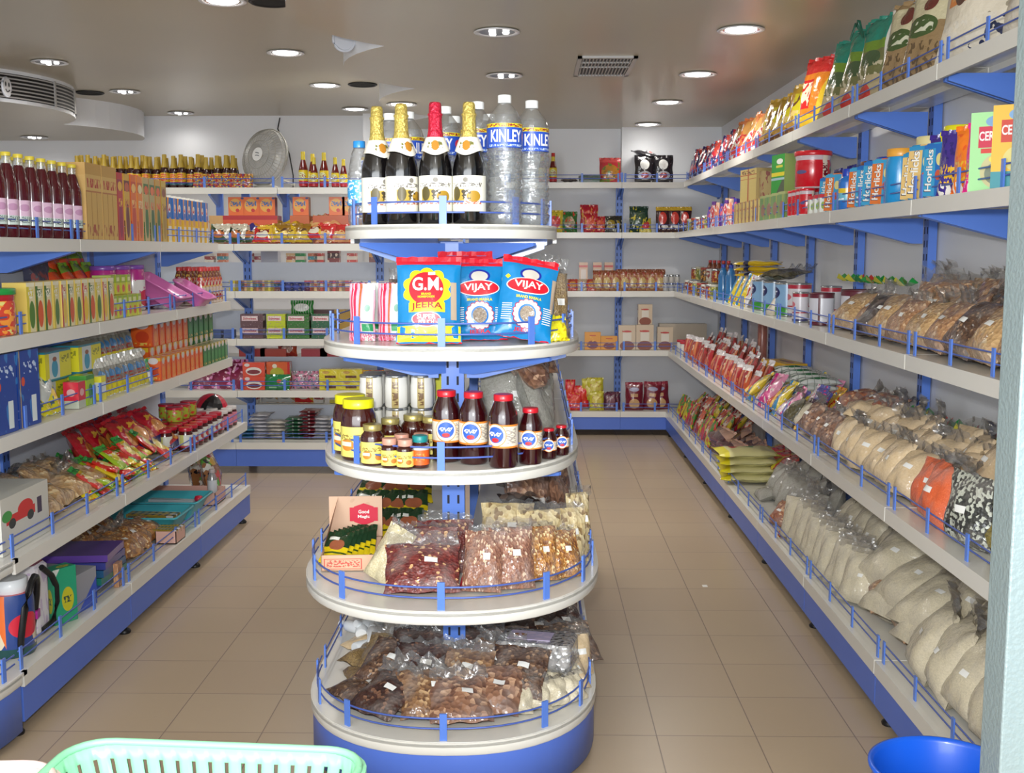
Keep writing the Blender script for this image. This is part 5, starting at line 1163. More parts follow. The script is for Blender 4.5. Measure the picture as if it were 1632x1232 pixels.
heap('L', 1, 4.45, 5.12, 8, [.07, .18, .30], 2, .028, FP, 'yellow, red and green sachet', 'sachet', rx=-66, sc=.92)
row('L', 1, 4.72, 5.2, 7, .09, FP[1:] + FP[:1], 'yellow and red sachet on top of the front pile, {o}', 'sachet', rx=-55, rj=12, yj=25, z=.06, sc=.95)
RBG = art('red_noodle_bag', K(176, 20, 40), [('ell', .5, .38, .3, .22, K(214, 140, 60)), ('band', 0, .16, K(40, 40, 100)), ('scrib', .2, .62, .8, .8, 8, 8, .5, K(230, 180, 60))], .22, .8, .5)
P_rb = pouch('noodle_bag', .17, .2, .07, RBG, 8, .006)
row('L', 1, 5.12, 5.50, 4, .15, P_rb, 'red noodle bag lying on the others, {o}', 'noodle bag', rx=-42, rj=8, yj=18, z=.06); row('L', 1, 4.94, 5.52, 5, .28, P_rb, 'red noodle bag at the back of the fourth shelf, {o}', 'noodle bag', rx=-30, rj=8, yj=18, z=.03)
put('L', 1, 5.56, .09, P_rb, 'red noodle bag with orange round print at the rail', 'noodle bag', rx=-50, z=.02); put('L', 1, 5.34, .07, FP[1], 'pink and brown sachet beside the red noodle bags', 'sachet', rx=-50, sc=1.2, z=.01)
RJL = art('pickle_label', K(206, 206, 196), [('ell', .5, .5, .2, .3, K(176, 60, 60)), ('vband', .8, 1, K(190, 190, 110)), ('band', 0, .15, K(170, 40, 60))]); PICK = mat('pickle_dark', rgb(70, 14, 14), .15, coat=.8); RLID = mat('pickle_red_lid', rgb(176, 20, 44), .35, coat=.3)
P_rj = jar('pickle_jar', .036, .12, PICK, RLID, RJL, .034, (.18, .7), n=16)
row('L', 1, 5.56, 6.10, 7, .06, P_rj, 'pickle jar with red lid in the front row, {o}', 'jar'); row('L', 1, 5.50, 6.10, 8, .145, P_rj, 'pickle jar with red lid in the middle row, {o}', 'jar'); row('L', 1, 5.54, 6.10, 7, .23, P_rj, 'pickle jar with red lid in the back row, {o}', 'jar')
YRT = jar('spread_tub', .042, .075, art('lime_tub', K(160, 170, 50), [('blob', 6, .58, K(200, 60, 50))]), RLID, None, .044, n=16, lidh=.012)
row('L', 1, 5.74, 5.98, 3, .17, YRT, 'lime tub with red lid stacked on the pickle jars, {o}', 'tub', z=.122); put('L', 1, 5.86, .25, YRT, 'darker red-lidded tub at the back on the pickle jars', 'tub', z=.122)
P_wj = jar('jam_jar', .034, .11, PICK, LM(206, 200, 196), art('peach_label', K(214, 150, 110), [('vband', 0, .5, K(214, 130, 150)), ('ell', .7, .5, .16, .3, K(206, 140, 50))]), .032, (.15, .72), n=16)
row('L', 1, 6.14, 6.42, 4, .06, P_wj, 'jam jar with white lid in the front row, {o}', 'jar'); row('L', 1, 6.14, 6.40, 4, .14, P_wj, 'jam jar with white lid in the second row, {o}', 'jar'); row('L', 1, 6.14, 6.40, 4, .22, P_wj, 'jam jar with white lid in the back row, {o}', 'jar')
m = MB(); BR_ = mat('ball_red', rgb(186, 20, 50), .4, coat=.3); BK_ = mat('ball_black', rgb(18, 16, 20), .4, coat=.3); n = 16
for k in range(12):
    for i in range(n):
        a0, a1 = pi * k / 12, pi * (k + 1) / 12; b0, b1 = 2 * pi * i / n, 2 * pi * (i + 1) / n; R_ = .095
        m.add([(R_ * sin(a) * cos(b), R_ * sin(a) * sin(b), .095 + R_ * cos(a)) for a, b in ((a0, b0), (a0, b1), (a1, b1), (a1, b0))], [(0, 1, 2, 3)], BR_ if (i // 4) % 2 else BK_, None, True)
P_ball = Proto('toy_ball').single(m); put('L', 1, 6.43, .20, P_ball, 'black and red panelled ball behind the jam jars', 'ball', rx=20, yaw=-30)
# base deck
FLASK = art('flask_print', K(40, 66, 130), [('ell', .7, .35, .3, .3, K(226, 210, 180)), ('ell', .3, .5, .26, .2, K(206, 40, 60)), ('ell', .75, .3, .07, .06, K(170, 90, 40)), ('band', 0, .15, K(20, 70, 70)), ('diag', .9, .3, .95, K(230, 110, 40))], .4)
p = bottle('picnic_flask', [(.075, 0), (.08, .01), (.08, .2), (.075, .23)], FLASK, (.06, .23, .28, LM(226, 230, 232)), n=22)
m = MB(); m.tube([(.085 * cos(a), -.085 * sin(a) * .3 - .06, .13 + .15 * sin(a)) for a in [x * pi / 8 for x in range(-3, 12)]], .012, BLACK, 8); p.part('strap', m)
m = MB(); m.box(.06, -.075, .1, .10, -.06, .13, LM(180, 40, 150)); p.part('buckle', m)
put('L', 0, 3.72, .12, p, 'colourful round drinking flask with black strap and white lid', 'flask', yaw=10, sc=.95)
m = MB(); m.bbox(-.065, -.045, 0, .065, .045, .26, .03, art('white_bag_print', K(226, 222, 226), [('blob', 4, .56, K(206, 190, 214)), ('band', .45, .55, K(206, 110, 140))])); p = Proto('lunch_bag').part('bag', m)
m = MB(); m.tube([(-.03, -.05, .02), (.05, -.056, .03), (.085, -.056, .09), (.085, -.056, .15), (.05, -.056, .2), (-.02, -.052, .25)], .011, BLACK, 8); p.part('strap', m)
put('L', 0, 3.92, .14, p, 'white and pink upright bag with a black looped strap', 'bag', sc=1.0)
put('L', 0, 4.05, .09, carton('carton', .10, .06, .21, art('green_box', K(40, 150, 110), [('ell', .6, .42, .26, .22, K(186, 180, 40)), ('scrib', .42, .36, .78, .48, 12, 10, .5, K(60, 80, 60)), ('diag', -.6, .8, .62, K(200, 204, 196))], .4)), 'green upright box with a yellow oval by the strap', 'box', yaw=-30)
put('L', 0, 4.22, .20, carton('carton', .15, .3, .15, art('grey_blue_box', K(150, 152, 160), [('diag', .7, -.9, .05, K(40, 80, 190))], .4), LM(150, 152, 160)), 'grey flat box with a blue edge beside the green one', 'box', yaw=-8)
BF = art('blue_flat_pack', K(40, 84, 176), [('blob', 4, .6, K(120, 130, 150))], .2, .8, .3); put('L', 0, 4.30, .07, pouch('flat_pack', .2, .1, .03, BF, 2), 'flat blue plastic-wrapped pack lying at the rail', 'pack', rx=-78, z=.03)
put('L', 0, 4.50, .04, carton('card', .05, .02, .10, art('tan_card', K(170, 120, 84), [('blob', 5, .55, K(206, 160, 120))])), 'small tan card tag standing at the rail', 'card')
for i, (c, nm) in enumerate((((40, 120, 110), 'green'), ((44, 90, 130), 'teal blue'), ((60, 66, 140), 'blue'), ((96, 66, 150), 'violet'))):
    put('L', 0, 4.50, .22, carton('file_folder', .24, .34, .028, mat('folder_%d' % i, rgb(*c), .25, coat=.5)), '%s plastic folder in the stack on the bottom deck' % nm, 'folder', z=.04 + i * .03, yaw=3 * i - 4, group='stack of plastic folders')
put('L', 0, 4.50, .22, carton('carton', .2, .28, .038, LM(120, 122, 128)), 'low grey box under the stack of plastic folders', 'box')
SN = gb('mix', .2, .2, .07)
row('L', 0, 4.86, 5.22, 4, .11, SN, 'clear bag of yellow snacks on the bottom deck, {o}', 'bag', rx=-55, rj=8, yj=25, z=.02); row('L', 0, 4.84, 5.16, 3, .27, SN[1:], 'clear bag of yellow snacks in the back row, {o}', 'bag', rx=-45, rj=8, yj=25, z=.04)
TQ = mat('turquoise_plastic', rgb(70, 176, 190), .35, coat=.3)
P_tq = tub_basin('storage_tray', .28, .40, .10, TQ, .02)
for i, (a, nm) in enumerate(((5.42, 'nearer'), (5.76, 'farther'))):
    put('L', 0, a, .25, P_tq, 'turquoise open plastic tray, %s of the two' % nm, 'tray')
PEN = art('pen_pack', K(180, 150, 50), [('stripe', 'v', 7, .4, K(40, 50, 40)), ('vband', .85, 1, K(206, 206, 206))], .3)
row('L', 0, 5.34, 5.50, 4, .22, carton('pencil_pack', .04, .25, .02, PEN), 'yellow and dark pencil pack in the nearer turquoise tray, {o}', 'pencil pack', z=.04, zj=.02, yj=10)
row('L', 0, 5.69, 5.84, 3, .24, carton('pencil_pack', .045, .25, .02, LM(190, 196, 200)), 'white pack in the farther turquoise tray, {o}', 'pack', z=.04, zj=.02, yj=10)
m = MB(); m.lathe([(.001, 0), (.02, .0), (.024, .012), (.018, .025), (.001, .028)], 12, LM(200, 30, 60)); put('L', 0, 5.84, .10, Proto('toy').single(m), 'small red round lid in the farther turquoise tray', 'toy', z=.06)
P_sal = mat('salmon_card', rgb(214, 170, 156), .5)
put('L', 0, 6.08, .25, Proto('card_tray').part('tray', tray('t', .20, .40, .07, P_sal, P_sal)), 'salmon pink card tray beyond the turquoise trays', 'tray')
put('L', 0, 5.24, .06, Proto('card_tray').part('tray', tray('t', .14, .10, .06, P_sal, P_sal)), 'small salmon card tray at the rail', 'tray'); row('L', 0, 5.20, 5.29, 3, .07, carton('pencil_pack', .025, .12, .02, PEN), 'yellow pencil pack in the small salmon tray, {o}', 'pencil pack', z=.045, yj=8)
put('L', 0, 6.10, .10, bottle('slim_bottle', [(.024, 0), (.026, .005), (.026, .12), (.014, .15)], clear('slim_clear', (.8, .76, .78, 1), .4, .1, .3), (.016, .15, .17, LM(180, 170, 170)), (.0266, .02, .11, LM(206, 210, 214)), n=14), 'slim clear bottle with pale label on the salmon tray', 'bottle', z=.01)
TOYP = art('party_bag', K(150, 100, 60), [('blob', 3.2, .56, K(206, 60, 40)), ('blob', 4.1, .6, K(90, 170, 60)), ('blob', 5.3, .62, K(226, 224, 214)), ('ell', .45, .78, .2, .1, K(226, 180, 40)), ('blob', 6.7, .68, K(30, 30, 36))], .2, .8, .4)
put('L', 0, 6.30, .14, pouch('toy_bag', .22, .24, .09, TOYP, 12, .006), 'colourful clear-fronted bag at the far end of the bottom deck', 'bag', rx=-12); put('L', 0, 6.40, .26, pouch('toy_bag', .2, .22, .08, TOYP, 13, .006), 'colourful bag behind the other at the far end of the bottom deck', 'bag', rx=-8)

# ================================================================== back left unit
bx = aB
xs = [aB(135 + i * 13.6, 8.33) for i in range(19)]
for k, (d, nm) in enumerate(((.09, 'front row'), (.16, 'second row'))):
    row('BL', 5, xs[0], xs[-1], 19, d, P_sauce, 'brown sauce bottle with mustard cap, {o}, ' + nm, 'sauce bottle', aj=.012, dj=.01, sj=.05, yj=12)
SACH = art('mixed_sachets', K(190, 140, 60), [('blob', 4, .5, K(176, 50, 50)), ('blob', 6, .6, K(70, 80, 130)), ('blob', 8, .64, K(220, 200, 80))], .25, .7, .4)
P_sa = pouch('sachet', .12, .09, .03, SACH, 4)
row('BL', 5, aB(322), aB(392), 4, .045, P_sa, 'small mixed sachet at the rail before the sauce bottles, {o}', 'sachet', yj=10, rx=-10)
for i, (px, d, s) in enumerate(((488, .06, 1.0), (500, .13, .96), (505, .06, .84), (520, .08, .98), (538, .07, .84), (550, .10, .80))):
    put('BL', 5, aB(px, 8.27), d, P_ketch, 'ketchup bottle with yellow cap right of the fan, %s' % ordw(i, 6, 'left'), 'ketchup bottle', sc=s, yaw=rnd.uniform(-15, 15), group='ketchup bottles right of the fan')
OB = art('orange_tea_box', K(226, 110, 40), [('ell', .45, .55, .4, .36, K(226, 170, 70)), ('ell', .45, .6, .34, .14, K(226, 150, 60)), ('ell', .58, .28, .12, .1, K(196, 40, 40)), ('scrib', .15, .5, .8, .78, 7, 12, .5, K(80, 110, 160)), ('ell', .9, .93, .1, .06, K(50, 50, 110))], .4)
P_ob = lettered_box('cereal_box', .115, .08, .155, OB, LM(190, 110, 60), [('Chai', 0, .1, .05, .02)], LM(60, 90, 140))
row('BL', 4, aB(382, 8.32), aB(431, 8.32), 3, .22, P_ob, 'orange box with a pale oval on the tall base box, {o}', 'box', z=.206, sc=(1, 1, .86)); put('BL', 4, aB(484, 8.3), .2, P_ob, 'orange box with a pale oval standing alone right of the blue upright', 'box', z=.206, sc=(1, 1, .86))
row('BL', 4, aB(541, 8.3), aB(562, 8.3), 2, .2, P_ob, 'orange box with a pale oval near the clear soda bottle, {o}', 'box', z=.206, sc=(1, 1, .86))
put('BL', 4, aB(395, 8.32), .21, carton('carton', .5, .14, .204, art('red_orange_long', K(214, 84, 40), [('band', .85, 1, K(180, 30, 30)), ('vband', 0, .2, K(206, 160, 100))])), 'long red and orange box under the row of orange boxes', 'box')
put('BL', 4, aB(541, 8.32), .21, carton('carton', .34, .14, .204, LM(190, 90, 50)), 'long orange-brown box under the right orange boxes', 'box'); put('BL', 4, aB(484, 8.32), .2, carton('carton', .14, .14, .204, LM(196, 100, 50)), 'plain orange box under the lone orange box', 'box')
def snack(nm, *cs): return pouch('snack_bag', .15, .13, .05, art(nm, cs[0], [('diag', .7, .7, .75, cs[1]), ('ell', .5, .45, .3, .24, cs[2]), ('scrib', .15, .55, .85, .8, 7, 8, .52, cs[3])], .22, .8, .4), hash_(nm) % 17)
SNK = {'green': snack('sn_green', K(50, 80, 40), K(206, 200, 180), K(190, 110, 60), K(30, 40, 36)), 'yellow': snack('sn_yellow', K(206, 170, 30), K(150, 110, 30), K(220, 190, 70), K(90, 60, 40)), 'blue': snack('sn_blue', K(50, 44, 120), K(206, 170, 40), K(200, 120, 50), K(220, 210, 190)),
       'peach': snack('sn_peach', K(214, 150, 100), K(206, 50, 50), K(220, 180, 120), K(180, 60, 50)), 'red': snack('sn_red', K(206, 40, 40), K(226, 190, 60), K(226, 220, 200), K(120, 20, 30)), 'white': snack('sn_white', K(206, 204, 200), K(180, 140, 90), K(150, 150, 150), K(90, 90, 110))}
for i, (px, d, z, k, rx) in enumerate(((352, .06, 0, 'green', -20), (378, .07, 0, 'green', -20), (352, .12, .05, 'peach', -40), (375, .13, .06, 'green', -50), (398, .07, .0, 'green', -30), (400, .12, .07, 'white', -50), (420, .06, 0, 'red', -30), (415, .13, .08, 'blue', -45),
                                       (432, .10, .05, 'yellow', -40), (440, .06, .0, 'peach', -40), (452, .06, 0, 'yellow', -16), (468, .06, 0, 'yellow', -16), (452, .13, .08, 'blue', -60), (470, .14, .09, 'blue', -60), (462, .13, .12, 'yellow', -60), (484, .06, .0, 'yellow', -20),
                                       (500, .07, .03, 'red', -40), (498, .12, .09, 'peach', -50), (520, .06, .0, 'peach', -20), (530, .08, .05, 'red', -45), (545, .06, .0, 'peach', -25), (512, .15, .12, 'yellow', -55), (528, .13, .12, 'peach', -50), (548, .14, .08, 'white', -45), (478, .14, .11, 'white', -70), (560, .08, .03, 'white', -40))):
    put('BL', 4, aB(px, 8.18), d, SNK[k], '%s snack bag heaped under the orange boxes, %s from the left' % (k, ORD[i] if i < 20 else str(i + 1) + 'th'), 'snack bag', z=z + .01, rx=rx, yaw=rnd.uniform(-30, 30), group='snack bags heaped on the back left shelf')
def small(nm, c1, c2, w=.07, h=.075): return carton('small_box', w, .07, h, art(nm, c1, [('band', .35, .7, c2), ('blob', 5, .64, K(206, 190, 170))], .4))
SB = [small('sm1', K(206, 200, 190), K(150, 60, 60)), small('sm2', K(186, 110, 80), K(60, 130, 140)), small('sm3', K(180, 60, 50), K(206, 196, 180)), small('sm4', K(206, 170, 120), K(160, 80, 60)), small('sm5', K(206, 190, 60), K(200, 200, 206))]
row('BL', 3, aB(376, 8.2), aB(442, 8.2), 8, .07, [SB[4], SB[1], SB[3]], 'small striped box left of the dark blue boxes, {o}', 'small box'); row('BL', 3, aB(450, 8.2), aB(488, 8.2), 4, .07, small('sm6', K(36, 44, 110), K(60, 70, 150), .085, .06), 'small dark blue box in the middle of the shelf, {o}', 'small box')
row('BL', 3, aB(496, 8.2), aB(555, 8.2), 7, .07, [SB[2], SB[3]], 'small red and tan box right of the dark blue ones, {o}', 'small box'); row('BL', 3, aB(566, 8.2), aB(690, 8.2), 6, .09, carton('carton', .1, .1, .07, LM(214, 206, 186)), 'pale low carton at the right of the small box shelf, {o}', 'box')
def swatch(nm, c, lab):
    a = art(nm, c, [('rect', .06, .45, .78, .85, K(222, 190, 200)), ('rect', .09, .5, .75, .8, K(226, 214, 210)), ('blob', 14, .66, K(150, 120, 130))], .4)
    m = MB(); m.box(-.08, -.05, 0, .08, .05, .088, a, a, a); m.off = (0, -.05, 0); m.text('Schweex', -.013, .057, .095, .018, LM(186, 40, 70), None, .001); return Proto('mix_box').single(m)
SCH = [(swatch('mx_brown', K(96, 66, 70), ''), 402, 'dark brown'), (swatch('mx_lime', K(186, 200, 30), ''), 441, 'lime green'), (swatch('mx_green', K(50, 110, 40), ''), 476, 'green'), (swatch('mx_dgreen', K(24, 90, 54), ''), 515, 'dark green')]
for pr_, px, c in SCH:
    for q in range(2): put('BL', 2, aB(px, 8.18), .08, pr_, '%s box with a pink name strip, %s of its stack' % (c, ('lower', 'upper')[q]), 'box', z=q * .089, sc=(1.02 if px != 441 else .86, 1, 1), group='boxes with pink name strips')
put('BL', 2, aB(481, 8.18), .08, pouch('pouch', .17, .085, .05, art('green_foil', K(40, 130, 50), [('ell', .5, .55, .34, .34, K(230, 232, 230)), ('stripe', 'u', 9, .2, K(190, 200, 190))], .18, .8, .3), 5), 'shiny green and white packet on the green box stack', 'packet', z=.178)
put('BL', 2, aB(530, 8.35), .26, carton('carton', .34, .1, .2, art('brown_yellow', K(100, 60, 60), [('vband', .55, 1, K(196, 150, 30))])), 'brown and yellow box behind the dark green boxes', 'box')
for i, (px, c1, c2) in enumerate(((372, (70, 90, 140), 'blue'), (352, (60, 80, 120), 'dark blue'), (333, (80, 100, 150), 'pale blue'))): put('BL', 2, aB(px - 8, 8.2), .1, carton('carton', .07, .08, .06, LM(*c1)), '%s small box behind the far end of the left unit' % c2, 'box')
PSW = art('pink_swirl', K(214, 120, 180), [('stripe', 'u', 3, .3, K(240, 200, 220)), ('blob', 4, .5, K(130, 30, 70))], .22, .8, .4); P_sw = pouch('sweet_bag', .2, .18, .06, PSW, 3, .006)
row('BL', 1, aB(318), aB(372), 3, .09, P_sw, 'pink swirl-printed sweet bag, {o}', 'sweet bag', rx=-25, rj=6, yj=14); row('BL', 1, aB(325), aB(366), 2, .16, P_sw, 'pink swirl-printed sweet bag at the back, {o}', 'sweet bag', rx=-12, z=.02)
WR = art('wafer_red', K(214, 70, 40), [('ell', .5, .35, .36, .3, K(222, 214, 206)), ('ell', .2, .8, .12, .12, K(220, 210, 206)), ('ell', .5, .3, .3, .16, K(120, 30, 40))], .25, .7, .2); P_wr = carton('biscuit_pack', .16, .08, .10, WR)
for q in range(2): put('BL', 1, aB(402, 8.15), .08, P_wr, 'red and white biscuit pack, %s of two' % ('lower', 'upper')[q], 'biscuit pack', z=.101 * q)
put('BL', 1, aB(442, 8.2), .12, carton('biscuit_pack', .17, .08, .20, art('orange_green_pack', K(206, 90, 30), [('ell', .45, .6, .3, .2, K(170, 170, 40)), ('ell', .35, .85, .1, .08, K(220, 214, 190)), ('vband', .9, 1, K(190, 40, 30))], .25, .7, .2)), 'tall orange and lime biscuit pack behind the green pouch', 'biscuit pack')
put('BL', 1, aB(437, 8.12), .05, pouch('pouch', .19, .10, .05, art('green_pouch', K(20, 120, 66), [('ell', .6, .6, .1, .14, K(200, 90, 50)), ('rect', .2, .1, .5, .2, K(150, 196, 160))], .22, .8, .3), 5), 'bright green pouch in front of the biscuit packs', 'pouch', rx=-12)
row('BL', 1, aB(476), aB(500), 2, .1, pouch('sweet_bag', .13, .12, .06, art('pink_grey_swirl', K(150, 140, 150), [('blob', 5, .5, K(206, 130, 160)), ('blob', 7, .62, K(90, 60, 70))], .22, .8, .4), 6), 'pink and grey sweet bag, {o}', 'sweet bag', rx=-12)
YP = art('yellow_biscuit', K(214, 200, 50), [('rect', .25, .15, .75, .4, K(100, 60, 30)), ('ell', .3, .7, .16, .14, K(190, 150, 60))], .25, .7, .2); P_yp = carton('biscuit_pack', .16, .1, .075, YP)
for q in range(2): row('BL', 1, aB(525, 8.15), aB(560, 8.2), 2, .09, P_yp, 'yellow biscuit pack, {o}, %s' % ('lower layer', 'upper layer')[q], 'biscuit pack', z=.076 * q)
row('BL', 1, aB(580, 8.15), aB(640, 8.15), 4, .08, [snack('sn_or', K(214, 90, 50), K(226, 180, 50), K(226, 200, 150), K(200, 40, 40)), SNK['peach']], 'orange snack packet right of the yellow packs, {o}', 'snack bag', rx=-15)
PAP = carton('paper_stack', .13, .14, .013, LM(214, 214, 220), LM(214, 214, 220))
def paper(c): return pouch('wrapped_pad', .14, .16, .024, art('pad_%d' % c[0], K(*c), [('blob', 3, .66, K(190, 190, 190))], .3, .6, .2), c[1] % 9, .001)
for j, (px, n, c, nm) in enumerate(((405, 7, (206, 206, 214), 'white'), (433, 5, (214, 208, 200), 'cream'), (464, 6, (60, 110, 80), 'green'), (486, 8, (126, 40, 50), 'maroon'), (505, 6, (200, 200, 206), 'white'), (384, 3, (70, 130, 160), 'blue'), (530, 6, (176, 172, 170), 'grey'))):
    pp = paper(c)
    for q in range(n): put('BL', 0, aB(px, 8.12), .13, pp, '%s flat packet, %s from the bottom of stack %s on the back left base' % (nm, ORD[q], ORD[j]), 'packet', z=.014 + q * .027, rx=-88, yaw=rnd.uniform(-8, 8), group='stacks of flat packets')
# goods on the rear decks, seen through the gaps
for z, items in ((1.517, ((335, 'small_box', SB[0]), (355, '', SB[1]), (400, '', SB[2]), (412, '', SB[0]), (432, '', carton('carton', .13, .1, .09, LM(150, 150, 160))), (465, '', SB[3]), (480, '', small('smg', K(50, 130, 70), K(206, 190, 170))), (500, '', SB[1]), (510, '', SB[2]), (533, '', small('smr', K(120, 50, 50), K(60, 30, 30), .09, .11)), (562, '', SB[2]), (600, '', small('smk', K(110, 50, 40), K(206, 150, 60), .1, .13)))),
                 (.802, ((400, '', carton('carton', .2, .1, .06, LM(206, 70, 66))), (434, '', carton('carton', .2, .1, .06, LM(206, 80, 60))), (455, '', snack('sn_or2', K(170, 50, 40), K(196, 80, 50), K(200, 160, 140), K(120, 20, 30))), (500, '', carton('carton', .2, .1, .06, LM(200, 70, 80))), (530, '', carton('carton', .2, .1, .06, LM(200, 66, 70))))),
                 (.442, ((400, '', SB[0]), (425, '', SNK['white']), (450, '', SNK['white']), (480, '', SNK['red']), (505, '', SB[0]), (530, '', SB[4])))):
    for i, (px, _, pr_) in enumerate(items):
        spawn(pr_, (aB(px, 8.6), 8.62, z), (0, 0, 0), 1, 'item seen through the gap in the back left unit, %s from the left, %s gap' % (ORD[i], {1.517: 'upper', .802: 'middle', .442: 'lower'}[z]), 'packet', 'goods seen through the gaps')
# ================================================================== right wall
# --- top shelf
def bigbag(nm, w, h, t, mt, seed, wr=.008): return pouch(nm, w, h, t, mt, seed, wr, bot=.75)
SACK = art('rice_sack', K(214, 204, 184), [('rect', .12, .42, .5, .82, K(214, 130, 60)), ('rect', .16, .46, .46, .78, K(206, 150, 90)), ('ell', .31, .56, .12, .16, K(90, 60, 50)), ('rect', .08, .86, .6, .96, K(196, 50, 60)), ('diag', .5, -1, .12, K(34, 44, 80)), ('scrib', .0, .02, 1, .3, 12, 14, .5, K(214, 206, 190)), ('scrib', .62, .3, .95, .9, 10, 10, .62, K(150, 140, 120))], .35, .5, .3)
P_sack = bigbag('rice_sack', .36, .42, .14, SACK, 4)
put('R', 4, aR(1530, 4, .1), .13, P_sack, 'large cream rice sack with orange picture on the top shelf, left one', 'sack', rx=-12, yaw=30)
put('R', 4, aR(1600, 4, .1) - .08, .13, P_sack, 'large cream rice sack with orange picture, nearest on the top shelf', 'sack', rx=-12, yaw=15)
TB = art('brown_dog_bag', K(150, 124, 88), [('band', .6, .95, K(206, 196, 160)), ('ell', .5, .56, .34, .12, K(70, 90, 50)), ('scrib', .25, .5, .75, .62, 7, 10, .5, K(206, 206, 180)), ('ell', .6, .82, .2, .1, K(110, 50, 44)), ('scrib', 0, .05, 1, .4, 12, 12, .55, K(100, 80, 56)), ('vband', 0, .07, K(206, 200, 186))], .25, .7, .4)
P_tb = bigbag('food_bag', .2, .36, .08, TB, 7)
for i, px in enumerate((1440, 1405)): put('R', 4, aR(px, 4, .08), .09, P_tb, 'brown and cream bag with green oval on the top shelf, %s one' % ('nearer', 'farther')[i], 'food bag', rx=-14, yaw=25, ry=-4)
put('R', 4, aR(1458, 4, .14), .2, P_tb, 'brown and cream bag behind the nearer of the green oval bags', 'food bag', rx=-8, yaw=10)
GB_ = art('green_clear_bag', K(110, 110, 70), [('band', .72, 1, K(40, 130, 110)), ('band', .6, .72, K(110, 140, 50)), ('ell', .5, .5, .3, .1, K(70, 90, 60)), ('band', 0, .3, K(176, 160, 124)), ('ell', .4, .12, .2, .1, K(196, 60, 50)), ('vband', .88, 1, K(214, 210, 200)), ('scrib', 0, .3, 1, .45, 10, 10, .55, K(190, 180, 150))], .22, .8, .4)
P_gb = bigbag('food_bag', .18, .37, .08, GB_, 9)
for i, px in enumerate((1368, 1338, 1310)): put('R', 4, aR(px, 4, .08), .09, P_gb, 'tall green and clear bag with red spot on the top shelf, %s of three' % ('nearest', 'middle', 'farthest')[i], 'food bag', rx=-14, yaw=28 + 4 * i, ry=[-6, 2, 6][i])
m = MB()
for k in range(4): m.tube([(.0, .0, .30), (-.02 + .02 * k, -.03, .36), (-.05 + .03 * k, -.04, .30 + .02 * k)], .005, LM(30, 90, 70), 5)
put('R', 4, aR(1350, 4, .08), .10, Proto('ribbon_tie').single(m), 'dark green ribbon loops between the tall green bags', 'ribbon')
KU = art('chilli_bag', K(226, 130, 30), [('rect', .05, .3, .55, .72, K(206, 34, 34)), ('scrib', .08, .34, .52, .68, 6, 9, .48, K(236, 220, 190)), ('band', .8, 1, K(206, 40, 40)), ('band', 0, .22, K(232, 190, 40)), ('diag', .9, -.5, .5, K(236, 196, 50))], .22, .8, .4)
put('R', 4, aR(1275, 4, .08), .09, bigbag('snack_bag', .2, .36, .07, KU, 5), 'orange, red and yellow tall snack bag on the top shelf', 'snack bag', rx=-10, yaw=25)
put('R', 4, aR(1268, 4, .2), .2, bigbag('snack_bag', .2, .36, .07, KU, 6), 'orange and red snack bag behind the tall one on the top shelf', 'snack bag', rx=-6, yaw=0)
YB_ = art('yellow_brown_bag', K(186, 140, 50), [('diag', .8, .5, .72, K(214, 200, 40)), ('blob', 4, .55, K(110, 70, 40)), ('band', .85, 1, K(190, 150, 40)), ('scrib', .1, .2, .9, .5, 7, 8, .52, K(226, 200, 120))], .22, .8, .4)
TO = art('toast_bag', K(206, 120, 70), [('band', .0, .3, K(206, 50, 50)), ('blob', 4, .54, K(226, 216, 206)), ('ell', .5, .75, .34, .2, K(206, 150, 80)), ('scrib', .1, .3, .9, .6, 7, 9, .5, K(190, 40, 60))], .22, .8, .4)
RD = art('red_navy_bag', K(190, 40, 60), [('blob', 4, .5, K(50, 50, 110)), ('diag', .6, .8, 1.0, K(206, 70, 60)), ('blob', 6, .62, K(216, 206, 200))], .22, .8, .4)
for nm, mt, p0, p1, n, w, h in (('yellow and brown', YB_, 1248, 1205, 5, .15, .26), ('red, white and toast brown', TO, 1198, 1158, 6, .15, .26), ('red and navy', RD, 1150, 1096, 8, .16, .24)):
    pb = [bigbag('snack_bag', w, h, .06, mt, s) for s in (2, 5)]
    row('R', 4, aR(p0, 4), aR(p1, 4), n, .08, pb, nm + ' snack bag, top right shelf, {o}, front', 'snack bag', rx=-14, rj=6, yj=20, yaw=20, sj=.08)
    row('R', 4, aR(p0, 4), aR(p1, 4), n, .2, pb, nm + ' snack bag, top right shelf, {o}, behind', 'snack bag', rx=-12, rj=6, yj=20, z=.05, yaw=15, sj=.08)
# --- fourth level
CER = art('green_cereal_box', K(160, 216, 150), [('rect', .15, .55, .85, .82, K(196, 40, 70)), ('ell', .45, .88, .18, .07, K(120, 160, 200)), ('rect', .2, .48, .8, .54, K(206, 60, 50)), ('ell', .5, .25, .3, .22, K(196, 190, 140)), ('ell', .5, .22, .22, .14, K(120, 130, 110)), ('ell', .55, .4, .2, .06, K(226, 214, 90))], .4)
CERS = art('green_cereal_side', K(176, 216, 156), [('ell', .6, .84, .22, .04, K(60, 70, 110)), ('scrib', .2, .1, .85, .75, 4, 26, .5, K(206, 206, 170)), ('stripe', 'v', 7, .08, K(120, 130, 90))], .4)
CERO = art('orange_cereal_box', K(226, 180, 60), [('rect', .15, .55, .85, .82, K(196, 60, 40)), ('ell', .45, .88, .18, .07, K(120, 160, 200)), ('band', 0, .2, K(60, 140, 150)), ('ell', .5, .35, .3, .16, K(214, 200, 120))], .4)
put('R', 3, aR(1573, 3, .08), .09, lettered_box('cereal_box', .15, .09, .218, CER, CERS, [('CERELAC', -.005, .152, .092, .026)], WHT), 'tall pale green cereal box with red band on the right wall', 'cereal box', yaw=52)
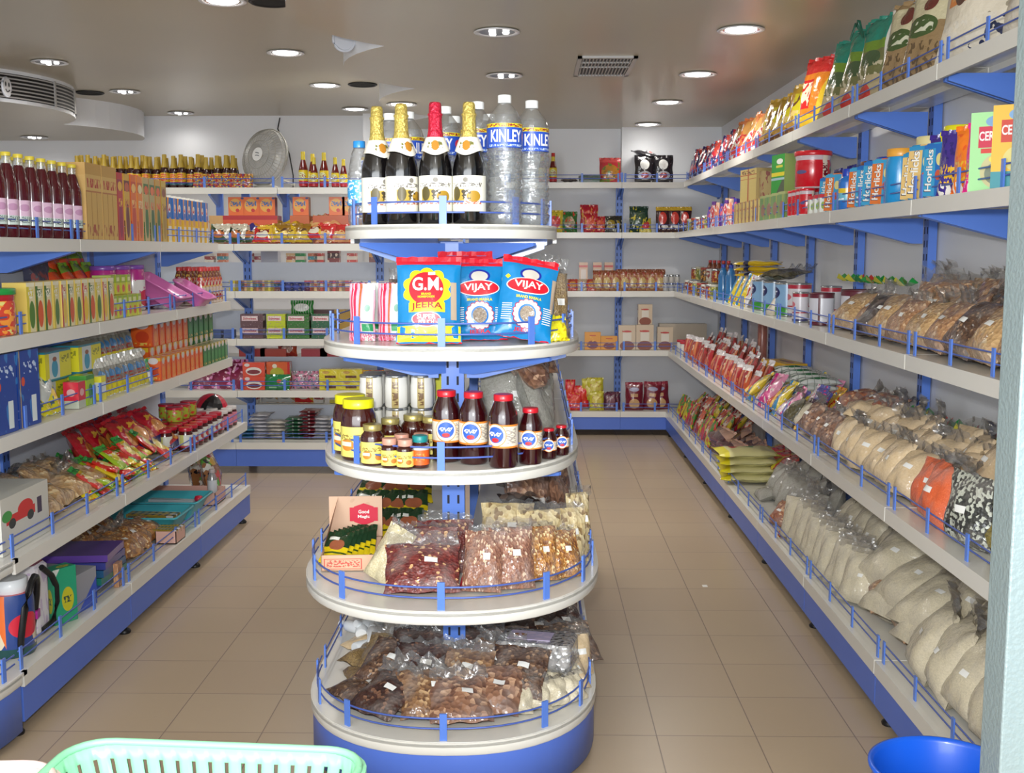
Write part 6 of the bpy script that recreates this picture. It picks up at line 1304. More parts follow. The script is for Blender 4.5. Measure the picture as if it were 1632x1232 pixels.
put('R', 3, aR(1612, 3, .08), .085, lettered_box('cereal_box', .15, .09, .218, CERO, LM(214, 170, 70), [('CERELAC', -.005, .152, .092, .026)], WHT), 'tall orange cereal box at the door frame edge', 'cereal box', yaw=52)
FOIL = lambda nm, c, c2: art(nm, c, [('blob', 8, .6, c2), ('band', .25, .5, c), ('scrib', 0, .2, 1, .5, 9, 9, .5, K(226, 176, 40)), ('scrib', .1, 0, .9, .18, 8, 8, .5, K(236, 230, 220)), ('band', .93, 1, c)], .2, .8, .3)
PF = {k: bigbag('refill_pouch', .11, .19, .045, v, 3, .005) for k, v in (('pink', FOIL('pf_pink', K(226, 40, 140), K(206, 30, 120))), ('orange', FOIL('pf_or', K(232, 120, 30), K(226, 90, 30))), ('purple', FOIL('pf_pur', K(60, 40, 130), K(40, 30, 110))), ('yellow', FOIL('pf_yel', K(222, 214, 40), K(90, 60, 140))))}
for k, px in (('pink', 1545), ('orange', 1526), ('purple', 1502), ('yellow', 1494), ('purple', 1478)):
    put('R', 3, aR(px, 3, .05), .055 + .012 * (px < 1500), PF[k], '%s foil pouch on the fourth level, %s' % (k, {1545: 'next to the green cereal box', 1526: 'right of the purple ones', 1502: 'below the big yellow lid, right', 1494: 'between the purple pouches', 1478: 'with a white sticker, left'}[px]), 'pouch', yaw=38, rx=-5)
def choc(nm, c, lid, c2=None): return jar('drink_jar', .046, .2, art(nm, c, [('blob', 6, .62, c2 or c), ('scrib', .1, .15, .9, .5, 8, 9, .55, K(226, 210, 150))], .3, .5), lid, None, .048, n=20, lidh=.03)
PYL = mat('bright_yellow_lid', rgb(230, 220, 30), .4, coat=.2); CRL = mat('cream_lid', rgb(226, 214, 156), .4, coat=.2); ORL = mat('orange_lid', rgb(224, 160, 60), .4, coat=.2); BLL = mat('royal_lid', rgb(30, 60, 170), .4, coat=.2)
put('R', 3, aR(1510, 3, .15), .16, choc('jar_yellow', K(206, 190, 60), PYL), 'large jar with bright yellow lid behind the purple pouches', 'jar', sc=1.18)
put('R', 3, aR(1468, 3, .14), .145, choc('jar_blue2', K(60, 150, 190), CRL), 'large jar with cream lid left of the yellow-lidded one', 'jar', sc=1.12)
HB = art('blue_jar_label', K(40, 140, 200), [('scrib', .15, .1, .3, .9, 9, 14, .48, K(236, 236, 236))], .3, .6)
p = jar('drink_jar', .05, .19, mat('azure_plastic', rgb(30, 140, 200), .25, coat=.6), ORL, None, .048, n=24, lidh=.028); put('R', 3, aR(1420, 3, .06), .065, p, 'azure blue waisted jar with orange lid, front of the fourth level', 'jar')
def horl(nm, c1, c2, txt='Horlicks'):
    pr_ = Proto('refill_pouch'); m = MB(); m.bbox(-.05, -.02, 0, .05, .02, .17, .012, art(nm, c1, [('vband', .55, 1, c2), ('ell', .75, .7, .16, .12, K(226, 214, 140)), ('ell', .7, .4, .14, .1, K(206, 90, 60)), ('band', .92, 1, c2)], .3, .6)); m.box(-.048, -.0205, .005, .048, -.0202, .165, art(nm, 0, []), None, None)
    m.text(txt, -.022, .085, .13, .03, WHT, None, .0215, rot=pi / 2 * .97); m.text(txt, -.024, .085, .134, .033, mat('text_navy', rgb(20, 30, 70), .5), None, .0210, rot=pi / 2 * .97)
    return pr_.single(m)
HP = [horl('hl_blue', K(60, 160, 206), K(30, 110, 190)), horl('hl_orange', K(226, 120, 50), K(60, 160, 206)), horl('hl_peach', K(226, 190, 120), K(40, 140, 190))]
for i, (px, k, d, sc) in enumerate(((1458, 2, .05, 1.05), (1446, 2, .05, .95), (1398, 1, .06, 1.0), (1384, 0, .055, 1.0), (1372, 0, .06, .95), (1360, 1, .06, .95), (1322, 1, .06, .95), (1312, 0, .06, .9))):
    put('R', 3, aR(px, 3, d), d, HP[k], 'blue and orange drink carton with slanted white word, %s' % ordw(i, 8, 'near'), 'drink carton', yaw=30, rx=-3, sc=sc, group='blue and orange drink cartons')
put('R', 3, aR(1480, 3, .04), .045, HP[0], 'pale blue drink carton left of the purple pouches', 'drink carton', yaw=20)
for i, (px, cl) in enumerate(((1440, ORL), (1400, BLL), (1375, mat('brown_lid', rgb(110, 60, 40), .4)))): put('R', 3, aR(px, 3, .16), .17, choc('jar_bl%d' % i, K(50, 140, 200), cl), 'blue drink jar with %s lid in the back row' % ('orange', 'royal blue', 'brown')[i], 'jar')
put('R', 3, aR(1341, 3, .05), .05, jar('squeezy_bottle', .036, .165, art('boost_blue', K(40, 110, 190), [('band', .5, .64, K(226, 190, 40)), ('band', .28, .5, K(110, 180, 200)), ('scrib', .2, .3, .8, .4, 9, 9, .5, K(230, 236, 240))], .25, .6), BLL, None, .022, n=20, lidh=.03), 'blue bottle-shaped jar with royal blue cap', 'jar')
row('R', 3, aR(1352, 3, .2), aR(1310, 3, .2), 3, .22, pouch('pouch', .14, .22, .06, art('dark_blue_pouch', K(40, 50, 130), [('blob', 4, .58, K(206, 110, 50))], .2, .8, .3), 4), 'dark blue and orange pouch behind the drink cartons, {o}', 'pouch', rx=-8)
# red tub on red tins
REDT = art('red_tub_print', K(206, 24, 40), [('band', .86, 1, K(206, 190, 196)), ('band', 0, .05, K(206, 200, 200)), ('ell', .5, .6, .1, .07, K(130, 170, 140)), ('ell', .8, .5, .12, .06, K(90, 90, 140)), ('vband', .22, .34, K(226, 214, 196)), ('scrib', .22, .25, .34, .75, 12, 16, .5, K(120, 30, 40))], .25, .6)
pt = jar('milk_tub', .082, .175, REDT, mat('red_tub_lid', rgb(206, 24, 40), .3, coat=.4), None, .088, n=28, lidh=.022, letter=None)
m = MB(); wp = cyl_warp(.083); m.text('Nestle', -.028, .09, .08, .02, WHT, wp, .0012, rot=pi / 2); pt.part('lettering', m)
P_rt = jar('milk_tin', .036, .125, REDT, mat('red_tub_lid', 0, 0), None, .037, n=20, lidh=.012)
m = MB(); wp = cyl_warp(.0365); m.text('Nestle', -.008, .06, .08, .018, WHT, wp, .001, rot=pi / 2); P_rt.part('lettering', m)
a_r = aR(1283, 3, .09)
put('R', 3, a_r, .10, pt, 'big red plastic tub stacked on smaller red tins', 'tub', z=.128, yaw=-20)
row('R', 3, a_r - .11, a_r + .13, 4, .05, P_rt, 'small red milk tin under and beside the big red tub, {o}', 'tin', yaw=-14); row('R', 3, a_r - .10, a_r + .10, 3, .14, P_rt, 'small red milk tin in the back row under the big tub, {o}', 'tin')
row('R', 3, aR(1306, 3, .04), aR(1290, 3, .04), 3, .03, carton('carton', .035, .03, .08, art('white_small', K(226, 226, 216), [('ell', .5, .4, .3, .2, K(150, 180, 80)), ('band', .8, 1, K(200, 40, 50))])), 'small white box in front of the red tins, {o}', 'box')
MIL = art('green_milo_box', K(30, 150, 40), [('ell', .62, .82, .24, .07, K(236, 236, 230)), ('rect', .35, .66, .85, .72, K(214, 204, 60)), ('band', .44, .54, K(222, 206, 20)), ('diag', .7, -.9, .28, K(70, 80, 56)), ('band', .34, .4, K(160, 190, 200))], .35)
put('R', 3, aR(1240, 3, .08), .10, carton('carton', .16, .1, .20, MIL, LM(140, 160, 90)), 'bright green box with white oval and yellow band', 'box', z=.135, yaw=12)
LG = art('green_small_cereal', K(120, 150, 90), [('vband', .3, .36, K(60, 150, 50)), ('vband', .64, .7, K(206, 196, 40)), ('ell', .5, .4, .3, .26, K(150, 110, 90)), ('band', .9, 1, K(170, 180, 110))], .4)
row('R', 3, aR(1251, 3, .06), aR(1221, 3, .06), 4, .06, carton('carton', .10, .08, .132, LG), 'small green and brown box under the bright green box, {o}', 'box', yaw=8)
CK = art('cream_kraft_box', K(206, 186, 110), [('vband', .46, .54, K(176, 90, 50)), ('band', .8, .83, K(176, 90, 50)), ('scrib', .1, .84, .9, .95, 12, 14, .5, K(120, 80, 50)), ('band', .68, .7, K(186, 110, 60))], .5)
put('R', 3, aR(1196, 3, .08), .09, carton('carton', .26, .1, .19, CK, LM(170, 150, 100)), 'wide cream box tied with brown lines on the fourth level', 'box', z=.125, yaw=10)
put('R', 3, aR(1214, 3, .12), .13, carton('carton', .16, .1, .24, art('brownish_box', K(170, 150, 100), [('blob', 5, .56, K(140, 80, 70))])), 'tall mottled tan box between the cream box and the green box', 'box', z=.05)
row('R', 3, aR(1214, 3, .06), aR(1178, 3, .06), 7, .06, carton('carton', .06, .09, .124, art('cream_stripe', K(206, 180, 110), [('vband', .35, .7, K(120, 80, 60)), ('blob', 6, .6, K(180, 120, 80))])), 'small cream and brown box in the lower row, {o}', 'box')
PB = [bottle('small_bottle', [(.024, 0), (.026, .006), (.026, .12), (.014, .15)], art('pb%d' % i, c, [('blob', 6, .55, c2)], .25, .6), (.016, .148, .17, c3), n=14) for i, (c, c2, c3) in enumerate(((K(90, 60, 150), K(206, 90, 110), LM(60, 50, 150)), (K(206, 120, 90), K(214, 206, 200), LM(214, 180, 150)), (K(176, 50, 60), K(206, 206, 214), LM(90, 40, 130))))]
row('R', 3, aR(1168, 3, .06), aR(1128, 3, .06), 7, .06, PB, 'small purple and orange bottle on the fourth level, {o}', 'bottle', sj=.1); row('R', 3, aR(1168, 3, .06), aR(1130, 3, .06), 6, .14, PB[::-1], 'small purple and orange bottle in the second row, {o}', 'bottle', z=.02, sj=.1)
GJ = [jar('spice_jar', .034, .10, art('gj%d' % i, c, [('blob', 5, .55, c2)], .3, .5), l, None, .034, n=16, lidh=.016) for i, (c, c2, l) in enumerate(((K(120, 130, 60), K(206, 190, 110), LM(190, 186, 170)), (K(150, 50, 40), K(206, 160, 60), SILV), (K(200, 196, 180), K(140, 60, 50), LM(206, 206, 200)), (K(90, 60, 40), K(190, 140, 60), LM(160, 60, 50))))]
row('R', 3, aR(1124, 3, .06), aR(1096, 3, .06), 5, .07, GJ, 'small spice jar near the corner, fourth level, {o}', 'jar')
# --- third level
pk = {k: gb(k, .26, .27, .1, tie=(k == 'pasta')) for k in ('pasta', 'snack', 'walnut', 'tamarind', 'brown')}
for j, (d, z, nm) in enumerate(((.09, .0, 'front row'), (.20, .03, 'middle row'), (.32, .06, 'back row'))):
    row('R', 2, 2.95, 4.30, 8, d, [pk['pasta'][j], pk['snack'][j], pk['pasta'][(j + 1) % 3], pk['brown'][j], pk['snack'][(j + 1) % 3]], 'clear bag of dry goods, middle right shelf, {o}, ' + nm, 'bag', rx=-30 + 6 * j, rj=8, yj=22, sj=.08, z=z + .01, sc=(.95, 1, .85))
put('R', 2, aR(1375, 2, .06), .08, pk['tamarind'][0], 'clear bag of dark dried fruit among the beige bags', 'bag', rx=-38, yaw=20, sc=.9, z=.01); put('R', 2, aR(1350, 2, .06), .10, pk['snack'][1], 'clear bag of pale snacks beside the dark fruit bag', 'bag', rx=-36, yaw=-10, sc=.9, z=.01)
put('R', 2, aR(1320, 2, .06), .10, pk['pasta'][2], 'clear bag of dry goods next to the tins', 'bag', rx=-42, yaw=10, sc=.9, z=.01)
m = MB()
for k in range(5):
    a = k * 1.3; m.add([(0, 0, 0), (.035 * cos(a), .03 * sin(a), .03), (.05 * cos(a + .5), .04 * sin(a + .5), .012), (.02 * cos(a + .9), .02 * sin(a + .9), .0)], [(0, 1, 2, 3)], (LM(40, 150, 70), LM(200, 60, 50), LM(40, 130, 60), LM(190, 180, 60), LM(30, 120, 60))[k])
P_tw = Proto('header_card').single(m)
row('R', 2, aR(1445, 2, .28), aR(1352, 2, .28), 7, .26, P_tw, 'green and red header card above the bags on the middle shelf, {o}', 'header card', z=.20, yj=60, sc=1.2)
MAR = mat('maroon_rim', rgb(90, 30, 44), .35, coat=.3)
TL = art('tin_label_maroon', K(206, 206, 214), [('band', .86, 1, K(96, 34, 50)), ('band', 0, .12, K(96, 34, 50)), ('ell', .3, .76, .09, .1, K(150, 190, 190)), ('vband', .72, .78, K(96, 50, 56))], .35, .3)
def tin(nm, r, h, lab, txt=None, rim=SILV, tm=None):
    pr_ = Proto('tin_can'); m = MB().lathe([(r, 0), (r, h)], 30, lab); pr_.part('body', m)
    m = MB().lathe([(r, 0), (r + .002, .002), (r, .005)], 30, rim, closed=False); pr_.part('bottom_rim', m); m = MB(); m.lathe([(r, h - .004), (r + .003, h), (r + .001, h + .004), (r - .004, h + .003), (r - .006, h - .002), (.001, h - .002)], 30, rim, closed=False); pr_.part('rim', m)
    if txt:
        m = MB(); wp = cyl_warp(r); m.text(txt, -.0, h * .5, r * 1.1, h * .14, tm or mat('teal_text', rgb(30, 80, 80), .5), wp, .0012); m.text(txt, -.0, h * .3, r * .7, h * .08, tm or mat('teal_text', 0), wp, .0012); pr_.part('lettering', m)
    return pr_
T1 = tin('t1', .088, .165, TL, 'SASTIA', MAR); put('R', 2, aR(1362, 2, .22), .24, T1, 'large white tin with maroon rim and green word', 'tin')
T2 = tin('t2', .056, .145, TL, None, MAR); put('R', 2, aR(1300, 2, .09), .11, T2, 'open-rimmed white and maroon tin in front of the large tin', 'tin', yaw=20)
RW = art('red_top_tin', K(214, 210, 216), [('band', .86, 1, K(176, 40, 60)), ('band', .3, .34, K(176, 40, 60)), ('ell', .5, .6, .2, .1, K(206, 110, 120)), ('band', 0, .1, K(60, 60, 110))], .35, .3)
put('R', 2, aR(1270, 2, .06), .07, tin('t3', .038, .14, RW), 'slim tin with red top in front', 'tin'); put('R', 2, aR(1268, 2, .16), .17, tin('t4', .062, .17, RW), 'wide tin with red top behind the slim one', 'tin'); put('R', 2, aR(1318, 2, .24), .25, tin('t5', .05, .165, RW), 'tin with red top behind, left of the large tin', 'tin')
BG = art('blue_green_tin', K(130, 170, 206), [('band', 0, .28, K(60, 150, 50)), ('ell', .5, .72, .22, .18, K(26, 34, 90)), ('scrib', .36, .66, .66, .78, 9, 9, .5, K(206, 214, 226))], .3, .4)
for i, px in enumerate((1246, 1226, 1208)): put('R', 2, aR(px, 2, .1), .12, tin('t6', .062, .17, BG), 'pale blue tin with green base, %s of three' % ('nearest', 'middle', 'farthest')[i], 'tin')
put('R', 2, aR(1228, 2, .05), .045, pouch('pouch', .12, .12, .05, art('white_pouch_r', K(214, 206, 186), [('blob', 4, .62, K(190, 180, 150))], .3, .6, .3), 3), 'cream pouch lying in front of the blue tins', 'pouch', rx=-35, yaw=20)
LP = art('long_packet', K(226, 224, 214), [('band', 0, .3, K(226, 190, 40)), ('vband', .2, .3, K(40, 50, 90)), ('band', .85, 1, K(206, 170, 60))], .25, .7, .2)
P_lp = pouch('long_packet', .30, .09, .03, LP, 4)
for i in range(3): put('R', 2, aR(1212, 2, .2), .17, P_lp, 'long white and yellow packet lying across the blue tins, %s' % ('lowest', 'middle', 'topmost')[i], 'packet', z=.19 + i * .035, rx=-80, yaw=60 + 8 * i)
put('R', 2, aR(1250, 2, .2), .20, gb('olive', .2, .3, .06)[0], 'clear bag of green leaves lying on the tins', 'bag', rx=-84, yaw=40, z=.20)
YBP = art('yellow_blue_packet', K(226, 200, 40), [('vband', 0, .25, K(50, 140, 190)), ('diag', .8, .5, .75, K(226, 222, 226)), ('blob', 5, .64, K(190, 60, 40))], .25, .7, .3)
row('R', 2, aR(1176, 2, .05), aR(1160, 2, .05), 3, .06, pouch('packet', .10, .2, .03, YBP, 4), 'yellow, white and blue packet leaning by the blue tins, {o}', 'packet', rx=-20, yaw=30, ry=14)
BBT = mat('blue_water', rgb(50, 120, 180), .15, coat=.7); P_bb = bottle('bottle', [(.034, 0), (.036, .01), (.036, .17), (.02, .215), (.012, .23)], BBT, (.016, .228, .25, BLL), n=16)
row('R', 2, aR(1158, 2, .1), aR(1146, 2, .1), 2, .12, P_bb, 'blue bottle among the small jars near the corner, {o}', 'bottle')
OIL = mat('oil_amber', rgb(150, 96, 30), .12, coat=.8); P_oil = bottle('bottle', [(.028, 0), (.03, .01), (.03, .17), (.014, .21), (.012, .23)], OIL, (.015, .23, .25, mat('navy_cap', rgb(30, 36, 80), .4)), (.0306, .04, .12, LM(206, 190, 120)), n=14)
row('R', 2, aR(1200, 2, .3), aR(1150, 2, .3), 5, .30, P_oil, 'amber oil bottle with dark cap at the back, {o}', 'bottle'); 
row('R', 2, aR(1142, 2, .1), aR(1100, 2, .1), 7, .08, GJ, 'small spice jar on the middle shelf near the corner, {o}, lower', 'jar', sc=1.0, sj=.1); row('R', 2, aR(1140, 2, .1), aR(1102, 2, .1), 7, .17, GJ[::-1], 'small spice jar in the second row near the corner, {o}, lower', 'jar', sj=.1)
row('R', 2, aR(1135, 2, .1), aR(1102, 2, .1), 5, .12, GJ[1:] + GJ[:1], 'small spice jar stacked above the others near the corner, {o}', 'jar', z=.115, sj=.08)
RO = bottle('bottle', [(.024, 0), (.026, .01), (.026, .15), (.012, .19)], mat('sauce_rust', rgb(130, 60, 24), .2, coat=.7), (.014, .19, .21, LM(200, 50, 50)), (.0266, .03, .11, LM(206, 180, 80)), n=14)
row('R', 2, aR(1148, 2, .2), aR(1120, 2, .2), 5, .25, RO, 'rust brown bottle with red cap behind the jars, {o}', 'bottle', z=.06)
# --- second level
wp_ = {k: gb(k, .21, .25, .1, tie=t) for k, t in (('flour', False), ('orange', True), ('bw', True), ('mung', False), ('walnut', False), ('red', False), ('olive', False), ('rice', False))}
put('R', 1, 3.22, .09, wp_['bw'][0], 'knotted clear bag of black and white speckled beans', 'bag', sc=(1.05, 1.1, 1.05), yaw=10)
put('R', 1, aR(1595, 1, .1) - .02, .12, wp_['mung'][0], 'clear bag of yellow-green lentils at the door frame edge', 'bag', rx=-40, yaw=15, z=.02); put('R', 1, 2.86, .30, wp_['bw'][1], 'knotted bag of speckled beans at the back near the frame', 'bag')
put('R', 1, 3.50, .085, wp_['orange'][0], 'knotted bag of orange lentils, front one', 'bag', sc=(1, 1.1, .95), yaw=-6, rx=-12); put('R', 1, 3.68, .12, wp_['orange'][1], 'knotted bag of orange lentils leaning behind the front one', 'bag', sc=(.8, 1, .85), yaw=12, rx=-18)
put('R', 1, aR(1540, 1, .24), .30, wp_['orange'][2], 'knotted bag of orange lentils at the back', 'bag', sc=.9, rx=-12)
for i, (d, z, nm) in enumerate(((.09, .0, 'front row'), (.20, .04, 'middle row'), (.32, .07, 'back row'))):
    row('R', 1, 3.86 - .12 * i, 4.62, 6 + i, d, wp_['flour'], 'clear bag of cream flour, second level, {o}, ' + nm, 'bag', rx=-26, rj=10, yj=25, sj=.08, z=z + .01, sc=(.82, 1, .85))
row('R', 1, 3.15, 3.6, 3, .30, wp_['flour'], 'clear bag of cream flour behind the orange lentils, {o}', 'bag', rx=-20, yj=20)
put('R', 1, aR(1380, 1, .2), .20, wp_['flour'][1], 'clear bag of cream flour lying across the others', 'bag', rx=-82, yaw=70, z=.17, sc=(.8, .9, 1))
row('R', 1, 4.66, 5.2, 4, .09, wp_['walnut'], 'clear bag of brown nuts, second level, {o}, front row', 'bag', rx=-30, rj=8, yj=20, sc=(.75, 1, .8), z=.01)
put('R', 1, aR(1256, 1, .06), .07, wp_['olive'][0], 'clear bag of olive green leaves among the brown nuts', 'bag', rx=-24, sc=(.55, .9, .8))
for j in range(3): row('R', 1, 4.68, 5.12, 4 - (j > 1), .20 + .07 * j, wp_['red'], 'shiny clear bag of red-brown nuts piled behind, {o}, %s' % ('lower tier', 'middle tier', 'upper tier')[j], 'bag', rx=-60, rj=8, yj=20, z=.04 + .055 * j, sc=(.75, .9, .85))
row('R', 1, 5.0, 5.45, 3, .1, wp_['rice'], 'clear bag of white pieces left of the brown nuts, {o}', 'bag', rx=-30, yj=20, sc=(.6, .8, .65), z=.01)
row('R', 1, 3.75, 4.55, 6, .40, P_tw, 'green header card behind the flour bags, {o}', 'header card', z=.19, yj=60, sc=1.3)
CP = [pouch('snack_packet', .09, .15, .04, art('colour_packet%d' % i, c, [('diag', .8, .5, .7, c2), ('blob', 6, .6, c3)], .22, .8, .4), 3 + i) for i, (c, c2, c3) in enumerate(((K(222, 110, 50), K(230, 180, 60), K(206, 50, 40)), (K(206, 40, 130), K(226, 150, 180), K(226, 220, 210)), (K(214, 204, 206), K(90, 90, 160), K(206, 60, 120)), (K(50, 140, 190), K(226, 200, 60), K(220, 220, 226))))]
heap('R', 1, 5.42, 6.60, 9, [.07, .18, .30], 2, .04, CP, 'pink, orange and blue snack packet', 'snack packet', rx=-42, sc=1.1)
NR = art('noodle_roll', K(216, 220, 214), [('band', .25, .5, K(20, 110, 60)), ('band', .75, .86, K(20, 110, 60)), ('stripe', 'u', 6, .12, K(160, 170, 160))], .3, .6, .2)
P_nr = pouch('noodle_pack', .22, .10, .04, NR, 3)
for q in range(4): row('R', 1, 5.75, 6.35, 4, .30, P_nr, 'white and green noodle pack, {o}, %s' % LAY[q], 'noodle pack', z=.08 + .034 * q, rx=-82, yaw=84, yj=6)
RP = [pouch('biscuit_packet', .09, .18, .045, art('red_cream_packet%d' % i, c, [('vband', .3, .6, c2), ('blob', 5, .62, c3), ('band', .88, 1, K(226, 220, 220))], .22, .8, .4), 5 + i) for i, (c, c2, c3) in enumerate(((K(176, 40, 44), K(214, 140, 110), K(190, 100, 50)), (K(196, 90, 50), K(150, 30, 40), K(220, 190, 150)), (K(150, 50, 40), K(206, 120, 70), K(190, 50, 60))))]
row('R', 1, 6.5, 9.1, 22, .07, RP, 'red and brown biscuit packet, second level, {o}, front row', 'biscuit packet', rx=-16, rj=8, yj=18, yaw=15, sj=.08)
row('R', 1, 6.6, 9.0, 16, .18, RP[::-1], 'red and brown biscuit packet, {o}, middle row', 'biscuit packet', rx=-20, rj=8, yj=18, sj=.08, z=.03)
row('R', 1, 7.4, 9.0, 10, .29, RP, 'red and brown biscuit packet, {o}, back row with white ends', 'biscuit packet', rx=-12, rj=8, yj=18, sj=.08, z=.06)
put('R', 1, 6.75, .33, carton('box', .34, .14, .15, art('yellow_brown_box', K(222, 176, 40), [('ell', .5, .6, .3, .14, K(120, 60, 40)), ('ell', .72, .5, .1, .1, K(206, 60, 40))], .35)), 'yellow box with a brown word at the back of the second level', 'box', z=.05, yaw=12)
row('R', 1, 9.25, 9.45, 2, .08, jar('cream_jar', .045, .12, LM(216, 214, 206), mat('crimson_lid', rgb(176, 30, 50), .4), None, .046, n=16), 'white jar with dark red lid near the corner, {o}', 'jar')
put('R', 1, 7.55, .36, MB().lathe([(.03, 0), (.03, .46)], 14, mat('copper_roll', rgb(150, 90, 80), .4)) and Proto('paper_roll').single(MB().lathe([(.03, 0), (.032, .004), (.032, .43), (.03, .434)], 16, art('roll_print', K(156, 96, 84), [('blob', 6, .6, K(190, 130, 110))]))), 'tall slim brown roll standing at the back of the second level', 'roll')
# --- base deck
fb = {k: gbag_ for k, gbag_ in ((k, gb(k, .28, .34, .13)) for k in ('rice', 'grey', 'flour', 'walnut', 'snack'))}
row('R', 0, 2.84, 3.58, 5, .11, fb['rice'], 'large sagging clear bag of pale rice, base deck, {o}, front row', 'bag', rx=-24, rj=8, yj=20, z=.012, sc=(.95, 1.15, .9)); row('R', 0, 2.84, 3.6, 4, .26, fb['rice'][1:], 'large clear bag of pale goods at the back of the base deck, {o}', 'bag', rx=-30, rj=8, yj=20, z=.12, sc=(1, 1, .85))
for i in range(4): put('R', 0, 3.72 + .16 * i, .12 + .02 * (i % 2), fb['snack'][i % 3] if i % 2 else fb['rice'][i % 3], 'printed clear bag with dark strokes lying on the base deck, %s' % ordw(i, 4, 'near'), 'bag', rx=-62, yaw=[14, -8, 20, -14][i], z=.05, sc=(.95, 1, .95), group='printed clear bags')
row('R', 0, 3.75, 4.25, 3, .30, fb['rice'], 'large clear bag of rice at the back behind the printed bags, {o}', 'bag', rx=-50, rj=8, yj=20, z=.10)
row('R', 0, 4.32, 5.32, 10, .10, fb['rice'], 'clear bag of rice standing like a book on the base deck, {o}', 'bag', rx=-20, rj=5, yj=8, yaw=38, sc=(.62, .7, .72), z=.01)
row('R', 0, 4.35, 5.3, 7, .29, fb['rice'][1:], 'clear bag of rice in the back row of the base deck, {o}', 'bag', rx=-26, rj=8, yj=20, sc=(.62, .7, .72), z=.05)
put('R', 0, aR(1240, 0, .06), .08, wp_['red'][0], 'brown clear bag with red sachet at the rail of the base deck', 'bag', rx=-30, yaw=20, sc=(.65, .9, .65)); put('R', 0, aR(1256, 0, .06) , .04, P_rys, 'red and yellow sachet beside the brown bag on the base deck', 'sachet', rx=-30, sc=.7)
row('R', 0, 5.50, 6.30, 6, .20, fb['grey'], 'rounded grey film bag, base deck, {o}, front', 'bag', rx=-26, rj=6, yj=15, yaw=25, sc=(.55, .8, .68), z=.01); row('R', 0, 5.55, 6.3, 4, .34, fb['grey'][1:], 'rounded grey film bag in the back row, {o}', 'bag', rx=-20, yj=20, sc=(.6, .8, .7), z=.03)
put('R', 0, 6.25, .10, fb['grey'][0], 'flat grey film bag low at the rail beside the cream packs', 'bag', rx=-70, sc=(.6, .6, .5), z=.01)
NP = art('cream_noodle', K(214, 208, 150), [('vband', 0, .16, K(222, 210, 40)), ('ell', .3, .7, .07, .2, K(190, 60, 50)), ('ell', .55, .7, .1, .24, K(60, 130, 50)), ('vband', .9, 1, K(206, 196, 60))], .3, .6, .15)
P_np = pouch('noodle_pack', .40, .26, .055, NP, 4)
for q in range(4): put('R', 0, 6.62 + .02 * q, .15, P_np, 'long cream and yellow noodle pack, %s of the stack' % ('lowest', 'second', 'third', 'topmost')[q], 'noodle pack', z=.03 + q * .045, rx=-86, yaw=86 + 3 * q, sc=(.95, 1, .9), group='stack of cream noodle packs')
YN = pouch('packet', .3, .16, .04, art('yellow_red_packet', K(222, 206, 30), [('diag', .7, .6, .75, K(206, 60, 60)), ('blob', 4, .6, K(150, 50, 60))], .25, .7, .3), 3)
row('R', 0, 6.75, 7.1, 3, .33, YN, 'yellow and red packet at the back behind the cream packs, {o}', 'packet', rx=-70, yj=20, z=.10)
DB = pouch('packet', .3, .12, .045, art('dark_cream_bar', K(80, 34, 40), [('diag', .3, 1, .75, K(190, 150, 130)), ('band', .1, .2, K(120, 50, 60))], .25, .7, .3), 5)
heap('R', 0, 7.2, 7.9, 5, [.10, .26], 3, .04, [DB], 'dark brown packet with cream stripe', 'packet', rx=-55, rj=8, yj=12)
SP2 = [pouch('snack_packet', .12, .18, .045, art('ryg_packet%d' % i, c, [('diag', .7, .6, .8, c2), ('blob', 5, .6, c3)], .22, .8, .4), 4 + i) for i, (c, c2, c3) in enumerate(((K(190, 30, 60), K(206, 180, 40), K(60, 130, 50)), (K(206, 196, 40), K(70, 140, 50), K(206, 60, 50)), (K(150, 30, 50), K(206, 90, 60), K(216, 200, 180))))]
row('R', 0, 7.95, 9.5, 13, .08, SP2[1:] + SP2[:1], 'yellow, green and red packet, base deck, {o}, front row', 'snack packet', rx=-24, rj=8, yj=18, sj=.08); row('R', 0, 8.0, 9.55, 11, .20, [SP2[0], SP2[2]], 'dark red packet, base deck, {o}, middle row', 'snack packet', rx=-30, rj=8, yj=18, z=.04); row('R', 0, 8.0, 9.5, 9, .32, [SP2[2], SP2[0]], 'dark red packet, base deck, {o}, back row', 'snack packet', rx=-40, rj=8, yj=18, z=.08)

# ================================================================== back wall, right part
b2 = aBR
for i, px in enumerate((864, 881)): put('BR', 4, b2(px, 9.9), .1 + .02 * i, P_redb, 'ketchup bottle with red cap on the back wall top shelf, %s of two' % ('left', 'right')[i], 'ketchup bottle', sc=1.0)
put('BR', 4, b2(906), .1, pouch('packet', .15, .11, .03, art('grey_dark_pack', K(110, 100, 100), [('blob', 4, .55, K(60, 50, 60))], .3, .5, .3), 3), 'low grey packet right of the red-capped bottles', 'packet', rx=-82, z=.02)
for q in range(3): put('BR', 4, b2(938), .12, carton('flat_pack', .17, .14, .02, art('green_flat%d' % (q % 2), K(70, 100, 80), [('blob', 4, .55, K(110, 110, 110))])), 'flat green-grey pack, %s of its stack on the top shelf' % ('lowest', 'middle', 'topmost')[q], 'packet', z=.021 * q, yaw=4 * q)
FRB = art('fruit_print_bag', K(190, 50, 60), [('ell', .5, .42, .42, .34, K(190, 130, 50)), ('blob', 6, .6, K(110, 130, 50)), ('band', .86, 1, K(206, 80, 80))], .22, .8, .4)
put('BR', 4, b2(970), .1, pouch('snack_bag', .19, .205, .06, FRB, 3), 'red bag with round fruit print on the back wall top shelf', 'snack bag', rx=-6)
